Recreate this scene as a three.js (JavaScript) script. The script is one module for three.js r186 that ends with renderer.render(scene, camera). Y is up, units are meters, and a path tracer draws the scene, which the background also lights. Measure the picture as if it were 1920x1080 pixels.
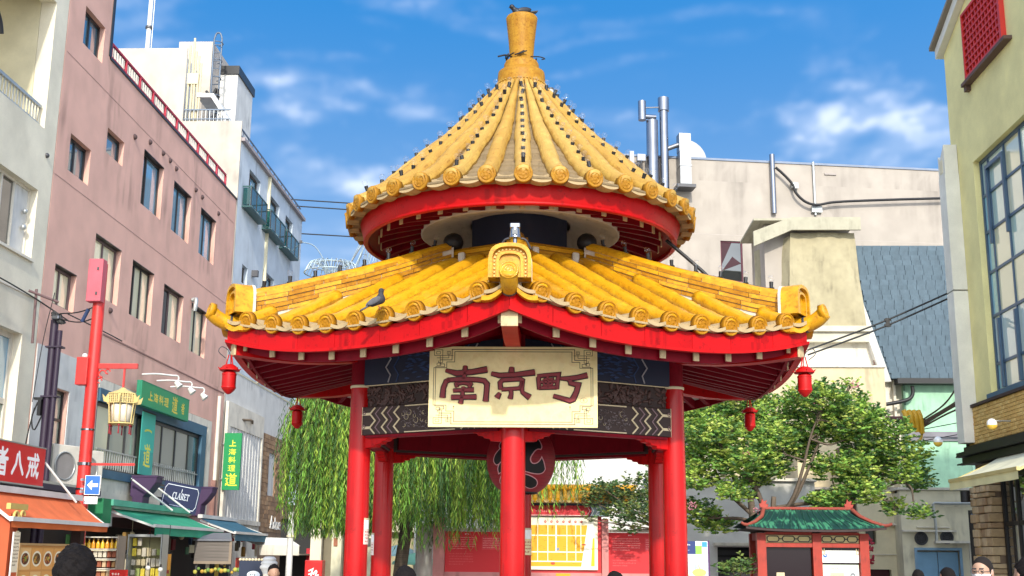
import * as THREE from 'three';
import { mergeGeometries } from 'three/addons/utils/BufferGeometryUtils.js';
import { MarchingCubes } from 'three/addons/objects/MarchingCubes.js';
import { RoundedBoxGeometry } from 'three/addons/geometries/RoundedBoxGeometry.js';

// ---------------------------------------------------------------- camera, sky, sun, exposure
const scene = new THREE.Scene();
const CAM_D = 14.18, B = THREE.MathUtils.degToRad(1.8);
const camera = new THREE.PerspectiveCamera(2 * THREE.MathUtils.radToDeg(Math.atan(540 / 2230.3)), 16 / 9, 0.1, 600);
camera.position.set(0, 1.6, CAM_D);
camera.rotation.order = 'YXZ';
camera.rotation.set(0.22132, 0.00665, 0.009245);
const renderer = new THREE.WebGLRenderer({ antialias: true });
renderer.toneMapping = THREE.LinearToneMapping;
renderer.toneMappingExposure = 1.5;
renderer.shadowMap.enabled = true;

const SUN_AZ = 5, SUN_EL = 29;   // degrees right of straight behind the camera, and above the horizon
const sunDir = new THREE.Vector3(Math.sin(SUN_AZ * Math.PI / 180) * Math.cos(SUN_EL * Math.PI / 180), Math.sin(SUN_EL * Math.PI / 180), Math.cos(SUN_AZ * Math.PI / 180) * Math.cos(SUN_EL * Math.PI / 180));
const sun = new THREE.DirectionalLight(new THREE.Color(1, 0.93, 0.80), 2.6);
sun.name = 'sun';
sun.position.copy(sunDir).multiplyScalar(90);
sun.castShadow = true;
Object.assign(sun.shadow.camera, { left: -40, right: 40, top: 40, bottom: -40, near: 1, far: 220 });
sun.shadow.mapSize.set(4096, 4096);
sun.shadow.radius = 3;
scene.add(sun, sun.target);

// periodic value noise
function hash(ix, iy, s) { let h = (ix * 374761393 + iy * 668265263 + s * 974634777) | 0; h = Math.imul(h ^ (h >>> 13), 1274126177); h ^= h >>> 16; return (h >>> 0) / 4294967296; }
function vnoise(x, y, per, s) {
  const ix = Math.floor(x), iy = Math.floor(y), fx = x - ix, fy = y - iy, u = fx * fx * (3 - 2 * fx), v = fy * fy * (3 - 2 * fy);
  const m = (a) => ((a % per) + per) % per, a = m(ix), b = m(ix + 1), c = m(iy), d = m(iy + 1);
  return (hash(a, c, s) * (1 - u) + hash(b, c, s) * u) * (1 - v) + (hash(a, d, s) * (1 - u) + hash(b, d, s) * u) * v;
}
function fbm(x, y, per, s, oct = 5) { let t = 0, a = 0.5, n = 0; for (let i = 0; i < oct; i++) { t += a * vnoise(x, y, per, s + i); n += a; x *= 2; y *= 2; per *= 2; a *= 0.5; } return t / n; }
const ss = (a, b, x) => { const t = Math.min(1, Math.max(0, (x - a) / (b - a))); return t * t * (3 - 2 * t); };
const lerp = (a, b, t) => a + (b - a) * t;
function rng(seed) { let a = seed >>> 0; return () => { a = (a + 0x6d2b79f5) | 0; let t = Math.imul(a ^ (a >>> 15), 1 | a); t = (t + Math.imul(t ^ (t >>> 7), 61 | t)) ^ t; return ((t ^ (t >>> 14)) >>> 0) / 4294967296; }; }

{ // sky: clear deep blue, paler towards the horizon, thin wind-torn clouds all round
  const W = 2048, H = 1024, data = new Float32Array(W * H * 4);
  for (let j = 0; j < H; j++) {
    const el = ((j + 0.5) / H - 0.5) * Math.PI, eld = el * 180 / Math.PI, y = Math.sin(el);
    for (let i = 0; i < W; i++) {
      const k = (j * W + i) * 4, ph = ((i + 0.5) / W - 0.5) * 2 * Math.PI, cx = Math.cos(ph) * Math.cos(el), cz = Math.sin(ph) * Math.cos(el);
      let t = Math.pow(1 - Math.max(0, y), 5.0);
      let r = Math.max(0.004, lerp(-0.03, 0.84, t)), g = lerp(0.142, 0.93, t), b = lerp(0.465, 0.95, t);
      const cs = cx * sunDir.x + y * sunDir.y + cz * sunDir.z;
      const ang = Math.acos(Math.max(-1, Math.min(1, cs))) * 180 / Math.PI, gl = 4.5 * Math.exp(-ang / 13) + 1.2 * Math.exp(-((ang / 58) ** 2));  // broad sun-side glow behind the camera, shaped to fill the shaded facades
      r += gl * 1.0; g += gl * 0.98; b += gl * 0.9;
      if (eld > 1) {
        const az = Math.atan2(cx, -cz) * 180 / Math.PI, yy = y + 0.12;
        const px = cx / yy * 2.2, pz = cz / yy * 2.2;
        const warp = fbm(px * 1.3 + 40, pz * 1.3 + 40, 4096, 71, 3);
        const f = fbm(px * 2.1 + warp * 1.6 + 20, pz * 5.2 + warp * 2.4 + 60, 4096, 11, 6);
        const f2 = fbm(az * 0.26 + eld * 0.16 + 100, eld * 0.62 - az * 0.17 + 100, 4096, 31, 7);
        const patch = (a, e, ra, re) => Math.exp(-(((az - a) / ra) ** 2) - (((eld - e) / re) ** 2));
        let m = 0.22 + 0.6 * ss(0.48, 0.7, fbm(px * 0.5 + 9, pz * 0.5 + 9, 4096, 5, 3));
        const pm = 0.9 * patch(17.5, 20.5, 6, 2.6) + 0.5 * patch(13.5, 18.3, 4, 1.3) + 0.85 * patch(-12.6, 22.0, 1.5, 0.5) + 0.55 * patch(-11.4, 20.8, 0.9, 0.5) + 0.9 * patch(-9, 16.6, 3.6, 3.0) + 0.35 * patch(-6.5, 19.5, 3.5, 2);
        let c = ss(0.5, 0.8, f) * m * 0.7 + pm * ss(0.45, 0.78, f2 * 0.9 + f * 0.1 + pm * 0.03) * 0.8;
        c *= 0.55 + 0.9 * ss(0.38, 0.66, fbm(az * 0.9 + eld * 0.5 + 50, eld * 1.9 - az * 0.5 + 50, 4096, 61, 5)); c = Math.min(0.8, c * 0.85) * ss(1, 6, eld);
        r = lerp(r, 0.80, c * 0.85); g = lerp(g, 0.86, c * 0.85); b = lerp(b, 0.98, c * 0.85);
      }
      data[k] = r; data[k + 1] = g; data[k + 2] = b; data[k + 3] = 1;
    }
  }
  const tex = new THREE.DataTexture(data, W, H, THREE.RGBAFormat, THREE.FloatType);
  tex.mapping = THREE.EquirectangularReflectionMapping; tex.magFilter = THREE.LinearFilter; tex.needsUpdate = true;
  scene.background = tex; scene.environment = tex;
}

// ---------------------------------------------------------------- helpers
const V = (x, y, z) => new THREE.Vector3(x, y, z), PI = Math.PI, D2R = PI / 180;
const DIR = V(Math.sin(B), 0, -Math.cos(B)), SIDE = V(Math.cos(B), 0, Math.sin(B));
const P = (w, s, h = 0) => V(0, h, CAM_D).addScaledVector(SIDE, w).addScaledVector(DIR, s);   // w metres right of, s metres ahead of where the photographer stands
const TURN = { L: PI / 2 - B, R: -PI / 2 - B, F: -B };

function tex(n, fn) { const d = new Uint8Array(n * n * 4); for (let j = 0; j < n; j++) for (let i = 0; i < n; i++) { const c = fn(i / n, j / n), k = (j * n + i) * 4; for (let q = 0; q < 3; q++) d[k + q] = Math.max(0, Math.min(255, (Array.isArray(c) ? c[q] : c) * 255)); d[k + 3] = 255; } const t = new THREE.DataTexture(d, n, n); t.wrapS = t.wrapT = THREE.RepeatWrapping; t.magFilter = THREE.LinearFilter; t.needsUpdate = true; return t; }
const TX = {
  mottle: tex(512, (x, y) => 0.80 + 0.17 * fbm(x * 6, y * 6, 6, 3, 6) + 0.05 * (hash((x * 512) | 0, (y * 512) | 0, 9) - 0.5) + 0.03),
  stain: tex(512, (x, y) => { const v = 0.5 * fbm(x * 34, y * 2, 34, 21, 5) + 0.5 * fbm(x * 20 + 3 * fbm(x * 6, y * 6, 6, 90, 3), y * 4, 20, 25, 5), m = fbm(x * 5, y * 5, 5, 8, 5); return 0.91 - 0.16 * ss(0.42, 0.78, v) * ss(0.35, 0.8, m) + 0.11 * (fbm(x * 12, y * 12, 12, 77, 5) - 0.5); }),
  glaze: tex(512, (x, y) => { const a = fbm(x * 8, y * 8, 8, 51, 5), s = ss(0.56, 0.78, fbm(x * 30, y * 30, 30, 15, 4)), w = ss(0.5, 0.68, fbm(x * 3, y * 3, 3, 19, 5)); return [0.90 + 0.2 * (a - 0.4) - 0.12 * s - 0.10 * w, 0.87 + 0.3 * (a - 0.4) - 0.14 * s - 0.13 * w, 0.8 + 0.4 * (a - 0.4) - 0.16 * s - 0.1 * w]; }),
  patina: tex(512, (x, y) => { const a = fbm(x * 5, y * 5, 5, 81, 6), v = fbm(x * 26, y * 4, 26, 83, 4), d = ss(0.46, 0.62, a * 0.6 + v * 0.4); return [lerp(0.25, 0.95, d) , lerp(0.42, 0.95, d), lerp(0.5, 0.9, d)]; }),
  paint: tex(512, (x, y) => { const a = fbm(x * 4, y * 4, 4, 141, 6), d = fbm(x * 30, y * 2, 30, 143, 4), c = ss(0.66, 0.7, fbm(x * 40, y * 40, 40, 147, 4)) * ss(0.5, 0.6, fbm(x * 7, y * 7, 7, 149, 3)); return 0.95 + 0.22 * (a - 0.5) - 0.14 * ss(0.5, 0.75, d) * ss(0.4, 0.6, a) - 0.10 * c; }),
  fine: tex(512, (x, y) => 0.5 + 0.5 * (fbm(x * 64, y * 64, 64, 13, 3) - 0.5) + 0.2 * (fbm(x * 8, y * 8, 8, 14, 3) - 0.5)),
  wood: tex(512, (x, y) => 0.72 + 0.26 * fbm(x * 4, y * 60, 4, 61, 3) * (0.7 + 0.5 * fbm(x * 4, y * 8, 4, 62, 3))),
};
const texCache = {};
function tx(name, sc, srgb) { const key = name + sc + srgb; if (!texCache[key]) { const t = TX[name].clone(); t.repeat.set(sc, sc); t.colorSpace = srgb ? THREE.SRGBColorSpace : THREE.NoColorSpace; t.needsUpdate = true; texCache[key] = t; } return texCache[key]; }
function mat(c, o = {}) {
  const m = new THREE.MeshPhysicalMaterial({ roughness: o.r ?? 0.75, metalness: o.m ?? 0, side: THREE.DoubleSide });
  if (Array.isArray(c)) m.color.setRGB(...c); else m.color.set(c);
  if (o.map !== null) m.map = tx(o.map ?? 'mottle', o.sc ?? 0.5, true);
  if (o.b) { m.bumpMap = tx('fine', o.bs ?? 1.5, false); m.bumpScale = o.b; }
  if (o.coat) { m.clearcoat = o.coat; m.clearcoatRoughness = o.cr ?? 0.15; }
  if (o.vc) m.vertexColors = true;
  if (o.tr) { m.transmission = o.tr; m.thickness = 0; }
  if (o.ior) m.ior = o.ior;
  if (o.spec !== undefined) m.specularIntensity = o.spec;
  return m;
}
// box-mapped uv in metres
function uvm(g) {
  if (!g.attributes.normal) g.computeVertexNormals();
  const p = g.attributes.position, n = g.attributes.normal, uv = new Float32Array(p.count * 2);
  for (let i = 0; i < p.count; i++) { const ax = Math.abs(n.getX(i)), ay = Math.abs(n.getY(i)), az = Math.abs(n.getZ(i)); let u, v; if (ay > ax && ay > az) { u = p.getX(i); v = p.getZ(i); } else if (ax > az) { u = p.getZ(i); v = p.getY(i); } else { u = p.getX(i); v = p.getY(i); } uv[2 * i] = u; uv[2 * i + 1] = v; }
  g.setAttribute('uv', new THREE.BufferAttribute(uv, 2)); return g;
}
function mg(list) {
  const out = list.flat().map((g) => { g = g.index ? g.toNonIndexed() : g; const q = new THREE.BufferGeometry(); for (const k of ['position', 'normal']) q.setAttribute(k, g.attributes[k]); return q; });
  return uvm(out.length === 1 ? out[0] : mergeGeometries(out));
}
function mesh(name, geo, m, parent) {
  const g = Array.isArray(geo) ? mg(geo) : geo;
  if (!g.attributes.uv) uvm(g);
  const o = new THREE.Mesh(g, m); o.name = name; o.castShadow = o.receiveShadow = true; (parent || scene).add(o); return o;
}
const part = (name, geo, m, parent) => mesh(name, geo, m, parent);
const used = {};
const numbered = (n) => { const k = used[n] = (used[n] ?? -1) + 1; return k ? n + '_' + String(k).padStart(3, '0') : n; };
function tag(o, label, category, group) { o.userData.label = label; if (category) o.userData.category = category; if (group) o.userData.group = group; return o; }
function thing(name, label, category, pos = V(0, 0, 0), turn = 0, group) { const o = new THREE.Group(); o.name = numbered(name); o.position.copy(pos); o.rotation.y = turn; scene.add(o); return tag(o, label, category, group); }
function copyOf(src, label, pos, turn) { const c = src.clone(); c.name = numbered(src.name.replace(/_\d{3}$/, '')); c.userData = { ...src.userData, label }; if (pos) c.position.copy(pos); if (turn !== undefined) c.rotation.y = turn; scene.add(c); return c; }
const bx = (w, h, d, x = 0, y = 0, z = 0) => new THREE.BoxGeometry(w, h, d).translate(x, y, z);
const bb = (x0, x1, y0, y1, z0, z1) => bx(x1 - x0, y1 - y0, z1 - z0, (x0 + x1) / 2, (y0 + y1) / 2, (z0 + z1) / 2);
const rb = (w, h, d, r, x = 0, y = 0, z = 0) => new RoundedBoxGeometry(w, h, d, 2, r).translate(x, y, z);
const cy = (r0, r1, h, x = 0, y = 0, z = 0, n = 14) => new THREE.CylinderGeometry(r1, r0, h, n).translate(x, y + h / 2, z);   // r0 at the foot
function bar(p, q, r, n = 6, r1 = r) { const d = q.clone().sub(p), l = d.length(); const g = new THREE.CylinderGeometry(r1, r, l, n); g.translate(0, l / 2, 0); g.applyQuaternion(new THREE.Quaternion().setFromUnitVectors(V(0, 1, 0), d.normalize())); g.translate(p.x, p.y, p.z); return g; }
// square bar between two points
function sqb(p, q, w, h) { const d = q.clone().sub(p), l = d.length(); const g = new THREE.BoxGeometry(w, h, l); g.translate(0, 0, l / 2); const m = new THREE.Matrix4().lookAt(q, p, V(0, 1, 0)); g.applyMatrix4(m); g.translate(p.x, p.y, p.z); return g; }
const tube = (pts, r, seg = 24, n = 6) => new THREE.TubeGeometry(new THREE.CatmullRomCurve3(pts), seg, r, n);
function lathe(pts, n = 28) { return new THREE.LatheGeometry(pts.map((p) => new THREE.Vector2(p[0], p[1])), n); }
function prism(pts, depth, holes = [], bevel = 0) { const s = new THREE.Shape(pts.map((p) => new THREE.Vector2(p[0], p[1]))); for (const h of holes) s.holes.push(new THREE.Path(h.map((p) => new THREE.Vector2(p[0], p[1])))); return new THREE.ExtrudeGeometry(s, { depth, bevelEnabled: bevel > 0, bevelSize: bevel, bevelThickness: bevel, bevelSegments: 1, curveSegments: 10 }); }
// a swept tube whose radius follows rad(t); scale squashes it; flat ends
function sweep(pts, rad, n = 10, closed = true, arc = [0, 2 * PI]) {
  const pos = [], idx = [], m = pts.length, up = V(0, 1, 0);
  for (let i = 0; i < m; i++) {
    const t = pts[Math.min(m - 1, i + 1)].clone().sub(pts[Math.max(0, i - 1)]).normalize();
    const s = V().crossVectors(t, up).normalize(), b = V().crossVectors(s, t);
    const r = typeof rad === 'function' ? rad(i / (m - 1), i) : rad;
    for (let k = 0; k <= n; k++) { const a = arc[0] + (arc[1] - arc[0]) * k / n, q = pts[i].clone().addScaledVector(s, Math.cos(a) * r).addScaledVector(b, Math.sin(a) * r); pos.push(q.x, q.y, q.z); }
  }
  for (let i = 0; i < m - 1; i++) for (let k = 0; k < n; k++) { const a = i * (n + 1) + k, b = a + n + 1; idx.push(a, a + 1, b, b, a + 1, b + 1); }
  if (closed) for (const e of [0, m - 1]) { const c = pos.length / 3; pos.push(pts[e].x, pts[e].y, pts[e].z); for (let k = 0; k < n; k++) { const a = e * (n + 1) + k; idx.push(...(e ? [a, a + 1, c] : [a + 1, a, c])); } }
  const g = new THREE.BufferGeometry(); g.setAttribute('position', new THREE.Float32BufferAttribute(pos, 3)); g.setIndex(idx); g.computeVertexNormals(); return g;
}
// a thick strip through rows of points: rows[i] = [outer, inner] etc., closed quads between consecutive cross-sections
function loft(sections) {
  const n = sections[0].length, pos = [], quad = (a, b, c, d) => pos.push(...a, ...b, ...c, ...a, ...c, ...d);
  for (let i = 0; i < sections.length - 1; i++) for (let k = 0; k < n; k++) { const k2 = (k + 1) % n; quad(sections[i][k], sections[i + 1][k], sections[i + 1][k2], sections[i][k2]); }
  for (const [s, f] of [[sections[0], 1], [sections.at(-1), 0]]) for (let k = 1; k < n - 1; k++) pos.push(...(f ? [...s[0], ...s[k], ...s[k + 1]] : [...s[0], ...s[k + 1], ...s[k]]));
  const g = new THREE.BufferGeometry(); g.setAttribute('position', new THREE.Float32BufferAttribute(pos, 3)); g.computeVertexNormals(); return g;
}
function grid(nu, nv, f) { const pos = [], idx = []; for (let j = 0; j <= nv; j++) for (let i = 0; i <= nu; i++) pos.push(...f(i / nu, j / nv)); for (let j = 0; j < nv; j++) for (let i = 0; i < nu; i++) { const a = j * (nu + 1) + i, b = a + nu + 1; idx.push(a, a + 1, b, b, a + 1, b + 1); } const g = new THREE.BufferGeometry(); g.setAttribute('position', new THREE.Float32BufferAttribute(pos, 3)); g.setIndex(idx); g.computeVertexNormals(); return g; }
function canvas(w, h, draw) { const c = document.createElement('canvas'); c.width = w; c.height = h; const x = c.getContext('2d'); draw(x, w, h); const t = new THREE.CanvasTexture(c); t.colorSpace = THREE.SRGBColorSpace; return t; }
// a flat printed panel: a thin box whose front carries the print
function panel(name, w, h, d, texture, edge, parent, x, y, z, o = {}) {
  const front = new THREE.MeshPhysicalMaterial({ map: texture, roughness: o.r ?? 0.5 });
  const g = new THREE.BoxGeometry(w, h, d).translate(x, y, z), m = new THREE.Mesh(g, [edge, edge, edge, edge, front, edge]);
  m.name = name; m.castShadow = m.receiveShadow = true; parent.add(m); return m;
}
// polyline strokes as raised bars (x, y) in metres
function stroke(pts, w, d, z, bevel = 0) {
  const L = [], Rr = [], W = (i) => Array.isArray(w) ? w[Math.min(i, w.length - 1)] : w;
  for (let i = 0; i < pts.length; i++) {
    const a = pts[Math.max(0, i - 1)], c = pts[Math.min(pts.length - 1, i + 1)], p = pts[i];
    let nx, ny;
    if (i && i < pts.length - 1) { const d1 = norm2(p[0] - a[0], p[1] - a[1]), d2 = norm2(c[0] - p[0], c[1] - p[1]); let mx = -(d1[1] + d2[1]), my = d1[0] + d2[0]; const l = Math.hypot(mx, my) || 1; mx /= l; my /= l; const k = 1 / Math.max(0.5, -d1[1] * mx + d1[0] * my); nx = mx * k; ny = my * k; }
    else { const t = norm2(c[0] - a[0], c[1] - a[1]); nx = -t[1]; ny = t[0]; }
    const q = W(i) / 2; L.push([p[0] + nx * q, p[1] + ny * q]); Rr.push([p[0] - nx * q, p[1] - ny * q]);
  }
  return prism([...L, ...Rr.reverse()], d, [], bevel).translate(0, 0, z);
}
const norm2 = (x, y) => { const l = Math.hypot(x, y) || 1; return [x / l, y / l]; };
// a wall with openings, front face on z = 0
function wall(parent, name, x0, x1, y0, y1, holes, m, t = 0.3, outline) {
  const g = prism(outline || [[x0, y0], [x1, y0], [x1, y1], [x0, y1]], t, holes.map((h) => [[h[0], h[2]], [h[0], h[3]], [h[1], h[3]], [h[1], h[2]]])).translate(0, 0, -t);
  return part(name, [g], m, parent);
}
// a window: frame with mullions, each pane a sub-part
function win(parent, x0, x1, y0, y1, o) {
  const f = o.f ?? 0.05, z = o.z ?? -0.14, fd = 0.06, cols = o.cols ?? [0.5], rows = o.rows ?? [];
  const G = [bb(x0, x1, y0, y0 + f, z - fd, z), bb(x0, x1, y1 - f, y1, z - fd, z), bb(x0, x0 + f, y0 + f, y1 - f, z - fd, z), bb(x1 - f, x1, y0 + f, y1 - f, z - fd, z)];
  const xs = [x0 + f, ...cols.map((c) => lerp(x0, x1, c)), x1 - f], ys = [y0 + f, ...rows.map((c) => lerp(y0, y1, c)), y1 - f], mw = (o.mw ?? f) / 2;
  for (const x of xs.slice(1, -1)) G.push(bb(x - mw, x + mw, y0 + f, y1 - f, z - fd + 0.004, z - 0.004));
  for (const y of ys.slice(1, -1)) for (let i = 0; i < xs.length - 1; i++) G.push(bb(xs[i] + (i ? mw : 0), xs[i + 1] - (i < xs.length - 2 ? mw : 0), y - mw, y + mw, z - fd + 0.004, z - 0.006));
  if (o.sill) G.push(bb(x0 - 0.03, x1 + 0.03, y0 - 0.05, y0 - 0.002, z - fd, 0.05));
  const w = part('window', G, o.frame, parent);
  let n = 0;
  for (let i = 0; i < xs.length - 1; i++) for (let j = 0; j < ys.length - 1; j++) { const mm = Array.isArray(o.glass) ? o.glass[n++ % o.glass.length] : o.glass; part('pane', [bb(xs[i] + (i ? mw : 0), xs[i + 1] - (i < xs.length - 2 ? mw : 0), ys[j] + (j ? mw : 0), ys[j + 1] - (j < ys.length - 2 ? mw : 0), z - 0.04, z - 0.03 - ((i + j) % 2) * 0.006)], mm, w); }
  return w;
}
// ---------------------------------------------------------------- materials
const M = {
  tile: mat([0.70, 0.355, 0.010], { r: 0.42, spec: 0.5, coat: 0.25, cr: 0.1, map: 'glaze', sc: 1.6, b: 0.002 }),
  tileD: mat([0.47, 0.215, 0.008], { r: 0.5, spec: 0.4, map: 'glaze', sc: 2.3, b: 0.003 }),
  tileP: mat([0.54, 0.345, 0.09], { r: 0.5, spec: 0.5, map: 'glaze', sc: 1.3, b: 0.003 }),
  tilePD: mat([0.45, 0.225, 0.022], { r: 0.5, spec: 0.4, map: 'glaze', sc: 2, b: 0.003 }),
  pan: mat([0.47, 0.34, 0.175], { r: 0.8, map: 'stain', sc: 1.3, b: 0.004 }),
  mortar: mat([0.74, 0.66, 0.55], { r: 0.9, sc: 2, b: 0.006 }),
  red: mat([0.52, 0.003, 0.004], { r: 0.42, spec: 0.35, map: 'paint', sc: 0.55, b: 0.0012 }),
  redShade: mat([0.24, 0.002, 0.012], { r: 0.55, spec: 0.3, map: 'stain', sc: 0.9 }),  // the red lacquer darkened to maroon, shade put into the colour
  column: mat([0.53, 0.003, 0.004], { r: 0.35, spec: 0.4, map: 'paint', sc: 0.55, b: 0.001, coat: 0.25, cr: 0.12 }),
  tip: mat([0.70, 0.53, 0.30], { r: 0.8, map: 'stain', sc: 3 }),
  soffit: mat([0.74, 0.68, 0.62], { r: 0.85, map: 'stain', sc: 0.8 }),
  navy: mat([0.012, 0.018, 0.05], { r: 0.6 }),
  brown: mat([0.055, 0.024, 0.016], { r: 0.6, map: 'wood', sc: 1 }),
  cream: mat([0.78, 0.66, 0.42], { r: 0.6 }),
  black: mat([0.012, 0.012, 0.014], { r: 0.5 }),
  steel: mat([0.36, 0.37, 0.41], { r: 0.12, m: 0.95 }),
  iron: mat([0.10, 0.10, 0.11], { r: 0.5, m: 0.5 }),
  white: mat([0.78, 0.77, 0.74], { r: 0.7 }),
  glass: new THREE.MeshPhysicalMaterial({ color: 0xffffff, roughness: 0.02, transmission: 1, thickness: 0, ior: 1.5 }),
};
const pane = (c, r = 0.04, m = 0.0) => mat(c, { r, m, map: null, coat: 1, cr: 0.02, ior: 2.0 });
M.paneSky = pane([0.06, 0.14, 0.19]);
M.paneBlue = pane([0.16, 0.36, 0.50]);  // this blue and the sky pane above carry sky reflection as base colour
M.paneDark = pane([0.015, 0.02, 0.022]);
M.paneCreamRefl = pane([0.92, 0.86, 0.58]);  // reflection of the opposite wall painted in as bright cream
M.paneGreen = pane([0.05, 0.16, 0.13]);
M.paneGrey = pane([0.50, 0.50, 0.38]);  // pale base colour holds a painted cream reflection
// ================================================================ the pavilion
const ROT = -1.517 * D2R;
const pav = thing('pavilion', 'red hexagonal pavilion with double yellow tiled roof in the middle of the square', 'pavilion', V(0, 0, 0), ROT);
const TAN = Math.tan(30 * D2R);
const HIP = [[0.72, 4.98], [1.0, 4.86], [1.4, 4.67], [1.8, 4.49], [2.22, 4.325], [2.6, 4.175], [2.94, 4.065], [3.14, 4.02], [3.3, 4.0]];
const hipH = (a) => { for (let i = 0; i < HIP.length - 1; i++) if (a <= HIP[i + 1][0]) return lerp(HIP[i][1], HIP[i + 1][1], (a - HIP[i][0]) / (HIP[i + 1][0] - HIP[i][0])); return 4.0; };
const RH = (a, u) => { const t = Math.min(1, Math.abs(u) / (a * TAN)), d = 0.22 * Math.pow(Math.max(0, (a - 1.3) / 1.82), 1.3); return hipH(a) - d * (1 - Math.pow(t, 2.4)); };
const EAVE = 3.12, hb = (u) => RH(3.1, u) - 0.235;
const faceA = (k) => (30 + 60 * k) * D2R;
function onFace(name, geo, m, k, parent = pav) { const o = part(name, geo, m, parent); o.rotation.y = faceA(k); return o; }
function onCorner(name, geo, m, k, parent = pav) { const o = part(name, geo, m, parent); o.rotation.y = 60 * k * D2R; return o; }
const G1 = (list) => mg(Array.isArray(list) ? list : [list]);   // shared, merged, uv-mapped geometry

{ // columns, ceiling, beams
  const gCol = G1(lathe([[0.13, 0.25], [0.128, 1.2], [0.124, 2.4], [0.118, 3.42]], 24)), gRing = G1(lathe([[0.119, 3.405], [0.127, 3.408], [0.127, 3.432], [0.119, 3.435]], 24));
  const gTop = G1(lathe([[0.117, 3.435], [0.117, 3.92]], 24)), gBase = G1(lathe([[0.24, 0], [0.24, 0.09], [0.2, 0.13], [0.19, 0.2], [0.15, 0.25], [0.13, 0.25]], 24));
  for (let k = 0; k < 6; k++) {
    const a = 60 * k * D2R, p = V(2 * Math.sin(a), 0, 2 * Math.cos(a)), c = part('column', gCol, M.column, pav); c.position.copy(p);
    part('column_ring', gRing, M.cream, c); part('column_head', gTop, M.redShade, c); part('column_base', gBase, M.white, c);  // column head takes the darker red as painted eave shade
  }
  part('ceiling', [new THREE.CylinderGeometry(1.98, 1.98, 0.04, 6).translate(0, 3.88, 0)], M.redShade, pav);
  // faces
  const trimG = [], stripe = [];
  for (const s of [-1, 1]) for (const [x, g] of [[0.73, trimG], [0.565, trimG], [0.40, trimG]]) g.push(stroke([[s * (x + 0.005), 3.172], [s * (x + 0.075), 3.105], [s * x, 3.03], [s * (x + 0.075), 2.955], [s * (x + 0.005), 2.885]].map((p) => [-p[0], p[1]]), 0.016, 0.007, 0.0));
  for (const s of [-1, 1]) for (const x of [0.665, 0.50]) stripe.push(stroke([[-s * (x - 0.005), 3.172], [-s * (x + 0.065), 3.105], [-s * x, 3.03], [-s * (x + 0.065), 2.955], [-s * (x - 0.005), 2.885]], 0.012, 0.005, 0.0));
  trimG.push(bb(-0.33, 0.33, 3.164, 3.176, 0, 0.006), bb(-0.33, 0.33, 2.882, 2.894, 0, 0.006));
  for (const s of [-1, 1]) for (const y of [3.105, 2.955]) trimG.push(bb(Math.min(s * 0.808, s * 0.93), Math.max(s * 0.808, s * 0.93), y - 0.014, y + 0.014, 0, 0.006));
  for (const s of [-1, 1]) for (const y of [3.105, 2.955]) stripe.push(new THREE.TorusGeometry(0.018, 0.006, 4, 10).translate(s * 0.885, y + 0.012, 0.008));
  const r = rng(5), gold = [], motif = [], carve = [], zig = [], blue = [];
  for (let i = 0; i < 44; i++) { const x = (r() - 0.5) * 0.72, y = 3.03 + (r() - 0.5) * 0.22, a = r() * 6; motif.push(stroke([[x, y], [x + Math.cos(a) * 0.02, y + Math.sin(a) * 0.012], [x + Math.cos(a + 0.7) * 0.04, y + Math.sin(a + 0.7) * 0.022]], [0.004, 0.012, 0.003], 0.005, 0)); }
  for (let i = 0; i < 60; i++) { const x = (r() - 0.5) * 0.7, y = 3.03 + (r() - 0.5) * 0.2, s = 0.012 + r() * 0.018; (i % 4 ? motif : gold).push(new THREE.TorusGeometry(s, 0.0028, 4, 10, 2.5 + r() * 3).rotateZ(r() * 6).translate(x, y, 0.003)); }
  for (let i = 0; i < 150; i++) { const x = (r() - 0.5) * 1.76, y = 3.305 + (r() - 0.5) * 0.19, a = r() * 6.3, s = 0.018 + r() * 0.02; carve.push(new THREE.SphereGeometry(1, 6, 4).scale(s * 1.6, s * 0.6, 0.014).rotateZ(a).translate(x, y, 0.0)); if (i % 3 === 0) carve.push(new THREE.TorusGeometry(s * 1.2, 0.006, 4, 10, 4).rotateZ(a).translate(x + 0.02, y, 0.005)); }
  for (const s of [-1, 1]) { zig.push(stroke([[-s * 0.60, 3.775], [-s * 0.545, 3.70], [-s * 0.61, 3.61], [-s * 0.545, 3.52], [-s * 0.575, 3.44]], 0.014, 0.006, 0)); blue.push(stroke([[-s * 0.49, 3.775], [-s * 0.435, 3.70], [-s * 0.50, 3.61], [-s * 0.435, 3.52], [-s * 0.465, 3.44]], 0.012, 0.005, 0)); }
  for (let i = 0; i < 90; i++) { const x = (r() - 0.5) * 0.8, y = 3.61 + (r() - 0.5) * 0.3, a = (r() - 0.5) * 0.8; blue.push(stroke([[x, y], [x + 0.03 * Math.cos(a), y + 0.03 * Math.sin(a)], [x + 0.07 * Math.cos(a), y + 0.05 * Math.sin(a)]], [0.004, 0.018 * (0.5 + r()), 0.004], 0.004, 0)); }
  const gLow = G1(rb(1.84, 0.315, 0.16, 0.012, 0, 3.03, 1.73)), gMid = G1(bb(-0.9, 0.9, 3.19, 3.42, 1.70, 1.76)), gUp = G1(rb(1.84, 0.38, 0.15, 0.01, 0, 3.612, 1.73)), gCap = G1([bb(-0.9, 0.9, 3.795, 3.87, 1.67, 1.79)]);
  const gTrims = trimG.map((g) => G1(g).translate(0, 0, 1.8105)), gStripes = stripe.map((g) => G1(g).translate(0, 0, 1.8105)), gGold = G1(gold).translate(0, 0, 1.8105), gMotif = G1(motif).translate(0, 0, 1.8105), gCarve = G1(carve).translate(0, 0, 1.762), gZig = G1(zig).translate(0, 0, 1.8055), gBlue = G1(blue).translate(0, 0, 1.8055);
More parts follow.
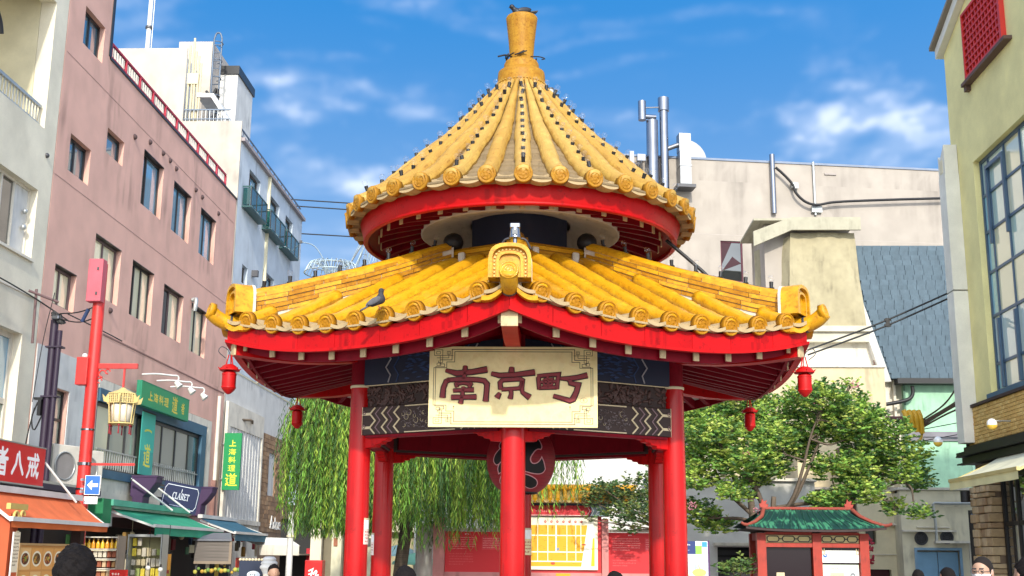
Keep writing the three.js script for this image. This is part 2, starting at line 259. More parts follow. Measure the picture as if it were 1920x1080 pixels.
  const gEdge = G1([bb(-0.86, 0.86, 2.845, 2.871, 1.665, 1.815), bb(-0.55, 0.55, 2.838, 2.844, 1.80, 1.816)]), gFrame = G1([bb(-0.925, -0.91, 2.875, 3.185, 1.81, 1.816), bb(0.91, 0.925, 2.875, 3.185, 1.81, 1.816), bb(-0.9, 0.9, 3.413, 3.423, 1.806, 1.814)]);
  const gCor = []; for (const s of [-1, 1]) gCor.push(prism([[0.89, 2.865], [0.52, 2.865], [0.53, 2.845], [0.585, 2.838], [0.60, 2.815], [0.66, 2.808], [0.675, 2.785], [0.74, 2.778], [0.755, 2.752], [0.89, 2.742]].map((p) => [s * p[0], p[1]]), 0.09, [], 0.006).translate(0, 0, 1.685));
  const mTrim = mat([0.82, 0.66, 0.40], { r: 0.5 }), mStripe = mat([0.30, 0.18, 0.19], { r: 0.6 }), mMotif = mat([0.20, 0.15, 0.15], { r: 0.6 }), mBlue = mat([0.03, 0.07, 0.20], { r: 0.5 }), mZig = mat([0.45, 0.42, 0.44], { r: 0.6 }), mCarve = mat([0.10, 0.045, 0.035], { r: 0.5 });
  for (let k = 0; k < 6; k++) {
    const l = onFace('lower_beam', gLow, M.brown, k), inFront = k === 0 || k === 5 || k === 1 || k === 4;
    onFace('upper_beam', gUp, M.navy, k); const c = onFace('carved_panel', gMid, M.brown, k); onFace('beam_cap', gCap, M.redShade, k); onFace('beam_edge', gEdge, M.redShade, k);
    if (inFront) { for (const g of gTrims) part('chevron_trim', g, mTrim, l); for (const g of gStripes) part('chevron_stripe', g, mStripe, l); part('scroll_motif', gMotif, mMotif, l).userData.kind = 'stuff'; part('beam_frame', gFrame, mTrim, l); part('carving', gCarve, mCarve, c).userData.kind = 'stuff'; const z = onFace('zigzag_trim', gZig, mZig, k); part('blue_motif', gBlue, mBlue, z).userData.kind = 'stuff'; part('gold_motif', gGold, mTrim, l).userData.kind = 'stuff'; }  // grey-pink stripes belong to the painted beam pattern
    for (const g of gCor) onFace('corbel', [g], M.red, k);
  }
  // a plain lining on the inner side of the beams
  const gIn = G1(bb(-0.86, 0.86, 2.90, 3.85, 1.60, 1.645)); for (let k = 0; k < 6; k++) onFace('inner_board', gIn, M.redShade, k);
}
{ // lower eaves: fascia, boards, rafters, soffit, hip rafters
  const ua = (a) => a * TAN, N = 24;
  const band = (a0, a1, lo, hi, cut = 0) => loft(Array.from({ length: N + 1 }, (_, i) => { const t = -1 + 2 * i / N, uo = t * (ua(a1) - cut), ui = t * (ua(a0) - cut), U = t * ua(3.1); return [[ui, lo(U), a0], [uo, lo(U), a1], [uo, hi(U), a1], [ui, hi(U), a0]]; }));
  const gBoards = []; { let t0 = -1; const w = [0.26, 0.3, 0.28, 0.32, 0.27, 0.31, 0.26]; for (const d of w) { const t1 = Math.min(1, t0 + d), secs = []; for (let i = 0; i <= 6; i++) { const t = lerp(t0 + 0.0012, t1 - 0.0012, i / 6), U = t * ua(3.1); secs.push([[t * ua(3.02), hb(U), 3.02], [t * ua(3.07), hb(U), 3.07], [t * ua(3.07), hb(U) + 0.2, 3.07], [t * ua(3.02), hb(U) + 0.2, 3.02]]); } gBoards.push(G1(loft(secs))); t0 = t1; } }
  const redV = [M.red, mat([0.55, 0.003, 0.005], { r: 0.38, spec: 0.35, map: 'paint', sc: 0.6, b: 0.0012 }), mat([0.49, 0.003, 0.005], { r: 0.48, spec: 0.3, map: 'paint', sc: 0.8, b: 0.0014 })], rq = rng(66);
  const gLip = G1(band(3.07, 3.092, (u) => hb(u), (u) => hb(u) + 0.028)), gB = G1(band(2.895, 2.925, (u) => hb(u) - 0.085, (u) => hb(u) + 0.03, 0.02)), gTopB = G1(band(2.9, 3.03, (u) => hb(u) + 0.03, (u) => hb(u) + 0.045, 0.01));
  const SO = (a, u) => { const t = Math.min(1, Math.abs(u) / ua(a)); const e = hb(t * ua(3.1)) + 0.025; return lerp(3.87 + 0.10 * Math.pow(t, 2), e, Math.pow(Math.min(1, Math.max(0, (a - 1.72) / 1.2)), 0.95)); };
  const gS = G1(grid(20, 12, (i, j) => { const a = lerp(1.66, 2.97, j), u = (i * 2 - 1) * ua(a); return [u, SO(a, u) + 0.002, a]; }));
  const raf = {}, us = [-1.62, -1.215, -0.81, -0.405, 0, 0.405, 0.81, 1.215, 1.62];
  us.forEach((u, i) => { // two rafters share every visible tip spacing
    const a0 = Math.max(1.7, (Math.abs(u) + 0.09) / TAN), secs = [];
    for (let j = 0; j <= 8; j++) { const a = lerp(a0, 2.955, j / 8), h = SO(a, u); secs.push([[u - 0.03, h - 0.105, a], [u + 0.03, h - 0.105, a], [u + 0.03, h, a], [u - 0.03, h, a]]); }
    const h = SO(2.955, u); raf[i] = [G1(loft(secs)), G1(bx(0.066, 0.096, 0.016, u, h - 0.046, 2.963))];
  });
  const gMidRaf = []; for (let i = 0; i < us.length - 1; i++) { const u = (us[i] + us[i + 1]) / 2, a0 = Math.max(1.7, (Math.abs(u) + 0.09) / TAN), secs = []; for (let j = 0; j <= 8; j++) { const a = lerp(a0, 2.89, j / 8), h = SO(a, u); secs.push([[u - 0.025, h - 0.10, a], [u + 0.025, h - 0.10, a], [u + 0.025, h, a], [u - 0.025, h, a]]); } gMidRaf.push(G1(loft(secs))); }
  const gHip = G1(loft(Array.from({ length: 9 }, (_, j) => { const r = lerp(1.95, 3.46, j / 8), h = lerp(3.93, 3.875, j / 8) - 0.05 * Math.sin(j / 8 * PI); return [[-0.075, h - 0.22, r], [0.075, h - 0.22, r], [0.075, h, r], [-0.075, h, r]]; }))), gHipTip = G1(rb(0.158, 0.228, 0.02, 0.006, 0, 3.765, 3.472));
  for (let k = 0; k < 6; k++) {
    for (const g of gBoards) onFace('fascia_board', g, redV[(rq() * 3) | 0], k); onFace('fascia_lip', gLip, M.red, k); onFace('eave_board', gB, M.redShade, k); onFace('eave_shelf', gTopB, M.redShade, k); onFace('soffit', gS, M.soffit, k);
    us.forEach((u, i) => { const q = onFace('rafter', raf[i][0], M.redShade, k); part('rafter_tip', raf[i][1], M.tip, q); });
    for (const g of gMidRaf) onFace('rafter', g, M.redShade, k);
    const hr = onCorner('hip_rafter', gHip, M.red, k); part('rafter_tip', gHipTip, M.tip, hr);
  }
}
// a round end tile with raised rings and a curl
const gDisk = (() => { const R0 = 0.102, g = [lathe([[0, 0.012], [0.018, 0.02], [0.03, 0.012], [0.05, 0.010], [0.054, 0.020], [0.061, 0.020], [0.065, 0.011], [0.080, 0.011], [0.084, 0.022], [0.097, 0.020], [R0, 0.010], [R0, -0.05], [0.0, -0.05]], 26).rotateX(PI / 2)];
  for (let i = 0; i < 5; i++) { const a = i * 1.2566; g.push(new THREE.TorusGeometry(0.016, 0.005, 5, 8, 3.6).rotateZ(a).translate(Math.cos(a) * 0.034, Math.sin(a) * 0.034, 0.013)); }
  return G1(g); })();
{ // lower roof
  const gSlope = G1(grid(22, 96, (i, j) => { const q = j * 16, k = Math.min(15, Math.floor(q)), f = Math.min(1, (q - k) * 1.2), a = lerp(0.74, 3.13, (k + f) / 16), u = (i * 2 - 1) * a * TAN; return [u, RH(a, u) - 0.012 + 0.02 * (q - k < 0.999 && f < 1 ? f : f >= 1 ? 1 - Math.min(1, ((q - k) * 1.2 - 1) * 5) : 0), a]; }));
  const tiles = [-4, -3, -2, -1, 0, 1, 2, 3, 4].map((q) => {
    const u = q * 0.365, a0 = Math.max(0.86, (Math.abs(u) + 0.12) / TAN), pts = [], n = Math.round((3.115 - a0) / 0.055);
    for (let i = 0; i <= n; i++) { const a = lerp(3.115, a0, i / n); pts.push(V(u, RH(a, u) + 0.045, a)); }
    const g = G1(sweep(pts, (t, i) => 0.072 + 0.009 * (1 - (i % 6) / 6) , 12));
    const d = pts[0].clone().sub(pts[1]).normalize();
    return { g, p: pts[0], tilt: Math.atan2(-d.y, d.z) };
  });
  const pans = [-5, -4, -3, -2, -1, 0, 1, 2, 3, 4].map((q) => { const u = (q + 0.5) * 0.365, w = 0.2, secs = []; if (Math.abs(u) > 1.7) return null;
    for (let i = 0; i <= 8; i++) { const t = i / 8 * 2 - 1, x = u + t * w / 2 * 1.05, h = RH(3.1, x) + 0.016 - 0.025 * (1 - t * t); secs.push([[x, h - 0.022, 2.98], [x, h - 0.022, 3.14], [x, h + 0.014, 3.135], [x, h + 0.014, 2.98]]); }
    return G1(loft(secs)); });
  const pans2 = [-4, -3, -2, -1, 0, 1, 2, 3].map((q) => { const u = (q + 0.5) * 0.365, w = 0.2, secs = [];
    for (let i = 0; i <= 6; i++) { const t = i / 6 * 2 - 1, x = u + t * w / 2, h = RH(3.02, x) + 0.05 - 0.04 * (1 - t * t); secs.push([[x, h - 0.02, 2.75], [x, h - 0.035, 3.07], [x, h, 3.07], [x, h + 0.015, 2.75]]); }
    return G1(loft(secs)); });
  const mr = rng(91), tmats = [M.tile, mat([0.73, 0.385, 0.014], { r: 0.4, spec: 0.5, coat: 0.25, cr: 0.1, map: 'glaze', sc: 1.25, b: 0.002 }), mat([0.66, 0.32, 0.008], { r: 0.42, spec: 0.5, coat: 0.25, cr: 0.12, map: 'glaze', sc: 2.1, b: 0.002 })];
  for (let k = 0; k < 6; k++) {
    onFace('roof_slope', gSlope, M.pan, k);
    for (const t of tiles) { const m = tmats[(mr() * 3) | 0], o = onFace('tile_row', t.g, m, k), d = part('tile_disk', gDisk, M.tileD, o); d.position.copy(t.p); d.rotation.x = t.tilt * 0.4; d.rotation.z = mr() * 0.5; }
    for (const g of pans) if (g) onFace('eave_tile', g, M.pan, k);
    for (const g of pans2) onFace('eave_tile', g, M.pan, k);
  }
  // hip ridges of stacked tiles
  const base = (r) => hipH(r * 0.866), cap = (r) => base(r) + 0.245;
  for (let k = 0; k < 6; k++) {
    const seen = k === 0 || k === 1 || k === 5, courses = 5, ch = 0.044, jr = rng(7 + k), rr0 = 0.98, rr1 = 3.30;
    if (seen) for (let c = 0; c < courses; c++) { let r = rr0 + (c % 2) * 0.12; while (r < rr1 - 0.05) { const len = 0.24 + jr() * 0.14, e = Math.min(rr1, r + len), secs = [], w = 0.118 + (c % 2) * 0.009 + jr() * 0.004; for (let i = 0; i <= 2; i++) { const q = lerp(r + 0.004, e - 0.004, i / 2), h = base(q) + c * (ch + 0.006); secs.push([[-w, h, q], [w, h, q], [w - 0.006, h + ch, q], [-w + 0.006, h + ch, q]]); } onCorner('ridge_tile', [loft(secs)], jr() < 0.5 ? M.tileD : M.tile, k); r = e; } }
    onCorner('ridge_core', [loft(Array.from({ length: 13 }, (_, i) => { const r = lerp(0.95, 3.31, i / 12), h = base(r); return [[-0.104, h - 0.06, r], [0.104, h - 0.06, r], [0.104, h + 0.222, r], [-0.104, h + 0.222, r]]; }))], M.mortar, k);
    const cp = Array.from({ length: 22 }, (_, i) => { const r = lerp(0.95, 3.31, i / 21); return V(0, cap(r) - 0.015, r); });
    onCorner('ridge_cap', [sweep(cp, (t, i) => 0.074 + (i % 4 === 0 ? 0.003 : 0), 12, true, [0, PI])], M.tile, k);
    // arched end piece, mortar joint, beads, and the up-turned horn tile below it
    const arch = (w, h, y) => { const p = [[-w, y]]; for (let i = 0; i <= 16; i++) { const a = PI - PI * i / 16, c = Math.cos(a), s = Math.sin(a); p.push([w * Math.sign(c) * Math.pow(Math.abs(c), 0.72), h - w * 0.9 + w * 0.9 * Math.pow(s, 0.72)]); } p.push([w, y]); return p; };
    const y0 = base(3.35) + 0.02, AW = 0.2, AH = 0.33;
    const end = onCorner('ridge_end', [prism(arch(AW, AH, 0), 0.14).translate(0, y0, 3.345), prism(arch(AW, AH, 0), 0.05, [arch(AW - 0.035, AH - 0.035, 0.001)]).translate(0, y0, 3.485), prism(arch(AW - 0.075, AH - 0.075, 0), 0.035, [arch(AW - 0.10, AH - 0.10, 0.001)]).translate(0, y0, 3.485)], M.tile, k);
    part('mortar_joint', [prism(arch(AW + 0.004, AH + 0.006, 0), 0.03).translate(0, y0, 3.315)], M.mortar, end);
    const beads = [], outl = arch(AW - 0.055, AH - 0.055, 0.02); { const cv = new THREE.CatmullRomCurve3(outl.map((p) => V(p[0], p[1], 0)), false, 'centripetal'); for (let i = 0; i <= 20; i++) { const p = cv.getPointAt(i / 20); beads.push(new THREE.SphereGeometry(0.012, 7, 5).translate(p.x, y0 + p.y, 3.489)); } }
    part('bead_row', beads, mat([0.85, 0.62, 0.22], { r: 0.4 }), end);
    const hp = [[3.25, 4.03], [3.42, 4.0], [3.55, 4.0], [3.64, 4.03], [3.70, 4.07], [3.745, 4.115]].map((p) => V(0, p[1], p[0]));
    const horn = onCorner('horn_tile', [sweep(new THREE.CatmullRomCurve3(hp).getPoints(14), (t) => lerp(0.085, 0.078, t), 14)], M.tile, k);
    const hd = part('tile_disk', gDisk, M.tile, horn); hd.position.copy(hp.at(-1)); hd.rotation.x = -0.2; hd.scale.setScalar(0.88);
    part('iron_strap', [lathe([[0.084, -0.012], [0.088, -0.012], [0.088, 0.012], [0.084, 0.012]], 16).rotateX(PI / 2).rotateX(-0.22).translate(0, 4.0, 3.54)], M.iron, horn);
    for (const s of [-1, 1]) onCorner('corner_eave_tile', [loft(Array.from({ length: 7 }, (_, i) => { const t = i / 6, x = s * lerp(0.07, 0.26, t), z = lerp(3.60, 3.50, t), h = lerp(3.94, 3.885, t) - 0.03 * Math.sin(t * PI) + 0.05; return [[x, h - 0.045, z - 0.14], [x, h - 0.045, z], [x, h, z], [x, h, z - 0.14]]; }))], M.tile, k);
  }
  // collar of stacked tiles round the core
  for (let c = 0; c < 5; c++) part('collar_course', [new THREE.CylinderGeometry(0.985 - (c % 2) * 0.012, 0.99 - (c % 2) * 0.012, 0.046, 6).translate(0, 4.885 + c * 0.05, 0)], c % 2 ? M.tileD : M.tile, pav);
  part('collar_core', [new THREE.CylinderGeometry(0.95, 0.95, 0.28, 6).translate(0, 4.97, 0)], M.mortar, pav);
  for (let k = 0; k < 6; k++) for (const s of [-1, 1]) { const o = onCorner('mortar_pad', [rb(0.09, 0.2, 0.05, 0.02, 0, 0, 0).rotateY(s * 0.5).translate(s * 0.2, 4.98, 0.89)], M.mortar, k); }
  part('collar_cap', [lathe([[0.62, 5.1], [0.9, 5.105], [0.97, 5.115], [0.96, 5.14], [0.85, 5.15], [0.62, 5.15]], 6).rotateY(0)], M.tileD, pav);
}
{ // core, upper eaves, upper roof
  part('core_wall', [new THREE.CylinderGeometry(0.66, 0.66, 0.62, 6).translate(0, 5.37, 0)], M.navy, pav);
  const US = (r) => r > 1.6 ? lerp(5.425, 5.32, (r - 1.6) / 0.26) : lerp(5.68, 5.425, (r - 0.6) / 1.0);
  part('upper_soffit', [lathe([[0.0, 5.72], [0.6, US(0.6) + 0.01], [0.9, US(0.9) + 0.01], [1.2, US(1.2) + 0.01], [1.58, US(1.58) + 0.01]], 68)], M.soffit, pav);
  part('eave_ring', [lathe([[1.58, US(1.58) + 0.01], [1.6, US(1.6) + 0.01], [1.88, US(1.88) + 0.01]], 68)], M.redShade, pav); part('ceiling_ring', [lathe([[0.62, 5.56], [0.9, 5.50], [1.2, 5.425], [1.22, 5.43], [1.22, 5.5]], 68)], M.soffit, pav);
  part('upper_fascia', [lathe([[1.86, 5.285], [1.90, 5.285], [1.915, 5.29], [1.915, 5.315], [1.905, 5.32], [1.965, 5.52], [1.90, 5.53], [1.86, 5.40], [1.86, 5.285]], 68)], M.red, pav);
  const NT = 34, off = 0.8 * D2R - ROT + 0.0;
  const rafG = G1(loft(Array.from({ length: 8 }, (_, j) => { const r = lerp(1.1, 1.72, j / 7), h = US(r) + 0.01, d = 0.095; return [[-0.026, h - d, r], [0.026, h - d, r], [0.026, h, r], [-0.026, h, r]]; }))), tipG = G1(bx(0.058, 0.1, 0.016, 0, US(1.72) - 0.036, 1.728));
  const prof = [[2.12, 5.555], [2.0, 5.615], [1.85, 5.725], [1.65, 5.895], [1.49, 6.06], [1.3, 6.235], [1.1, 6.42], [0.9, 6.63], [0.76, 6.80], [0.6, 7.0], [0.45, 7.185], [0.3, 7.37]];
  const scv = new THREE.CatmullRomCurve3(prof.map((p) => V(p[0], p[1] - 0.045, 0))), stepped = []; for (let i = 0; i < 17; i++) { const a = scv.getPointAt(i / 17), b = scv.getPointAt((i + 1) / 17); stepped.push([a.x, a.y], [a.x - 0.002, a.y + 0.024], [b.x, b.y + 0.002]); }
  part('upper_roof_slope', [lathe([[1.95, 5.50], [2.10, 5.50], ...stepped], 102)], mat([0.27, 0.19, 0.095], { r: 0.8, map: 'stain', sc: 1.6, b: 0.005 }), pav);
  const cv = new THREE.CatmullRomCurve3(prof.map((p) => V(0, p[1] + 0.01, p[0]))), pts = cv.getSpacedPoints(44);
  const rad = (r) => Math.min(0.09, 0.076 * r + 0.002);
  const rowG = G1(sweep(pts, (t, i) => rad(pts[i].z) * (0.95 + 0.13 * (1 - (i % 9) / 9)), 12));
  const panG = G1(loft(Array.from({ length: 7 }, (_, i) => { const t = i / 6 * 2 - 1, x = t * 0.105, h = 5.515 - 0.022 * (1 - t * t); return [[x, h - 0.022, 1.98], [x, h - 0.022, 2.115], [x, h + 0.012, 2.11], [x, h + 0.012, 1.98]]; }))), panG2 = G1(loft(Array.from({ length: 5 }, (_, i) => { const t = i / 4 * 2 - 1, x = t * 0.09, h = 5.605 - 0.022 * (1 - t * t); return [[x, h - 0.02, 1.8], [x, h - 0.05, 2.05], [x, h - 0.022, 2.05], [x, h + 0.08, 1.8]]; })));
  const pm = [M.tileP, mat([0.59, 0.385, 0.11], { r: 0.5, spec: 0.5, map: 'glaze', sc: 1.7, b: 0.003 }), mat([0.51, 0.31, 0.07], { r: 0.5, spec: 0.5, map: 'glaze', sc: 1.1, b: 0.003 })], mr = rng(33);
  for (let i = 0; i < NT; i++) {
    const a = off + i * 2 * PI / NT, o = part('upper_tile_row', rowG, pm[(mr() * 3) | 0], pav); o.rotation.y = a;
    const d = part('tile_disk', gDisk, M.tilePD, o); d.position.copy(pts[0]); d.rotation.z = mr() * 6; d.rotation.x = 0.1;
    const q = part('upper_rafter', rafG, M.redShade, pav); q.rotation.y = a; part('rafter_tip', tipG, M.tip, q);
    for (const g of [panG, panG2]) { const e = part('upper_eave_tile', g, M.pan, pav); e.rotation.y = a + PI / NT; }
  }
  const fin = part('finial', [lathe([[0.0, 7.30], [0.30, 7.36], [0.315, 7.39], [0.305, 7.42], [0.30, 7.55], [0.295, 7.585], [0.235, 7.61], [0.225, 7.63], [0.222, 7.70], [0.205, 7.735], [0.16, 7.755], [0.15, 7.78], [0.152, 7.81], [0.165, 8.0], [0.185, 8.19], [0.20, 8.315], [0.203, 8.338], [0.195, 8.355], [0.17, 8.36], [0.0, 8.35]], 36)], M.tilePD, pav);
  const bd = []; for (let i = 0; i < 48; i++) { const a = i * 2 * PI / 48; bd.push(new THREE.SphereGeometry(0.011, 6, 4).translate(0.315 * Math.sin(a), 7.415, 0.315 * Math.cos(a))); } part('bead_row', bd, M.tileP, fin);
  const cl = [], cr = rng(4); for (let i = 0; i < 16; i++) { const a = cr() * 6.28, r = 0.17 + cr() * 0.03; cl.push(bar(V(r * Math.sin(a), 7.775 + cr() * 0.03, r * Math.cos(a)), V((r + 0.02) * Math.sin(a + 0.5), 7.78 + cr() * 0.05, (r + 0.02) * Math.cos(a + 0.5)), 0.009, 5)); }
  cl.push(tube([V(0.12, 7.77, 0.12), V(0.24, 7.79, 0.06), V(0.30, 7.775, 0.04), V(0.26, 7.755, 0.06)], 0.008, 16), tube([V(-0.12, 7.77, 0.12), V(-0.2, 7.80, 0.1), V(-0.30, 7.79, 0.08)], 0.011, 12)); part('wire_clutter', cl, M.black, fin);
}
{ // hanging lanterns at the corners
  const body = G1([lathe([[0.02, -0.36], [0.045, -0.345], [0.085, -0.31], [0.092, -0.29], [0.092, -0.14], [0.075, -0.12], [0.03, -0.11]], 6), lathe([[0.03, -0.11], [0.13, -0.115], [0.135, -0.10], [0.09, -0.06], [0.06, -0.045], [0.03, -0.04]], 6)]), rim = G1([lathe([[0.097, -0.295], [0.097, -0.28], [0.088, -0.28]], 6), lathe([[0.097, -0.155], [0.097, -0.14], [0.088, -0.14]], 6)]), horn = [];
  for (let i = 0; i < 6; i++) { const a = i * PI / 3; horn.push(bar(V(0.11 * Math.sin(a), -0.108, 0.11 * Math.cos(a)), V(0.15 * Math.sin(a), -0.08, 0.15 * Math.cos(a)), 0.012, 5, 0.004)); }
  for (let i = 0; i < 3; i++) { const a = i * 2.094; horn.push(bar(V(0.05 * Math.sin(a), -0.05, 0.05 * Math.cos(a)), V(0.02 * Math.sin(a), 0.06, 0.02 * Math.cos(a)), 0.008, 5)); }
  const hook = G1([tube([V(0, 0.05, 0), V(0, 0.11, 0.03), V(0, 0.14, 0.1), V(0, 0.09, 0.13), V(0, 0.02, 0.05)], 0.005, 18, 5)]);
  const mR = mat([0.52, 0.008, 0.008], { r: 0.45, spec: 0.4, sc: 3 });
  const names = ['front', 'right front', 'right rear', 'rear', 'left rear', 'left front'];
  let first;
  [0, 1, 2, 3, 4, 5].forEach((k) => { if (k === 0 || k === 3) return; const a = 60 * k * D2R + ROT, pos = V(3.50 * Math.sin(a), 3.60, 3.50 * Math.cos(a)), label = 'small red metal lantern hanging from the ' + names[k] + ' corner of the pavilion eave';
    if (!first) { first = thing('eave_lantern', label, 'lantern', pos, a, 'lanterns at the pavilion eave corners'); const horns = horn.map((q) => G1(q)); for (const q of [body, rim, ...horns]) q.scale(0.82, 1, 0.82); part('lantern_body', body, mR, first); part('lantern_rim', rim, mR, first); for (const q of horns) part('roof_horn', q, mR, first); part('hook', hook, M.iron, first); } else copyOf(first, label, pos, a); });
}
{ // sign board with raised characters
  const W = 1.70, H = 0.815;
  const t = canvas(2048, 982, (x, w, h) => {
    x.fillStyle = '#ecd79c'; x.fillRect(0, 0, w, h);
    const r = rng(3); for (let i = 0; i < 900; i++) { x.fillStyle = `rgba(${150 + r() * 60},${120 + r() * 40},${60 + r() * 40},${0.02 + r() * 0.04})`; const q = 4 + r() * 60; x.beginPath(); x.ellipse(r() * w, r() * h, q, q * (0.2 + r()), r() * 3, 0, 7); x.fill(); }
    x.strokeStyle = '#2a2013'; 
    const pl = (p, lw) => { x.lineWidth = lw; x.beginPath(); p.forEach((q, i) => i ? x.lineTo(q[0], q[1]) : x.moveTo(q[0], q[1])); x.stroke(); };
    const corner = (fx, fy) => { const f = (p) => p.map((q) => [fx ? w - q[0] : q[0], fy ? h - q[1] : q[1]]);
      pl(f([[w / 2, 34], [275, 34], [275, 165], [130, 165]]), 8); pl(f([[w / 2, 62], [308, 62], [308, 190], [212, 190], [212, 262], [55, 262], [55, h / 2]]), 7); pl(f([[130, 165], [130, 215], [185, 215], [185, 250], [78, 250], [78, h / 2]]), 7);
      pl(f([[60, 40], [160, 40], [160, 200], [110, 200], [110, 175]]), 6); pl(f([[60, 40], [60, 110], [290, 110]]), 6); pl(f([[84, 62], [130, 62], [130, 92], [84, 92], [84, 62]]), 5); pl(f([[130, 110], [130, 235]]), 6); pl(f([[235, 60], [235, 140], [90, 140]]), 6); pl(f([[215, 60], [255, 60], [255, 95], [215, 95], [215, 60]]), 5); pl(f([[92, 205], [140, 205], [140, 235], [92, 235], [92, 205]]), 5); };
    for (const a of [0, 1]) for (const b of [0, 1]) corner(a, b);
    for (const px of [305, 1715]) { x.fillStyle = '#6b4a1c'; x.beginPath(); x.arc(px, 735, 9, 0, 7); x.fill(); x.fillStyle = 'rgba(110,70,20,.55)'; x.fillRect(px - 4, 738, 8, 30); }
    x.strokeStyle = '#5a3a1e'; x.lineWidth = 4; x.beginPath(); x.ellipse(1880, 655, 44, 30, 0, 0, 7); x.stroke(); x.font = '42px serif'; x.fillStyle = '#5a3a1e'; x.textAlign = 'center'; x.fillText('R', 1880, 669);
  });
  const s = thing('sign_board', 'cream name board with dark red carved characters on the front of the pavilion', 'sign', V(2.235 * Math.sin(ROT), 2.855, 2.235 * Math.cos(ROT)), ROT);
  panel('board', W, H, 0.05, t, M.cream, s, 0, H / 2, 0);
  part('back_batten', [bb(-0.6, -0.52, 0.05, 0.75, -0.16, -0.025), bb(0.52, 0.6, 0.05, 0.75, -0.16, -0.025)], M.redShade, s);
  const q = (a) => a.map((p) => [(p[0] - 700) / 1220 * W, H / 2 + (717 - p[1]) / 587 * H]);
  const chars = {
    nan: [[[[352, 566], [350, 606], [342, 668]], [26, 34, 26]], [[[210, 600], [290, 622], [400, 612], [512, 592]], [22, 40, 38, 44]], [[[190, 800], [196, 730], [214, 682], [242, 668]], [40, 34, 32, 30]], [[[220, 672], [330, 664], [440, 668], [492, 676], [512, 700], [508, 770], [503, 826]], [28, 34, 34, 34, 36, 34, 40]], [[[285, 690], [296, 722]], 26], [[[400, 690], [380, 722]], 26], [[[290, 702], [340, 694], [392, 702]], 18], [[[268, 748], [340, 744], [416, 742]], [24, 26, 34]], [[[254, 798], [340, 796], [436, 794]], [34, 30, 36]], [[[342, 720], [334, 780], [322, 842]], [24, 26, 32]]],
    jing: [[[[690, 574], [688, 612]], [30, 40]], [[[542, 622], [600, 636], [720, 630], [858, 612]], [26, 34, 34, 42]], [[[612, 738], [606, 690], [624, 670], [750, 662], [768, 672], [760, 718], [748, 728]], [34, 30, 28, 28, 30, 28, 28]], [[[618, 738], [690, 734], [756, 728]], 24], [[[768, 676], [764, 730], [770, 760], [822, 796]], [30, 28, 24, 42]], [[[684, 738], [688, 770], [680, 806]], [26, 26, 34]], [[[606, 764], [584, 800]], [22, 40]]],
    machi: [[[[884, 646], [886, 690], [892, 736]], [30, 26, 30]], [[[876, 640], [950, 632], [1030, 626], [1022, 680], [1016, 732]], [24, 26, 28, 26, 28]], [[[888, 726], [1016, 722]], 24], [[[950, 640], [954, 724]], 18], [[[892, 684], [1016, 678]], 18], [[[922, 664], [986, 660], [982, 704], [924, 706], [922, 664]], 13], [[[1040, 656], [1100, 658], [1170, 648], [1238, 632]], [20, 34, 34, 40]], [[[1108, 664], [1116, 690], [1172, 702], [1160, 750], [1134, 806], [1110, 818], [1050, 800], [992, 784]], [30, 30, 36, 36, 40, 34, 30, 26]]],
  };
  const mD = mat([0.23, 0.012, 0.018], { r: 0.4, spec: 0.5, map: 'stain', sc: 6 }), mO = mat([0.03, 0.005, 0.006], { r: 0.6 });
  for (const k in chars) { const c = part('character', chars[k].map(([p, w]) => stroke(q(p), (Array.isArray(w) ? w : [w]).map((v) => v / 1220 * W * 0.74), 0.016, 0.027, 0.003)), mD, s); part('character_outline', chars[k].map(([p, w], i) => stroke(q(p), (Array.isArray(w) ? w : [w]).map((v) => (v + 9) / 1220 * W), 0.005, 0.0255 + i * 0.0002)), mO, c); }
}
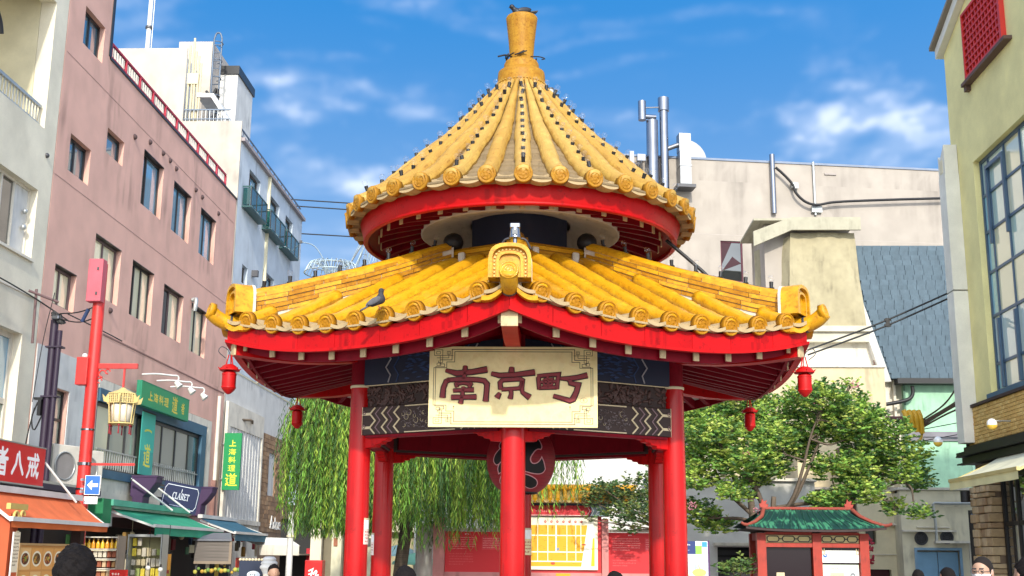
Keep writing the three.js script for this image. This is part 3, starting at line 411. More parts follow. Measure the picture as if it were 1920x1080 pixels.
{ // big paper lantern inside
  const t = canvas(1024, 512, (x, w, h) => {
    x.fillStyle = '#8e1020'; x.fillRect(0, 0, w, h); x.fillStyle = 'rgba(40,0,5,.35)'; for (let i = 0; i < 20; i++) x.fillRect(0, i * h / 20, w, 2);
    const X = (p) => 512 + (p - 640) * 0.40, Y = (p) => 60 + (p - 60) * 0.40;
    const blob = (b) => { x.beginPath(); b.forEach((q, i) => i ? x.quadraticCurveTo(X(q[0]), Y(q[1]), X(q[2]), Y(q[3])) : x.moveTo(X(q[0]), Y(q[1]))); x.closePath(); x.fillStyle = '#07060a'; x.fill(); x.lineWidth = 6; x.strokeStyle = '#d59aa0'; x.stroke(); };
    blob([[560, 120], [760, 100, 860, 220], [960, 360, 900, 430], [840, 400, 780, 520], [740, 600, 790, 640], [860, 660, 910, 540], [960, 640, 980, 720], [960, 830, 780, 790], [640, 740, 600, 760], [480, 700, 560, 120]]);
    blob([[620, 800], [760, 800, 880, 900], [960, 1000, 900, 1060], [820, 1120, 700, 1020], [620, 940, 620, 800]]);
    blob([[520, 140], [420, 200, 400, 300], [330, 340, 380, 420], [240, 560, 300, 640], [340, 690, 400, 620], [330, 680, 340, 800], [420, 760, 480, 740], [560, 600, 520, 140]]);
    blob([[380, 830], [440, 860, 470, 1080], [330, 1080, 300, 960], [330, 880, 380, 830]]);
    blob([[560, 810], [600, 900, 560, 1100], [500, 1000, 560, 810]]);
  });
  const L = thing('paper_lantern', 'big round dark red lantern with black brush character inside the pavilion', 'lantern', V(0.03, 2.31, 0), ROT);
  const m = new THREE.MeshPhysicalMaterial({ map: t, roughness: 0.55 }), pr = []; for (let i = 0; i <= 24; i++) { const a = -1.2 + 2.4 * i / 24; pr.push(new THREE.Vector2(0.405 * Math.pow(Math.cos(a), 0.75) * (1 + 0.006 * (i % 2)), 0.40 + 0.415 * Math.sin(a))); }
  const g = new THREE.LatheGeometry(pr, 48, PI); g.name = ''; mesh('lantern_body', g, m, L);
  part('lantern_ring', [lathe([[0.17, 0.0], [0.2, 0.0], [0.2, 0.04], [0.17, 0.04]], 24), lathe([[0.17, 0.77], [0.2, 0.77], [0.2, 0.82], [0.17, 0.82]], 24)], M.black, L);
  part('hanger', [bar(V(0, 0.8, 0), V(0, 1.55, 0), 0.012)], M.iron, L);
}
{ // strings of bulbs on roof ribs and ridges
  const socket = G1([cy(0.019, 0.024, 0.075, 0, 0, 0, 8), bx(0.034, 0.014, 0.06, 0, 0.004, 0)]), bulb = G1(lathe([[0.014, 0.07], [0.02, 0.085], [0.033, 0.105], [0.035, 0.12], [0.026, 0.142], [0, 0.15]], 10));
  const mg2 = new THREE.MeshPhysicalMaterial({ color: 0xffffff, roughness: 0.03, transmission: 1, thickness: 0, ior: 1.5 });
  const prof = [[2.05, 5.69], [1.85, 5.81], [1.65, 5.975], [1.49, 6.14], [1.3, 6.31], [1.1, 6.49], [0.9, 6.695], [0.76, 6.855], [0.6, 7.05], [0.45, 7.225], [0.36, 7.33]];
  const cv = new THREE.CatmullRomCurve3(prof.map((p) => V(0, p[1] - 0.005, p[0])));
  const ord = ['', 'first', 'second', 'third', 'fourth', 'fifth'];
  for (let j = -4; j <= 4; j++) {
    const a = 0.8 * D2R + j * 2 * 2 * PI / 34, L = thing('bulb_string', j === 0 ? 'string of clear bulbs on black sockets down the centre rib of the upper roof' : `string of clear bulbs down the upper roof, ${ord[Math.abs(j)]} lit rib ${j < 0 ? 'left' : 'right'} of the centre one`, 'string lights', V(0, 5.6, 0), a, 'bulb strings on the upper roof');
    const wp = cv.getSpacedPoints(30).map((p) => p.clone().add(V(0.008, -5.6 + 0.004, 0))); part('wire', [tube(wp, 0.005, 40, 5)], M.black, L);
    for (let i = 0; i < 12; i++) { const p = cv.getPointAt((i + 0.3) / 12), o = part('bulb_socket', socket, M.black, L); o.position.set(p.x, p.y - 5.6, p.z); const tl = rng(j * 40 + i + 900); o.rotation.set(0.25 + (tl() - 0.5) * 0.5, tl() * 3, (tl() - 0.5) * 0.5); part('bulb', bulb, mg2, o); }
  }
  for (const k of [1, 5, 2, 4]) {
    const a = 60 * k * D2R + ROT, side = (k < 3 ? 'right' : 'left') + (k === 1 || k === 5 ? ' front' : ' rear'), L = thing('bulb_string', `string of bulbs in black sockets along the ${side} ridge of the lower roof`, 'string lights', V(0, 4.4, 0), a, 'bulb strings on the lower roof ridges');
    const f = (r) => V(0, hipH(r * 0.866) + 0.305 - 4.4, r); part('wire', [tube(Array.from({ length: 14 }, (_, i) => f(1.1 + i * 0.165)), 0.006, 40, 5)], M.black, L);
    for (let i = 0; i < 8; i++) { const o = part('bulb_socket', socket, M.black, L); o.position.copy(f(1.15 + i * 0.29)); o.rotation.z = Math.sin(i * 7 + k) * 0.3; part('bulb', bulb, mg2, o); }
  }
}
{ // lamps, birds, label stickers
  const shell = G1([lathe([[0, 0.14], [0.05, 0.13], [0.085, 0.1], [0.1, 0.05], [0.105, 0.0], [0.0, 0.0]], 18).rotateX(PI / 2), bx(0.03, 0.12, 0.03, 0, -0.12, 0.03)]), face = G1(lathe([[0, 0.003], [0.09, 0.003], [0.095, -0.005]], 18).rotateX(-PI / 2));
  const fl = thing('floodlight', 'round black floodlight left of the dark core on the pavilion roof', 'floodlight', V(-0.80, 5.24, 0.42), 0.3, 'floodlights on the collar'); part('housing', [shell.clone().scale(1.15, 1.15, 1)], M.black, fl); part('lens', face, M.paneDark, fl);
  copyOf(fl, 'round black floodlight right of the dark core on the pavilion roof', V(0.80, 5.24, 0.45), -0.3);
  const sp = thing('spotlight', 'small silver spotlight above the front ridge ornament', 'spotlight', V(-0.05, 4.62, 2.9), ROT); part('housing', [cy(0.06, 0.045, 0.12, 0, 0.02, 0, 12), rb(0.1, 0.05, 0.09, 0.01, 0, 0.14, 0.0), cy(0.02, 0.02, 0.08, 0, -0.05, 0, 8)], M.steel, sp); part('lens', [bx(0.05, 0.05, 0.01, 0.0, 0.07, 0.06)], M.paneDark, sp);
  for (const s of [-1, 1]) part('bracket', [tube([V(s * 0.04, 0.03, -0.04), V(s * 0.10, 0.02, -0.06), V(s * 0.15, -0.06, -0.1)], 0.012, 10)], M.iron, sp);
    const pg = (name, label, pos, turn, mb, md, sc = 1) => { const o = thing(name, label, 'bird', pos, turn); part('body', [fieldMesh((x, y, z) => smin3(cap3(x, y, z, -0.05, 0, 0, 0.06, 0.015, 0, 0.042, 0.058), cap3(x, y, z, 0.07, 0.02, 0, 0.105, 0.10, 0, 0.045, 0.026), sph(x, y, z, 0.115, 0.115, 0, 0.03), 0.03), 0.2, 46).scale(sc, sc, sc)], mb, o);
    part('tail', [prism([[0, -0.018], [-0.15, -0.04], [-0.15, 0.04], [0, 0.018]], 0.012, [], 0.003).rotateX(PI / 2).rotateZ(0.15).translate(-0.07, 0.0, 0).scale(sc, sc, sc)], md, o);
    for (const s of [-1, 1]) part('wing', [new THREE.SphereGeometry(1, 12, 8).scale(0.10, 0.038, 0.014).rotateZ(0.15).translate(-0.03, 0.02, s * 0.052).scale(sc, sc, sc)], md, o);
    part('beak', [bar(V(0.14, 0.112, 0), V(0.172, 0.103, 0), 0.008, 6, 0.001).scale(sc, sc, sc)], M.black, o); part('leg', [bar(V(0.01, -0.05, 0.02), V(0.015, -0.10, 0.022), 0.004), bar(V(0.01, -0.05, -0.02), V(0.015, -0.10, -0.022), 0.004)].map((g) => g.scale(sc, sc, sc)), mat([0.4, 0.1, 0.08]), o); return o; };
  const p = pg('pigeon', 'grey pigeon perched on the yellow tiles of the left lower eave', V(-1.37, 3.95, 3.07), 0.3, mat([0.035, 0.035, 0.042], { sc: 8 }), mat([0.10, 0.10, 0.115], { sc: 8 }), 0.78); p.rotation.z = 0.42;
  const c = pg('crow', 'black bird crouching on top of the roof finial', V(0.0, 8.40, 0.05), PI + 0.35, mat([0.012, 0.012, 0.016], { r: 0.5 }), mat([0.015, 0.015, 0.02], { r: 0.5 }), 0.95); c.rotation.z = -0.35;
}
function cap3(x, y, z, ax, ay, az, bx_, by, bz, r0, r1) { const dx = bx_ - ax, dy = by - ay, dz = bz - az, t = Math.max(0, Math.min(1, ((x - ax) * dx + (y - ay) * dy + (z - az) * dz) / (dx * dx + dy * dy + dz * dz))); return Math.hypot(x - ax - dx * t, y - ay - dy * t, z - az - dz * t) - lerp(r0, r1, t); }
function sph(x, y, z, a, b, c, r) { return Math.hypot(x - a, y - b, z - c) - r; }
function smin(a, b, k) { const h = Math.max(k - Math.abs(a - b), 0) / k; return Math.min(a, b) - h * h * k * 0.25; }
function smin3(a, b, c, k) { return smin(smin(a, b, k), c, k); }
function fieldMesh(f, half, res) {
  const mc = new MarchingCubes(res, M.white, false, false, 200000); mc.isolation = 0;
  const h = res / 2;
  for (let k = 0; k < res; k++) for (let j = 0; j < res; j++) for (let i = 0; i < res; i++) mc.field[k * res * res + j * res + i] = -f((i - h) / h * half, (j - h) / h * half, (k - h) / h * half);
  mc.update();
  const n = mc.count, g = new THREE.BufferGeometry(), pp = new Float32Array(n * 3), nn = new Float32Array(n * 3);
  for (let i = 0; i < n * 3; i++) { pp[i] = mc.positionArray[i] * half; nn[i] = mc.normalArray[i]; }
  g.setAttribute('position', new THREE.BufferAttribute(pp, 3)); g.setAttribute('normal', new THREE.BufferAttribute(nn, 3)); return g;
}
// ================================================================ ground and buildings
{ const g = mesh('ground', [new THREE.PlaneGeometry(400, 400).rotateX(-PI / 2)], mat([0.33, 0.30, 0.27], { r: 0.85, sc: 0.35, b: 0.004 }), scene); g.userData.kind = 'structure'; g.position.y = -0.004;
  const pl = mesh('pavement', [new THREE.PlaneGeometry(17, 60).rotateX(-PI / 2)], mat([0.38, 0.35, 0.30], { r: 0.85, map: 'stain', sc: 0.7, b: 0.004 }), scene); pl.userData.kind = 'structure'; pl.position.copy(P(-0.5, 14)); pl.rotation.y = -B; }
const MW = {
  pink: mat([0.88, 0.52, 0.42], { r: 0.9, map: 'stain', sc: 0.16, b: 0.004, bs: 3 }),
  creamB: mat([0.90, 0.83, 0.66], { r: 0.9, sc: 0.3, b: 0.003, bs: 3 }),
  creamIn: mat([0.85, 0.77, 0.54], { r: 0.9, sc: 0.4, b: 0.003 }),
  whiteB: mat([0.80, 0.79, 0.76], { r: 0.9, map: 'stain', sc: 0.22, b: 0.003, bs: 3 }),
  blueShadeB: mat([0.68, 0.76, 0.84], { r: 0.9, map: 'stain', sc: 0.2, b: 0.004, bs: 3 }),  // white paint given the blue of its sky-lit shade
  grey: mat([0.48, 0.425, 0.37], { r: 0.92, map: 'stain', sc: 0.13, b: 0.003, bs: 3 }),
  beige: mat([0.74, 0.62, 0.40], { r: 0.92, map: 'stain', sc: 0.25, b: 0.003, bs: 3 }),
  yellow: mat([0.97, 0.87, 0.40], { r: 0.85, sc: 0.3, b: 0.003, bs: 3 }),
  paleY: mat([0.84, 0.80, 0.58], { r: 0.85, map: 'stain', sc: 0.4, b: 0.003, bs: 3 }),
  offw: mat([0.86, 0.80, 0.68], { r: 0.85, map: 'stain', sc: 0.35, b: 0.003 }),
  darkF: mat([0.02, 0.02, 0.022], { r: 0.4 }), alu: mat([0.55, 0.57, 0.56], { r: 0.4, m: 0.6 }), navyF: mat([0.06, 0.12, 0.20], { r: 0.4 }), teal: mat([0.05, 0.14, 0.22], { r: 0.6 }),
};
{ // cream building, far left
  const s0 = 14, X = (s) => s - s0, b = thing('cream_building', 'cream building with a railed balcony left of the pink building', 'building', P(-9.7, s0), TURN.L);
  wall(b, 'wall', X(14), X(21.55), 0, 16, [[X(16.5), X(21.0), 9.42, 12.0], [X(19.2), X(21.0), 6.86, 8.2], [X(18.6), X(20.95), 3.45, 5.45], [X(15.6), X(18.4), 6.86, 8.2]], MW.creamB, 0.3);
  part('body', [bb(X(14), X(21.5), 0, 9.3, -9, -0.31), bb(X(14), X(21.5), 12.1, 16, -9, -0.31), bb(X(14), X(21.5), 9.3, 12.1, -9, -1.9)], MW.creamIn, b);
  part('balcony_wall', [bb(X(20.99), X(21.5), 9.3, 12.1, -1.89, -0.305), bb(X(16.3), X(20.98), 9.31, 9.36, -1.89, -0.305), bb(X(20.3), X(20.98), 9.37, 12.09, -1.89, -1.5)], MW.creamIn, b);
  part('lintel', [bb(X(19.2), X(20.3), 10.55, 10.68, -1.88, -1.5)], MW.offw, b);
  const rl = part('balcony_railing', [bb(X(16.5), X(20.95), 9.80, 9.86, -0.12, -0.06), bb(X(16.5), X(20.95), 9.47, 9.5, -0.11, -0.07)], MW.alu, b);
  for (let i = 0; i < 36; i++) part('baluster', [bb(X(16.6 + i * 0.123), X(16.622 + i * 0.123), 9.5, 9.8, -0.1, -0.08)], MW.alu, rl);
  part('curved_hood', [sweep([V(X(18.9), 10.2, -0.4), V(X(18.9), 10.9, -0.4)], 0.35, 14)], MW.offw, b); part('hood_edge', [tube([V(X(18.55), 11.0, -0.1), V(X(18.8), 10.9, -0.1), V(X(19.05), 10.7, -0.1), V(X(19.15), 10.5, -0.1)], 0.06, 12)], M.black, b);
  win(b, X(19.2), X(21.0), 6.86, 8.2, { frame: MW.offw, glass: [M.paneGrey, M.paneDark, MW.whiteB], cols: [0.36, 0.64], z: -0.13, sill: 1 });
  win(b, X(15.6), X(18.4), 6.86, 8.2, { frame: MW.offw, glass: M.paneGrey, cols: [0.36, 0.64], z: -0.13 });
  for (const [y, r] of [[7.72, 0.055], [7.42, 0.06]]) part('vent_cowl', [new THREE.SphereGeometry(r, 12, 8).scale(1, 1, 0.8).translate(X(20.78), y, -0.1)], MW.alu, b);
  win(b, X(18.6), X(20.95), 3.45, 5.45, { frame: MW.offw, f: 0.1, glass: [M.paneGreen, M.paneBlue], cols: [0.55], rows: [0.38], z: -0.16 });
  part('string_course', [bb(X(14), X(21.56), 6.18, 6.21, 0, 0.02)], MW.offw, b);
  part('vent_cap', [new THREE.SphereGeometry(0.05, 10, 6).translate(X(21.2), 8.95, 0.01)], M.iron, b);
}
{ // pink building
  const s0 = 21.58, X = (s) => s - s0, b = thing('pink_building', 'dusty pink rendered building with dark framed windows on the left', 'building', P(-9.7, s0), TURN.L);
  const W = [[22.35, 23.41, 11.78, 12.6], [22.2, 23.25, 9.0, 9.77], [24.03, 25.03, 10.01, 10.57], [26.31, 27.74, 9.55, 10.88], [28.57, 30.02, 9.54, 10.83], [30.92, 32.37, 9.54, 10.82], [23.9, 25.4, 6.9, 8.16], [26.15, 27.62, 6.88, 8.15], [28.4, 29.95, 6.87, 8.1], [30.68, 32.1, 6.82, 8.1], [22.06, 23.1, 6.27, 7.05]];
  const shop = [[24.72, 33.15, 2.55, 5.22], [22.46, 23.2, 3.6, 4.68]];
  wall(b, 'wall', 0, 0, 0, 0, [...W, ...shop].map((w) => [X(w[0]), X(w[1]), w[2], w[3]]), MW.pink, 0.3, [[0, 0], [X(34.3), 0], [X(34.3), 12.05], [X(23.8), 12.05], [X(23.8), 15.5], [0, 15.5]]);
  part('body', [bb(0.02, X(34.28), 0, 11.6, -9, -0.31), bb(0.02, X(23.78), 11.6, 15.4, -9, -0.31)], mat([0.5, 0.32, 0.28]), b);
  part('lower_render', [prism([[0.01, 2.4], [X(24.68), 2.4], [X(24.68), 5.40], [0.01, 5.40]], 0.02, [[[X(22.44), 3.58], [X(22.44), 4.7], [X(23.22), 4.7], [X(23.22), 3.58]]]).translate(0, 0, 0.003)], MW.whiteB, b);
  part('coping', [bb(X(23.81), X(34.32), 12.05, 12.1, -0.32, 0.03), bb(X(23.72), X(23.84), 12.1, 15.4, -0.4, 0.02)], MW.darkF, b);
  part('joint', [bb(X(24.7), X(34.25), 6.13, 6.165, 0, 0.012)], mat([0.30, 0.16, 0.14]), b); part('joint', [bb(X(21.65), X(34.2), 8.735, 8.75, 0, 0.006), bb(X(21.65), X(34.2), 11.28, 11.295, 0, 0.006)], mat([0.6, 0.36, 0.31]), b);
  const rl = part('roof_railing', [bb(X(23.85), X(33.1), 12.43, 12.48, -0.05, 0.0), bb(X(23.85), X(33.1), 12.14, 12.17, -0.05, 0.0)], mat([0.55, 0.03, 0.06], { r: 0.5 }), b);
  for (let i = 0; i <= 10; i++) part('rail_post', [bb(X(23.86 + i * 0.92), X(23.92 + i * 0.92), 12.1, 12.43, -0.05, 0.005)], mat([0.55, 0.03, 0.06], { r: 0.5 }), rl);
  for (let i = 0; i < 60; i++) if (i % 6) part('rail_bar', [bb(X(23.9 + i * 0.153), X(23.915 + i * 0.153), 12.17, 12.43, -0.035, -0.02)], MW.alu, rl);
  const gl = [M.paneSky, M.paneSky, M.paneSky, M.paneBlue, M.paneBlue, M.paneBlue, M.paneCreamRefl, M.paneCreamRefl, M.paneCreamRefl, M.paneCreamRefl, M.paneCreamRefl];
  W.forEach((w, i) => { win(b, X(w[0]), X(w[1]), w[2], w[3], { frame: i < 6 ? MW.darkF : (i % 2 ? MW.darkF : mat([0.18, 0.12, 0.12])), glass: i === 3 ? [M.paneDark, M.paneBlue] : i === 7 || i === 8 ? [M.paneDark, gl[i], gl[i]] : gl[i], cols: i === 2 ? [] : i === 3 ? [0.36] : i === 7 ? [0.3, 0.62] : i === 8 ? [0.48] : [0.48], z: -0.11, f: 0.06 }); if (i > 2) part('lintel_strip', [bb(X(w[0]), X(w[1]), w[3] - 0.012, w[3] + 0.004, -0.29, 0.004)], MW.darkF, b); });  // thin dark strip lines the head of the taller openings
  for (const [s, y] of [[25.6, 10.92], [26.6, 11.15], [27.55, 11.2], [28.1, 11.2], [28.6, 11.15], [30.3, 11.12], [30.9, 11.1], [32.5, 11.1], [25.0, 6.72]]) part('vent_cap', [new THREE.SphereGeometry(0.07, 10, 6, 0, PI).translate(X(s), y, 0.0)], mat([0.10, 0.06, 0.06]), b);
  part('downpipe', [tube([V(X(30.6), 8.15, 0.02), V(X(30.6), 8.18, 0.12), V(X(30.55), 8.0, 0.14), V(X(30.55), 7.85, 0.12)], 0.06, 12, 8)], MW.alu, b);
  // first floor shop front
  const f = part('shop_front_frame', [bb(X(24.72), X(33.15), 5.0, 5.2, -0.12, 0.03), bb(X(32.8), X(33.15), 2.55, 4.998, -0.12, 0.03), bb(X(24.72), X(32.79), 2.55, 3.14, -0.12, 0.025)], MW.offw, b);
  part('blue_band', [bb(X(24.74), X(32.6), 4.72, 4.997, -0.1, 0.06), bb(X(32.2), X(32.6), 3.32, 4.715, -0.1, 0.06), bb(X(24.74), X(32.6), 3.14, 3.315, -0.1, 0.07)], MW.teal, f);
  win(b, X(24.76), X(32.18), 3.33, 4.71, { frame: MW.darkF, glass: [M.paneCreamRefl, M.paneGrey, M.paneGrey, M.paneGrey, M.paneGrey, M.paneGrey, M.paneGrey, M.paneGreen], cols: [0.12, 0.25, 0.345, 0.49, 0.59, 0.735, 0.88], z: -0.02, f: 0.07 });
  const gr = part('window_guard', [bb(X(24.9), X(27.3), 3.72, 3.75, 0.0, 0.03), bb(X(28.5), X(32.1), 3.64, 3.67, 0.0, 0.03)], MW.alu, b); for (let i = 0; i < 40; i++) { const s = i < 17 ? 24.95 + i * 0.14 : 28.55 + (i - 17) * 0.15; part('guard_bar', [bb(X(s), X(s + 0.02), 3.35, 3.72, 0.005, 0.025)], MW.alu, gr); }
  win(b, X(22.46), X(23.2), 3.6, 4.68, { frame: MW.darkF, glass: [M.paneGrey], cols: [], rows: [0.48], z: -0.08, f: 0.05 });
}
{ // white building beyond, side tinted blue as painted shade, balconies and rooftop works
  const s0 = 34.43, X = (s) => s - s0, b = thing('white_building', 'tall white building with green glass balconies beyond the pink one', 'building', P(-9.7, s0), TURN.L);
  const W = [[35.6, 37.0, 12.15, 13.48], [38.15, 39.75, 12.15, 13.48], [40.75, 41.9, 12.15, 13.46], [35.4, 36.05, 9.75, 10.33], [37.95, 39.55, 9.6, 10.78], [40.6, 42, 9.6, 10.7]];
  wall(b, 'wall', 0, X(43.45), 7.0, 14.02, W.map((w) => [X(w[0]), X(w[1]), w[2], w[3]]), MW.blueShadeB, 0.3);
  part('lower_wall', [bb(0, X(43.45), 0, 6.99, -0.3, 0)], MW.whiteB, b);
  part('body', [bb(0, X(43.45), 0, 14.0, -9, -0.305)], MW.whiteB, b);
  part('end_wall', [bb(-0.06, -0.002, 0, 14.62, -1.86, 0.004), bb(-0.06, -0.002, 0, 17.05, -9.0, -1.861)], mat([0.62, 0.56, 0.48], { r: 0.9, map: 'stain', sc: 0.2 }), b);
  part('end_wall_top', [bb(0, 7, 14.02, 17.05, -9, -2.1)], MW.whiteB, b);
  W.forEach((w) => win(b, X(w[0]), X(w[1]), w[2], w[3], { frame: mat([0.09, 0.07, 0.06]), glass: M.paneBlue, cols: [0.4], z: -0.12, f: 0.07 }));
  part('cornice', [bb(-0.02, X(43.5), 13.99, 14.1, -0.1, 0.12)], mat([0.42, 0.36, 0.36]), b); part('joint', [bb(0.02, X(43.4), 6.94, 6.97, 0, 0.015)], MW.creamIn, b); part('downpipe', [bb(X(38.0), X(38.1), 7, 14, 0.0, 0.09)], MW.creamIn, b);
  const bg = new THREE.MeshPhysicalMaterial({ color: new THREE.Color().setRGB(0.10, 0.32, 0.32), roughness: 0.05, transmission: 0.85, thickness: 0 });
  for (const [a, c] of [[34.9, 36.95], [37.45, 39.6], [39.95, 41.85]]) {
    const q = part('balcony', [bb(X(a), X(c), 12.02, 12.06, 0.0, 0.3), bb(X(a), X(c), 12.66, 12.70, 0.27, 0.3), bb(X(a), X(a) + 0.03, 12.66, 12.7, 0.0, 0.27), bb(X(c) - 0.03, X(c), 12.66, 12.7, 0.0, 0.27)], mat([0.02, 0.10, 0.10], { r: 0.4 }), b);
    for (let i = 0; i < 3; i++) part('balcony_panel', [bb(lerp(X(a), X(c), i / 3) + 0.04, lerp(X(a), X(c), (i + 1) / 3) - 0.02, 12.1, 12.64, 0.275, 0.285)], bg, q);
    part('balcony_panel', [bb(X(a) + 0.01, X(a) + 0.025, 12.1, 12.64, 0.03, 0.26)], bg, q);
    for (let i = 0; i <= 3; i++) part('balcony_post', [bb(lerp(X(a), X(c) - 0.04, i / 3), lerp(X(a), X(c) - 0.04, i / 3) + 0.04, 12.06, 12.66, 0.27, 0.298)], M.black, q);
  }
  const rm = mat([0.16, 0.2, 0.26], { r: 0.5, m: 0.4 }), rl = part('roof_railing', [bb(0.02, X(43.6), 14.5, 14.54, -0.14, -0.1), bb(0.02, X(43.6), 14.28, 14.31, -0.14, -0.1), bb(0.0, 0.04, 15.0, 15.04, -1.85, -0.4), bb(0.0, 0.03, 14.7, 14.73, -1.85, -0.4)], rm, b);
  for (let i = 0; i < 16; i++) part('rail_post', [bb(0.05 + i * 0.59, 0.08 + i * 0.59, 14.1, 14.5, -0.135, -0.105)], rm, rl); for (let i = 0; i < 12; i++) part('rail_post', [bb(0.005, 0.03, 14.62, 15.0, -1.8 + i * 0.125, -1.78 + i * 0.125)], MW.alu, rl);
  part('penthouse', [bb(2.0, 4.2, 14, 18.2, -2.85, -1.72)], mat([0.60, 0.53, 0.46]), b);
  part('tower', [bb(3.0, 5.0, 14, 17.45, -1.75, -1.1)], MW.whiteB, b); part('tower_cap', [bb(2.95, 5.1, 17.45, 17.75, -1.8, -1.05)], MW.darkF, b);
  part('canopy', [prism([[-1.5, 15.6], [-0.98, 15.58], [-0.42, 14.68], [-0.52, 14.66], [-1.05, 15.45], [-1.5, 15.46]], 1.2).rotateY(-PI / 2).translate(1.25, 0, 0).rotateY(0)].map((g) => { const q = g.clone(); return q; }), MW.whiteB, b);
  const pipes = [[-1.82, 17.2], [-1.70, 17.45], [-1.62, 17.0], [-1.52, 16.85], [-1.44, 16.6]]; for (const [z, h] of pipes) part('roof_pipe', [bar(V(0.1, 14.6, z), V(0.1, h, z), 0.035, 8)], mat([0.70, 0.62, 0.42]), b);
  part('pipe_box', [bb(0.05, 0.3, 15.9, 16.25, -1.85, -1.5)], MW.creamIn, b);
  const lad = part('ladder', [bar(V(2.0, 14.8, -1.68), V(2.0, 18.3, -1.68), 0.03), bar(V(2.0, 14.8, -1.42), V(2.0, 18.3, -1.42), 0.03), tube([V(2.0, 18.3, -1.68), V(2.0, 18.5, -1.6), V(2.0, 18.5, -1.5), V(2.0, 18.3, -1.42)], 0.03, 12)], rm, b);
  for (let i = 0; i < 12; i++) part('ladder_rung', [bar(V(2.0, 15 + i * 0.28, -1.68), V(2.0, 15 + i * 0.28, -1.42), 0.018, 5)], rm, lad); for (let i = 0; i < 5; i++) part('cage_hoop', [new THREE.TorusGeometry(0.2, 0.018, 5, 14, PI).rotateX(PI / 2).rotateY(0).translate(1.9, 15.6 + i * 0.62, -1.55)], rm, lad);
  part('cable_mess', [tube([V(1.9, 16.4, -1.8), V(1.9, 16.2, -1.6), V(1.9, 16.5, -1.45), V(1.9, 15.9, -1.4), V(1.9, 15.4, -1.5), V(1.9, 15.2, -1.3)], 0.05, 30)], M.black, b);
  part('wall_camera', [bx(0.14, 0.2, 0.2, X(36.6), 10.3, 0.1)], M.iron, b);
  part('wall_bracket', [tube([V(X(34.9), 5.6, 0.05), V(X(36), 5.58, 0.1), V(X(36.6), 5.62, 0.25), V(X(37.5), 5.6, 0.05)], 0.04, 20)], mat([0.2, 0.15, 0.1]), b);
  const an = thing('antenna_pole', 'thin white pole on the roof of the white building', 'pole', P(-14.35, 38.4, 14)); part('pole', [bar(V(0, 0, 0), V(0, 12, 0), 0.09, 8, 0.07)], M.white, an); part('cable', [bar(V(0.14, 0, 0), V(0.12, 12, 0), 0.02, 5)], MW.alu, an);
  part('pole_clamp', [cy(0.13, 0.13, 0.08, 0, 5.6, 0, 8)], M.iron, an);
}
{ // white shop front with the fluted shutter, and the brick front
  const s0 = 34.4, X = (s) => s - s0, b = thing('white_shop', 'low white shop front with fluted panel behind the upright green banner', 'building', P(-9.66, s0), TURN.L);
  part('surround', [prism([[0, 0], [X(38.75), 0], [X(38.75), 5.95], [0, 5.95]], 0.09, [[[X(34.68), 2.6], [X(34.68), 5.25], [X(38.6), 5.25], [X(38.6), 2.6]]])], MW.offw, b);
  for (let i = 0; i < 11; i++) part('flute', [bb(X(34.7 + i * 0.355), X(34.88 + i * 0.355), 2.6, 5.25, 0.0, 0.07), bb(X(34.88 + i * 0.355), X(35.055 + i * 0.355), 2.6, 5.25, 0.0, 0.02)], M.white, b);
  part('sill', [bb(0, X(38.7), 2.45, 2.58, 0.09, 0.15)], MW.offw, b);
  const p = thing('downpipe', 'thin white downpipe with brown cover between pink building and white shop', 'pipe', P(-9.69, 33.75)); part('pipe', [cy(0.07, 0.07, 6, 0, 0, 0, 8)], MW.offw, p); part('pipe_cover', [bx(0.16, 1.4, 0.2, 0.02, 2.9, 0.1)], mat([0.32, 0.17, 0.14]), p);
  const s1 = 38.8, Y = (s) => s - s1, k = thing('brick_front', 'brown tiled shop front with a narrow upright window behind the willow', 'building', P(-9.66, s1), TURN.L);
  const holes = [[Y(40.05), Y(41.0), 3.5, 4.92]]; wall(k, 'wall', 0, Y(43.1), 0, 5.5, holes.map((h) => [h[0], h[1], h[2], h[3]]), mat([0.33, 0.20, 0.11], { map: 'stain', sc: 0.7 }), 0.2);
  const br = rng(8), bm = [[0.42, 0.25, 0.13], [0.36, 0.21, 0.11], [0.46, 0.29, 0.16], [0.30, 0.18, 0.10]].map((c) => mat(c, { r: 0.85, sc: 2, b: 0.004 })), bl = bm.map(() => []);
  for (let r = 0; r < 22; r++) for (let c = 0; c < 12; c++) { const x0 = c * 0.36 + (r % 2) * 0.18 - 0.1, y0 = 2.3 + r * 0.145; const a = Math.max(0.01, x0), e = Math.min(Y(43.09), x0 + 0.35); if (e - a < 0.05 || (e > holes[0][0] && a < holes[0][1] && y0 + 0.135 > 3.5 && y0 < 4.92)) continue; bl[(br() * 4) | 0].push(bb(a, e, y0, y0 + 0.135, 0.0, 0.012 + br() * 0.012)); }
  bl.forEach((l, i) => { const o = part('tile_cladding', l, bm[i], k); o.userData.kind = 'stuff'; });
  win(k, holes[0][0], holes[0][1], 3.5, 4.92, { frame: M.black, glass: M.paneDark, cols: [], rows: [], z: -0.1 });
  const lt = [[[0, 0], [0.12, 0.42], [0.24, 0]], [[0.06, 0.15], [0.2, 0.15]], [[0.5, 0], [0.36, 0.02], [0.36, 0.22], [0.5, 0.24]], [[0.52, 0.42], [0.52, 0]], [[0.66, 0], [0.66, 0.24], [0.84, 0.24], [0.84, 0], [0.66, 0]], [[0.94, 0.14], [1.12, 0.14], [1.06, 0.24], [0.96, 0.2], [0.96, 0.02], [1.12, 0.0]]];
  part('shop_lettering', lt.map((l) => stroke(l.map((p) => [Y(40.5) + p[0] * 1.3, 2.42 + p[1] * 0.9]), 0.05, 0.03, 0.03)), M.white, k);
}
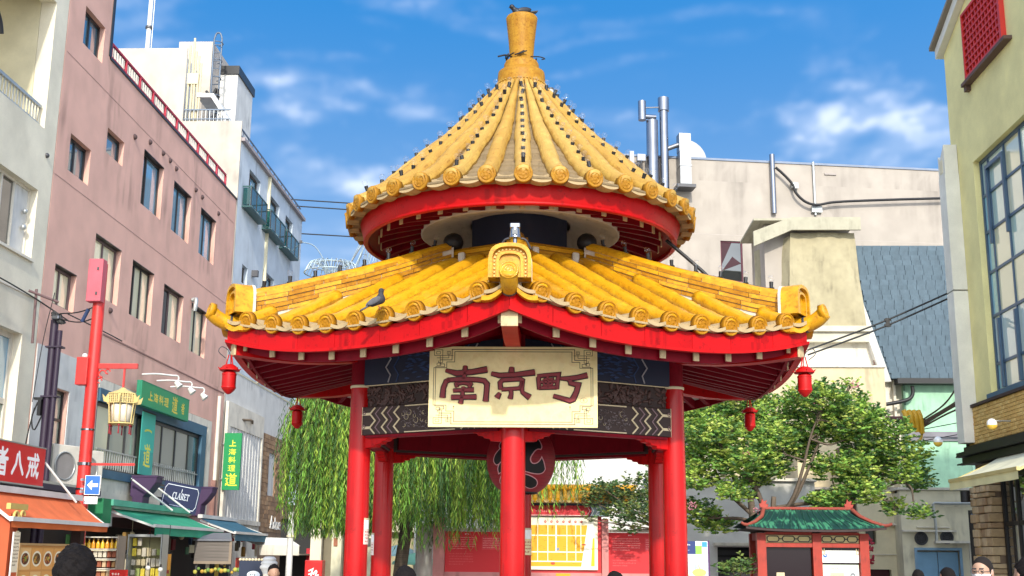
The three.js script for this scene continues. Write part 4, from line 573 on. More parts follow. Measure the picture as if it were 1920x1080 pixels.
{ // yellow building, right
  const s1 = 24.7, X = (s) => s1 - s, b = thing('yellow_building', 'pale yellow building with red lattice and large blue framed window on the right', 'building', P(8.5, s1), TURN.R);
  const hs = [[X(23.45), X(19.6), 4.78, 9.52], [X(23.22), X(21.25), 11.24, 12.62]];
  wall(b, 'wall', 0, 0, 0, 0, hs.map((h) => [h[0], h[1], h[2], h[3]]), MW.yellow, 0.35, [[0.02, 4.5], [X(19.5), 4.5], [X(19.5), 14], [X(22.6), 14], [X(22.6), 13.2], [0.02, 12.4]]);
  part('ground_wall', [bb(0.4, X(19.5), 0, 3.5, -0.6, -0.3)], MW.darkF, b);
  part('body', [bb(0.02, X(19.5), 0, 12.3, -8, -0.36)], MW.paleY, b);
  const pm = mat([0.86, 0.84, 0.74], { r: 0.85, sc: 0.4 });
  part('corner_pilaster', [bb(0.0, 0.4, 7.05, 9.55, 0.004, 0.3), bb(0.0, 0.4, 3.9, 7.02, 0.004, 0.3), prism([[0.0, 9.55], [0.4, 9.55], [0.4, 10.2], [0.12, 9.95], [0.0, 10.05]], 0.28).translate(0, 0, 0.01)], pm, b);
  part('roof_edge', [prism([[-0.1, 12.36], [X(22.5), 13.25], [X(22.5), 13.5], [-0.1, 12.58]], 0.7).translate(0, 0, -0.55)], pm, b); part('roof_sheet', [prism([[-0.18, 12.58], [X(22.4), 13.52], [X(22.4), 13.6], [-0.18, 12.66]], 0.85).translate(0, 0, -0.6)], mat([0.30, 0.26, 0.2]), b);
  part('panel_recess', [bb(0.1, 0.28, 9.62, 9.9, 0.29, 0.3)], MW.creamIn, b);
  // red lattice
  const lm = mat([0.72, 0.03, 0.02], { r: 0.5 }), lt = part('lattice', [bb(X(23.26), X(23.2), 11.2, 12.66, 0.0, 0.1), bb(X(21.3), X(21.2), 11.2, 12.66, 0.0, 0.1), bb(X(23.2), X(21.3), 11.2, 11.28, 0.0, 0.1), bb(X(23.2), X(21.3), 12.6, 12.66, 0.0, 0.1)], lm, b);
  for (let i = 1; i < 11; i++) { const x = lerp(X(23.2), X(21.3), i / 11); part('lattice_bar', [bb(x - 0.022, x + 0.022, 11.28, 12.6, 0.02, 0.075)], lm, lt); } for (let i = 1; i < 9; i++) { const y = lerp(11.28, 12.6, i / 9); part('lattice_bar', [bb(X(23.2), X(21.3), y - 0.02, y + 0.02, 0.03, 0.085)], lm, lt); }
  part('lattice_back', [bb(X(23.22), X(21.25), 11.24, 12.62, -0.3, -0.25)], mat([0.12, 0.01, 0.01]), b); part('lattice_sill', [bb(X(23.35), X(20.95), 11.1, 11.17, 0.0, 0.16), bb(X(23.36), X(23.22), 11.0, 11.1, 0, 0.1)], mat([0.14, 0.08, 0.06]), b);
  // big window: rows of panes, pale and teal reflections put into their colours
  const gw = [pane([0.30, 0.60, 0.66]), pane([0.52, 0.70, 0.60]), pane([0.80, 0.78, 0.48]), pane([0.82, 0.84, 0.62]), pane([0.62, 0.76, 0.70])];
  win(b, X(23.45), X(19.6), 4.78, 9.52, { frame: MW.navyF, glass: [gw[0], gw[4], gw[0], gw[0], gw[0], gw[1], gw[3], gw[4], gw[2], gw[2], gw[1], gw[1], gw[3], gw[4], gw[2], gw[1], gw[3], gw[2]], cols: [0.11, 0.33, 0.54, 0.77], rows: [0.12, 0.32, 0.505, 0.68, 0.84], z: -0.12, f: 0.07, mw: 0.055 });
  part('window_sash', [bb(X(23.07), X(23.0), 7.7, 9.3, -0.115, -0.07), bb(X(22.2), X(22.13), 7.7, 9.3, -0.115, -0.07), bb(X(23.0), X(22.2), 9.22, 9.3, -0.115, -0.07)], MW.navyF, b); part('window_sash', [bb(X(23.07), X(23.0), 4.85, 6.2, -0.115, -0.07)], MW.navyF, b); part('window_sash', [bb(X(22.2), X(22.13), 4.85, 6.2, -0.115, -0.07)], MW.navyF, b);
  part('window_sill', [bb(X(23.5), X(19.55), 4.66, 4.76, -0.1, 0.08)], MW.teal, b);
  // brick band
  part('brick_backing', [bb(0.02, X(19.5), 3.85, 4.6, -0.3, 0.08)], mat([0.62, 0.42, 0.14]), b); part('band_edge', [bb(-0.02, X(19.5), 4.6, 4.655, -0.3, 0.14), bb(-0.03, 0.05, 3.84, 4.6, -0.3, 0.13)], mat([0.05, 0.025, 0.02]), b);
  const bms = [[0.74, 0.47, 0.14], [0.68, 0.42, 0.12], [0.80, 0.54, 0.18]].map((c) => mat(c, { r: 0.85, sc: 3, b: 0.003 })), r = rng(14), gB = G1(bb(0, 0.165, 0, 0.062, 0.08, 0.097));
  for (let j = 0; j < 10; j++) for (let i = 0; i < 29; i++) { const o = part('brick', gB, bms[(r() * 3) | 0], b); o.position.set(0.07 + i * 0.178 + (j % 2) * 0.08, 3.87 + j * 0.072, (r() - 0.5) * 0.006); }
  part('fascia_band', [bb(-0.06, X(19.5), 3.48, 3.62, -0.3, 0.22), bb(-0.1, X(19.5), 3.64, 3.72, -0.3, 0.32), bb(-0.04, X(19.5), 3.74, 3.835, -0.3, 0.18), bb(-0.5, -0.06, 3.66, 3.69, 0.05, 0.2), bb(-0.45, -0.06, 3.5, 3.53, 0.05, 0.2)], M.black, b);
  // stone pier, door, dark shop front
  const sr = rng(55), sm = [[0.50, 0.36, 0.20], [0.62, 0.47, 0.28], [0.40, 0.27, 0.15]].map((c) => mat(c, { r: 0.95, sc: 2, b: 0.01 }));
  let y = 0; while (y < 3.1) { const h = 0.09 + sr() * 0.09; let x = X(24.4); while (x < X(23.4)) { const w = Math.min(0.15 + sr() * 0.25, X(23.36) - x); part('stone', [rb(w - 0.012, h - 0.012, 0.5 + sr() * 0.08, 0.02, x + w / 2, y + h / 2, -0.06 + sr() * 0.05)], sm[(sr() * 3) | 0], b); x += w; } y += h; }
  part('pier_core', [bb(X(24.38), X(23.4), 0, 3.45, -0.3, 0.1)], mat([0.2, 0.14, 0.09]), b);
  win(b, X(23.3), X(19.6), 0.1, 3.2, { frame: M.black, glass: [M.paneDark, M.paneDark, M.paneGrey, M.paneDark], cols: [0.12, 0.2, 0.4, 0.6, 0.8], rows: [0.7], z: 0.02, f: 0.08 });
  const pn = thing('menu_board', 'narrow upright black and yellow board beside the stone pier', 'sign', P(8.52, 24.75, 0.9), TURN.R + 0.9); panel('board', 0.34, 1.65, 0.05, canvas(128, 512, (x, w, h) => { x.fillStyle = '#1d1a14'; x.fillRect(0, 0, w, h); const q = rng(2); for (let i = 0; i < 3; i++) { x.fillStyle = ['#c9962c', '#d8a838', '#a88030'][i]; x.beginPath(); x.ellipse(60 + q() * 14, 110 + i * 150, 34, 60, 0, 0, 7); x.fill(); x.fillStyle = '#1d1a14'; x.fillRect(20, 160 + i * 150, 90, 8); x.fillStyle = '#6f7f94'; if (!i) x.fillRect(10, 10, 108, 50); } }), M.black, pn, 0, 0.82, 0); part('frame', [bb(-0.19, -0.17, 0, 1.68, -0.03, 0.04), bb(0.17, 0.19, 0, 1.68, -0.03, 0.04), bb(-0.17, 0.17, 1.65, 1.68, -0.03, 0.04)], M.black, pn); part('stand', [bb(-0.1, 0.1, -0.9, 0, -0.03, 0.03)], M.black, pn);
  const wl = thing('wall_lamp', 'dark wall lamp on the stone pier under the cream awning', 'lamp', P(8.15, 24.35, 2.72)); part('lamp_head', [cy(0.09, 0.09, 0.22, 0, 0, 0, 14)], M.black, wl); part('lamp_arm', [bar(V(0.09, 0.12, 0), V(0.3, 0.12, 0), 0.02)], M.black, wl);
}
// awning: canvas from the wall out to the front bar, with valance. Local x along the wall, z outwards
function awning(name, label, w0, w1, s0, s1, hBack, hFront, val, m, mv, frame, facing, group) {
  const L = s1 - s0, out = Math.abs(w1 - w0), t = thing(name, label, 'awning', P(w0, facing === 'L' ? s0 : s1, 0), TURN[facing], group);
  part('canvas', [grid(16, 8, (i, j) => [i * L, lerp(hBack, hFront, j) - 0.035 * Math.sin(j * PI) + 0.004 * Math.sin(i * 40) * Math.sin(j * PI), j * out])], m, t);
  const r = rng(s0 * 10 | 0); part('valance', [grid(40, 3, (i, j) => [i * L, hFront - 0.02 - j * (val - 0.02 + 0.003 * Math.sin(i * 23 + r() * 0.3)), out + 0.012 + j * 0.006 * Math.sin(i * 31)])], mv, t);
  for (const x of [0.02, L - 0.02]) part('side_arm', [sqb(V(x, hBack - 0.06, 0), V(x, hFront - 0.02, out), 0.03, 0.04)], frame, t);
  part('front_bar', [bb(0, L, hFront - 0.03, hFront + 0.03, out - 0.02, out + 0.03)], frame, t); part('roller', [bb(0, L, hBack, hBack + 0.09, -0.06, 0.06)], frame, t);
  return t;
}
{ const or = mat([0.80, 0.17, 0.05], { r: 0.9, tr: 0, sc: 1, b: 0.003 }), gr = mat([0.03, 0.36, 0.20], { r: 0.85, b: 0.003 }), bl = mat([0.03, 0.13, 0.20], { r: 0.8, b: 0.003 }), cr = mat([0.84, 0.80, 0.56], { r: 0.85, b: 0.002 }), crv = mat([0.85, 0.80, 0.42], { r: 0.85, b: 0.002 });
  awning('awning', 'orange canvas awning over the food stall at lower left', -7.9, -7.4, 16.2, 19.75, 2.42, 2.03, 0.115, or, mat([0.78, 0.16, 0.03], { r: 0.9 }), M.white, 'L');
  awning('awning', 'green canvas awning next to the orange one', -8.9, -8.0, 23.9, 28.9, 2.45, 2.12, 0.19, gr, gr, M.white, 'L');
  awning('awning', 'dark blue awning beyond the green one', -8.9, -8.0, 30.0, 33.4, 2.45, 2.1, 0.2, bl, bl, M.white, 'L');
  const a = awning('awning', 'cream canvas awning on the yellow building at right', 8.45, 7.4, 19.5, 22.9, 3.55, 3.04, 0.17, cr, crv, mat([0.6, 0.5, 0.2]), 'R');
  const g = thing('shop_canopy', 'cream box canopy on the shop below the brown tiled front', 'canopy', P(-7.55, 33, 1.56), TURN.F); part('valance', [rb(1.1, 0.28, 0.06, 0.01, 0, 0.13, 0)], MW.offw, g); part('canopy_top', [prism([[-0.55, 0.27], [0.55, 0.27], [0.2, 0.5], [-1.4, 0.55]], 0.03).rotateX(-0.5)], M.white, g); part('canopy_side', [bb(-0.55, 0.55, 0.0, 0.04, -2.5, -0.03)], MW.offw, g);
  // green canopy box behind the post
  const gb = thing('awning_housing', 'green awning cover and white board under the blue shop band', 'awning', P(-9.3, 23.6), TURN.L); part('housing', [bb(0.0, 5.4, 2.5, 2.62, 0.1, 0.55)], mat([0.12, 0.5, 0.34]), gb); part('end_board', [bb(-0.4, 0.05, 2.15, 2.62, 0.05, 0.5)], mat([0.02, 0.25, 0.10]), gb); part('white_board', [bb(0.06, 0.4, 2.1, 2.49, 0.1, 0.4)], M.white, gb);
  for (const s of [26.6, 27.9]) { const st = thing('awning_stay', s < 27 ? 'thin white awning stay crossing the blue band near the purple bracket' : 'thin white awning stay crossing the navy shop sign', 'stay', P(-9.5, s, 3.2)); part('rod', [bar(V(0, 0, 0), V(0.9, -0.68, -0.25), 0.022)], M.white, st); part('stay_foot', [new THREE.SphereGeometry(0.035, 8, 6)], M.steel, st); }
  const st = thing('awning_stay', 'thin white awning stay running down from the red shop sign', 'stay', P(-8.0, 18.45, 2.98)); part('rod', [bar(V(0, 0, 0), V(0.42, -0.62, -0.4), 0.02)], M.white, st); part('stay_foot', [new THREE.SphereGeometry(0.035, 8, 6)], M.steel, st);
}
{ // grey wall with ducts, right rear
  const A = 7 * D2R, turn = -(A) - 0 * B; // right side farther away
  const o = P(0, 42), b = thing('grey_building', 'large windowless grey rendered building behind the pavilion on the right', 'building', o, turn + 0.0), Q = (x, y, z = 0) => V(x, y, z).applyAxisAngle(V(0, 1, 0), turn).add(o);
  b.rotation.y = A; const QQ = (x, y, z = 0) => V(x, y, z).applyAxisAngle(V(0, 1, 0), A).add(o);
  wall(b, 'wall', -3.2, 19, 0, 16.2, [[6.16, 7.0, 11.53, 13.08], [9.0, 9.6, 3.0, 4.0]], MW.grey, 0.3); part('body', [bb(-3.2, 19, 0, 16.0, -8, -0.31)], MW.grey, b); part('coping', [bb(-3.22, 19.02, 16.2, 16.28, -0.5, 0.04)], mat([0.25, 0.3, 0.4]), b);
  part('joint', [bb(-3, 19, 13.3, 13.31, 0, 0.004), bb(-3, 19, 10.4, 10.41, 0, 0.004)], mat([0.56, 0.5, 0.46]), b);
  const w = win(b, 6.16, 7.0, 11.53, 13.08, { frame: mat([0.12, 0.03, 0.05]), glass: M.paneDark, cols: [], z: -0.05, f: 0.05 }); part('painted_reflection', [prism([[6.22, 12.2], [6.22, 13.02], [6.6, 13.02]], 0.004).translate(0, 0, -0.075), prism([[6.22, 11.95], [6.95, 12.25], [6.62, 12.5]], 0.004).translate(0, 0, -0.074)], mat([0.05, 0.012, 0.02]), w);  // maroon shards on the pane are a painted reflection
  part('wall_pipe', [bar(V(8.23, 14.18, 0.12), V(8.23, 16.5, 0.12), 0.10, 12)], M.steel, b); part('wall_pipe', [bar(V(9.86, 14.2, 0.06), V(9.86, 16.3, 0.06), 0.05, 8)], MW.alu, b); part('vent_grille', [bb(10.3, 10.76, 15.83, 15.9, 0, 0.05)], mat([0.4, 0.35, 0.32]), b);
  part('junction_box', [bb(8.98, 9.2, 15.2, 15.42, 0, 0.16), bb(9.7, 10.1, 14.3, 14.55, 0, 0.14)], MW.alu, b);
  const c = thing('wall_cable', 'thick black cable swagged across the grey wall', 'cable', QQ(0, 0, 0.25), A); part('cable', [tube([[8.31, 15.95], [8.6, 15.7], [8.95, 15.3], [9.05, 15.0], [9.4, 14.66], [9.8, 14.55], [10.5, 14.68], [12.5, 14.86], [15.8, 15.1]].map((p) => V(p[0], p[1], 0)), 0.05, 60)], M.black, c); part('cable_clip', [bx(0.12, 0.2, 0.2, 8.98, 15.3, -0.1)], MW.alu, c);
  const d = thing('exhaust_duct', 'pair of shiny steel exhaust stacks rising above the grey wall', 'duct', QQ(0, 13, 0.4), A);
  part('stack', [bar(V(3.55, 0, 0), V(3.55, 4.5, 0), 0.22, 18)], M.steel, d); part('stack', [bar(V(4.0, 0, 0), V(4.0, 5.0, 0), 0.16, 18)], M.steel, d); part('stack_cap', [bar(V(4.0, 4.9, 0), V(4.0, 5.42, 0), 0.21, 18)], M.steel, d); part('stack_cap', [bar(V(3.18, 4.5, 0), V(3.18, 5.25, 0), 0.15, 18)], M.steel, d); part('elbow', [bar(V(3.25, 4.65, 0), V(3.7, 4.65, 0), 0.09, 10), bar(V(3.25, 5.0, 0), V(4.1, 5.05, 0.05), 0.03, 6)], M.steel, d); part('flange', [bx(0.3, 0.25, 0.3, 3.1, 3.0, 0), bx(0.16, 2.9, 0.16, 2.75, 1.8, 0)], M.steel, d);
  const dm = mat([0.30, 0.31, 0.33], { r: 0.4, m: 0.8 }); const e = thing('square_duct', 'square galvanised duct standing against the grey wall', 'duct', QQ(4.75, 13, 0.4), A); part('duct_body', [bx(0.42, 1.4, 0.4, 0, 2.6, 0), bx(0.46, 0.05, 0.44, 0, 2.75, 0)], dm, e); part('duct_head', [bx(0.44, 0.7, 0.42, 0, 3.66, -0.02), bar(V(-0.7, 3.4, 0), V(-0.22, 3.6, 0), 0.09, 10)], dm, e); part('duct_foot', [bx(0.7, 0.12, 0.6, 0, 1.95, 0)], M.iron, e);
  const f = thing('roof_fan', 'round grey fan housing on the roof edge of the grey building', 'fan housing', QQ(5.05, 16.3, -0.9), A); part('drum', [new THREE.CylinderGeometry(0.85, 0.85, 0.6, 30, 1, false, 0, PI).rotateX(-PI / 2).rotateZ(PI / 2 * 0).translate(0, 0.05, 0)], mat([0.35, 0.36, 0.38], { r: 0.5, m: 0.5 }), f); part('drum_base', [bx(1.7, 0.12, 0.7, 0, 0.0, 0)], M.iron, f);
  const ch = thing('flue_pipe', 'pale flue pipe showing just right of the finial', 'pipe', P(-0.23, 43, 12)); part('pipe', [cy(0.11, 0.11, 7.1, 0, 0, 0, 12)], MW.offw, ch); part('pipe_cap', [cy(0.13, 0.13, 0.06, 0, 7.1, 0, 12)], M.iron, ch);
}
{ // canvas-wrapped chimney house, slate roof, green wall
  const b = thing('canvas_chimney', 'chimney shaft wrapped in beige canvas under a flat cap in front of the grey wall', 'chimney', P(0, 38), TURN.F);
  part('cap', [prism([[7.72, 12.1], [9.96, 12.1], [9.96, 12.53], [7.72, 12.53]], 0.1), prism([[6.46, 11.55], [7.72, 12.1], [7.72, 12.53], [6.46, 12.05]], 0.1), bb(6.5, 9.95, 12.45, 12.52, -3.0, -0.01)], mat([0.47, 0.44, 0.33], { map: 'stain', sc: 0.5 }), b);
  part('canvas', [grid(30, 24, (i, j) => { const x = lerp(lerp(7.5, 7.72, j), lerp(9.98, 9.82, j), i), y = lerp(8.92, 12.09, j), z = -0.25 + 0.16 * (1 - j) + 0.05 * Math.sin(i * 9 + j * 3) * (1 - 0.4 * j) + 0.10 * Math.max(0, Math.sin((i + j * 0.55) * 7.5)) * (1 - j) * i + 0.02 * Math.sin(i * 30 - j * 12); return [x, y, z]; }), grid(4, 24, (i, j) => [lerp(6.75, lerp(7.5, 7.72, j), i), lerp(9.2, 12.0, j) - (1 - i) * 0.2, lerp(-1.6, -0.25 + 0.16 * (1 - j), i) + 0.03 * Math.sin(j * 10)])], mat([0.47, 0.41, 0.26], { r: 0.9, map: 'stain', sc: 0.45, b: 0.006 }), b);
  part('shaft', [bb(6.9, 9.7, 8.5, 12.44, -3, -0.5)], MW.grey, b); part('base_ledge', [bb(7.3, 10.1, 8.72, 8.9, -0.6, 0.12), bb(6.9, 10.05, 8.4, 8.71, -0.7, 0.0)], mat([0.64, 0.60, 0.48]), b);
  const w = thing('white_rear_house', 'white rear house wall below the canvas wrapped chimney', 'building', P(0, 38.3), TURN.F); part('wall', [bb(4.6, 11.1, 0, 8.4, -3, 0)], MW.offw, w); part('beige_wall', [bb(5.2, 10.1, 0, 7.35, 0.02, 1.6)], MW.beige, w); part('wall_coping', [bb(5.15, 10.15, 7.36, 7.42, 0.0, 1.65)], MW.offw, w);
  part('downpipe', [bb(10.2, 10.32, 0, 8.5, 0.02, 0.15)], mat([0.35, 0.22, 0.18]), w); part('downpipe', [bb(10.5, 10.6, 0, 8.5, 0.02, 0.15), bb(10.75, 10.83, 0, 7.5, 0.02, 0.15)], MW.offw, w); part('steel_pole', [cy(0.05, 0.05, 7.2, 6.1, 0, 1.7, 8)], MW.alu, w);
  const s = thing('slate_roof_house', 'pale green house with a steep blue slate roof on the right', 'building', P(0, 38), TURN.F);
  const edge = (y) => y > 9.9 ? lerp(9.9, 9.74, (y - 9.9) / 1.8) : y > 8.3 ? lerp(10.29, 9.9, (y - 8.3) / 1.6) : lerp(10.6, 10.29, (y - 7.19) / 1.11), zz = (y) => 0.25 - 0.17 * (y - 7.2) - 0.05 * Math.pow(Math.max(0, 9 - y), 2);
  const cm = [[0.095, 0.145, 0.185], [0.088, 0.136, 0.174], [0.102, 0.154, 0.196], [0.092, 0.14, 0.18]].map((c) => mat(c, { r: 0.75, sc: 1.5, b: 0.004 })), r = rng(77), lists = cm.map(() => []);
  for (let j = 0; j < 26; j++) { const y = 7.2 + j * 0.172; let x = edge(y) + r() * 0.1; while (x < 14) { const wd = 0.30; lists[(r() * 4) | 0].push(prism([[x, y], [x + wd - 0.012, y], [x + wd - 0.012, y + 0.2], [x, y + 0.2]], 0.02).translate(0, 0, zz(y) + 0.02 + r() * 0.008)); x += wd; } }
  lists.forEach((l, i) => { const o = part('slate_course', l, cm[i], s); o.userData.kind = 'stuff'; });
  part('roof_deck', [loft(Array.from({ length: 10 }, (_, i) => { const y = 7.19 + i * 0.5; return [[edge(y), y, zz(y)], [14, y, zz(y)], [14, y, zz(y) - 0.3], [edge(y), y, zz(y) - 0.3]]; }))], cm[0], s);
  part('verge', [loft(Array.from({ length: 10 }, (_, i) => { const y = 7.1 + i * 0.5; return [[edge(y) - 0.22, y, zz(y) - 0.05], [edge(y), y, zz(y) + 0.06], [edge(y), y, zz(y) - 0.4], [edge(y) - 0.22, y, zz(y) - 0.4]]; }))], M.white, s);
  part('gutter', [bb(10.75, 14, 7.0, 7.17, 0.0, 0.42)], M.black, s); part('wall', [bb(11.05, 14, 0, 7.0, -1, 0)], mat([0.42, 0.72, 0.50], { r: 0.85, map: 'stain', sc: 0.4 }), s); part('wall_panel', [bb(13.0, 13.98, 0, 6.98, 0.003, 0.02)], mat([0.48, 0.76, 0.58], { r: 0.85 }), s); part('corner_trim', [bb(11.0, 11.06, 0, 7.0, 0.0, 0.06)], mat([0.1, 0.2, 0.14]), s); part('belt_course', [bb(11.06, 14, 5.36, 5.52, 0.02, 0.10), bb(11.06, 14, 5.24, 5.35, 0.02, 0.06)], mat([0.25, 0.24, 0.27]), s); part('downpipe', [tube([V(11.25, 6.95, 0.2), V(11.25, 6.7, 0.2), V(11.15, 6.55, 0.2), V(10.1, 6.3, 0.2)], 0.06, 24, 8)], M.black, s);
}
{ // low front block with blue door and round fans
  const b = thing('cream_annex', 'low cream annex with a pale blue door and round fan grilles at lower right', 'building', P(0, 30), TURN.F), m = mat([0.88, 0.81, 0.60], { map: 'stain', sc: 0.35 });
  wall(b, 'wall', 8.45, 12.5, 0, 3.26, [[8.78, 9.80, 0, 1.82]], m, 0.2); part('body', [bb(8.45, 12.5, 0, 3.2, -3, -0.21)], m, b); part('top_edge', [bb(8.4, 12.5, 3.27, 3.33, -3, 0.05)], MW.offw, b);
  const d = part('door', [bb(8.8, 9.28, 0, 1.78, -0.1, -0.06), bb(9.3, 9.78, 0, 1.78, -0.1, -0.06)], mat([0.22, 0.42, 0.62], { r: 0.6 }), b); part('door_frame', [bb(8.72, 8.78, 0, 1.88, -0.05, 0.03), bb(9.8, 9.86, 0, 1.88, -0.05, 0.03), bb(8.78, 9.8, 1.82, 1.88, -0.05, 0.03)], mat([0.25, 0.42, 0.6]), d); part('handle', [bx(0.03, 0.16, 0.05, 9.24, 1.0, -0.04)], M.steel, d);
  const fg = (x, y, r) => { const o = part('fan_grille', [lathe([[r, 0], [r, 0.05], [r - 0.025, 0.06], [r - 0.03, 0.02]], 24).rotateX(PI / 2).translate(x, y, 0)], M.iron, b); part('fan_back', [new THREE.CircleGeometry(r - 0.01, 22).translate(x, y, 0.012)], mat([0.06, 0.06, 0.065]), o); for (let i = 1; i < 4; i++) part('grille_ring', [new THREE.TorusGeometry(r * i / 4, 0.006, 4, 20).translate(x, y, 0.04)], M.iron, o); for (let i = 0; i < 4; i++) part('grille_bar', [bx(r * 2, 0.01, 0.01, 0, 0, 0).rotateZ(i * PI / 4).translate(x, y, 0.045)], M.iron, o); };
  fg(8.9, 2.10, 0.16); fg(9.52, 2.13, 0.16);
  part('pipe', [tube([V(9.25, 2.02, 0.08), V(9.25, 2.5, 0.08), V(9.22, 2.9, 0.08), V(9.24, 2.94, 0.08), V(9.5, 2.94, 0.08), V(10.55, 2.95, 0.08)], 0.035, 40, 8)], MW.alu, b); part('shelf', [bb(8.45, 9.75, 2.26, 2.30, 0, 0.1), bb(8.8, 9.6, 2.36, 2.385, 0, 0.06), bb(9.2, 10.05, 1.99, 2.05, 0, 0.2)], MW.offw, b); part('drain_pipe', [bar(V(10.05, 0, 0.1), V(10.05, 2.0, 0.1), 0.05)], MW.offw, b);
  const n = thing('narrow_beige_house', 'narrow beige house with small dark windows behind the kiosk roof end', 'building', P(0, 30.6), TURN.F); wall(n, 'wall', 7.55, 8.5, 0, 4.6, [[7.72, 7.98, 1.95, 2.35], [7.62, 8.3, 0, 1.35]], MW.creamIn, 0.15); part('body', [bb(7.55, 8.5, 0, 4.5, -2, -0.3)], mat([0.2, 0.12, 0.1]), n); part('window_glass', [bb(7.7, 8.0, 1.93, 2.37, -0.2, -0.16)], M.paneDark, n); part('ledge', [bb(7.5, 8.5, 2.42, 2.47, 0, 0.1), bb(7.62, 8.45, 1.7, 1.72, 0, 0.03)], MW.offw, n); part('doorway', [bb(7.62, 8.3, 0, 1.34, -0.25, -0.2)], mat([0.10, 0.02, 0.03]), n);
  const rp = thing('red_plant', 'red hanging decoration on the narrow beige house', 'decoration', P(7.68, 30.3, 1.45)), rr = rng(6), rg = []; for (let i = 0; i < 40; i++) rg.push(new THREE.SphereGeometry(0.035, 5, 4).scale(1, 1.6, 0.6).rotateZ(rr() * 6).translate((rr() - 0.5) * 0.22, rr() * 0.75, rr() * 0.08)); part('red_leaves', rg, mat([0.5, 0.04, 0.07]), rp); part('stem', [bar(V(0, -0.1, 0), V(0, 0.8, 0), 0.015)], M.iron, rp);
}
{ // white annex behind the info wall, dark shop behind kiosk
  const b = thing('white_annex', 'long white rendered wall behind the information wall', 'building', P(0, 29), TURN.F); part('wall', [bb(-3.4, 2.7, 0, 5.2, -3, 0)], M.white, b); part('wall_ledge', [bb(-3.4, 2.7, 3.05, 3.1, 0, 0.08), bb(-3.4, 2.7, 4.4, 4.44, 0, 0.05)], MW.creamIn, b); part('panel_joint', [bb(0.55, 0.57, 3.1, 4.4, 0.0, 0.004), bb(2.0, 2.02, 3.1, 4.4, 0.0, 0.004)], MW.alu, b);
  const f = thing('floodlight', 'small dark blue floodlight on the white wall seen under the pavilion beam', 'floodlight', P(2.18, 28.8, 3.36), 0); part('housing', [rb(0.2, 0.12, 0.12, 0.03, 0, 0, 0)], mat([0.06, 0.10, 0.22]), f); part('lens', [bb(-0.08, 0.08, -0.055, -0.01, 0.062, 0.07)], M.white, f); part('sensor', [new THREE.SphereGeometry(0.035, 8, 6).translate(-0.02, -0.13, 0), bx(0.03, 0.1, 0.03, 0, -0.07, -0.02)], M.black, f);
  const c = thing('white_panel_house', 'low white panelled house behind the blossoming tree', 'building', P(0, 29.6), TURN.F); wall(c, 'wall', 2.75, 6.3, 0, 3.42, [[3.9, 5.3, 0, 1.85]], M.white, 0.2); part('body', [bb(2.75, 6.3, 0, 3.3, -2.5, -0.4)], M.black, c); part('roof_edge', [bb(2.7, 6.35, 3.43, 3.5, -2.5, 0.1), bb(3.8, 5.4, 1.88, 1.95, 0, 0.35)], MW.offw, c); for (let i = 0; i < 9; i++) part('shutter_slat', [bb(3.9, 5.3, 0.3 + i * 0.17, 0.42 + i * 0.17, -0.3, -0.26)], mat([0.03, 0.03, 0.035], { r: 0.4 }), c);
  const d = thing('dark_shop', 'dark open shop bay under a thin canopy behind the kiosk', 'building', P(0, 31), TURN.F); part('bay', [bb(6.35, 9.0, 0, 3.3, -2.5, -1.2)], M.black, d); part('canopy', [bb(6.3, 9.0, 3.3, 3.36, -1.3, 0.4), bb(6.3, 9.0, 2.55, 2.6, -0.4, -0.3)], mat([0.5, 0.44, 0.36]), d); part('side_wall', [bb(6.31, 6.36, 0, 3.29, -1.2, 0.2)], M.white, d); part('white_box', [bb(8.0, 8.4, 2.1, 2.55, -0.3, -0.1)], M.white, d);
  part('upper_wall', [bb(6.35, 9.0, 3.37, 4.3, -2.5, -0.8)], MW.beige, d);
}
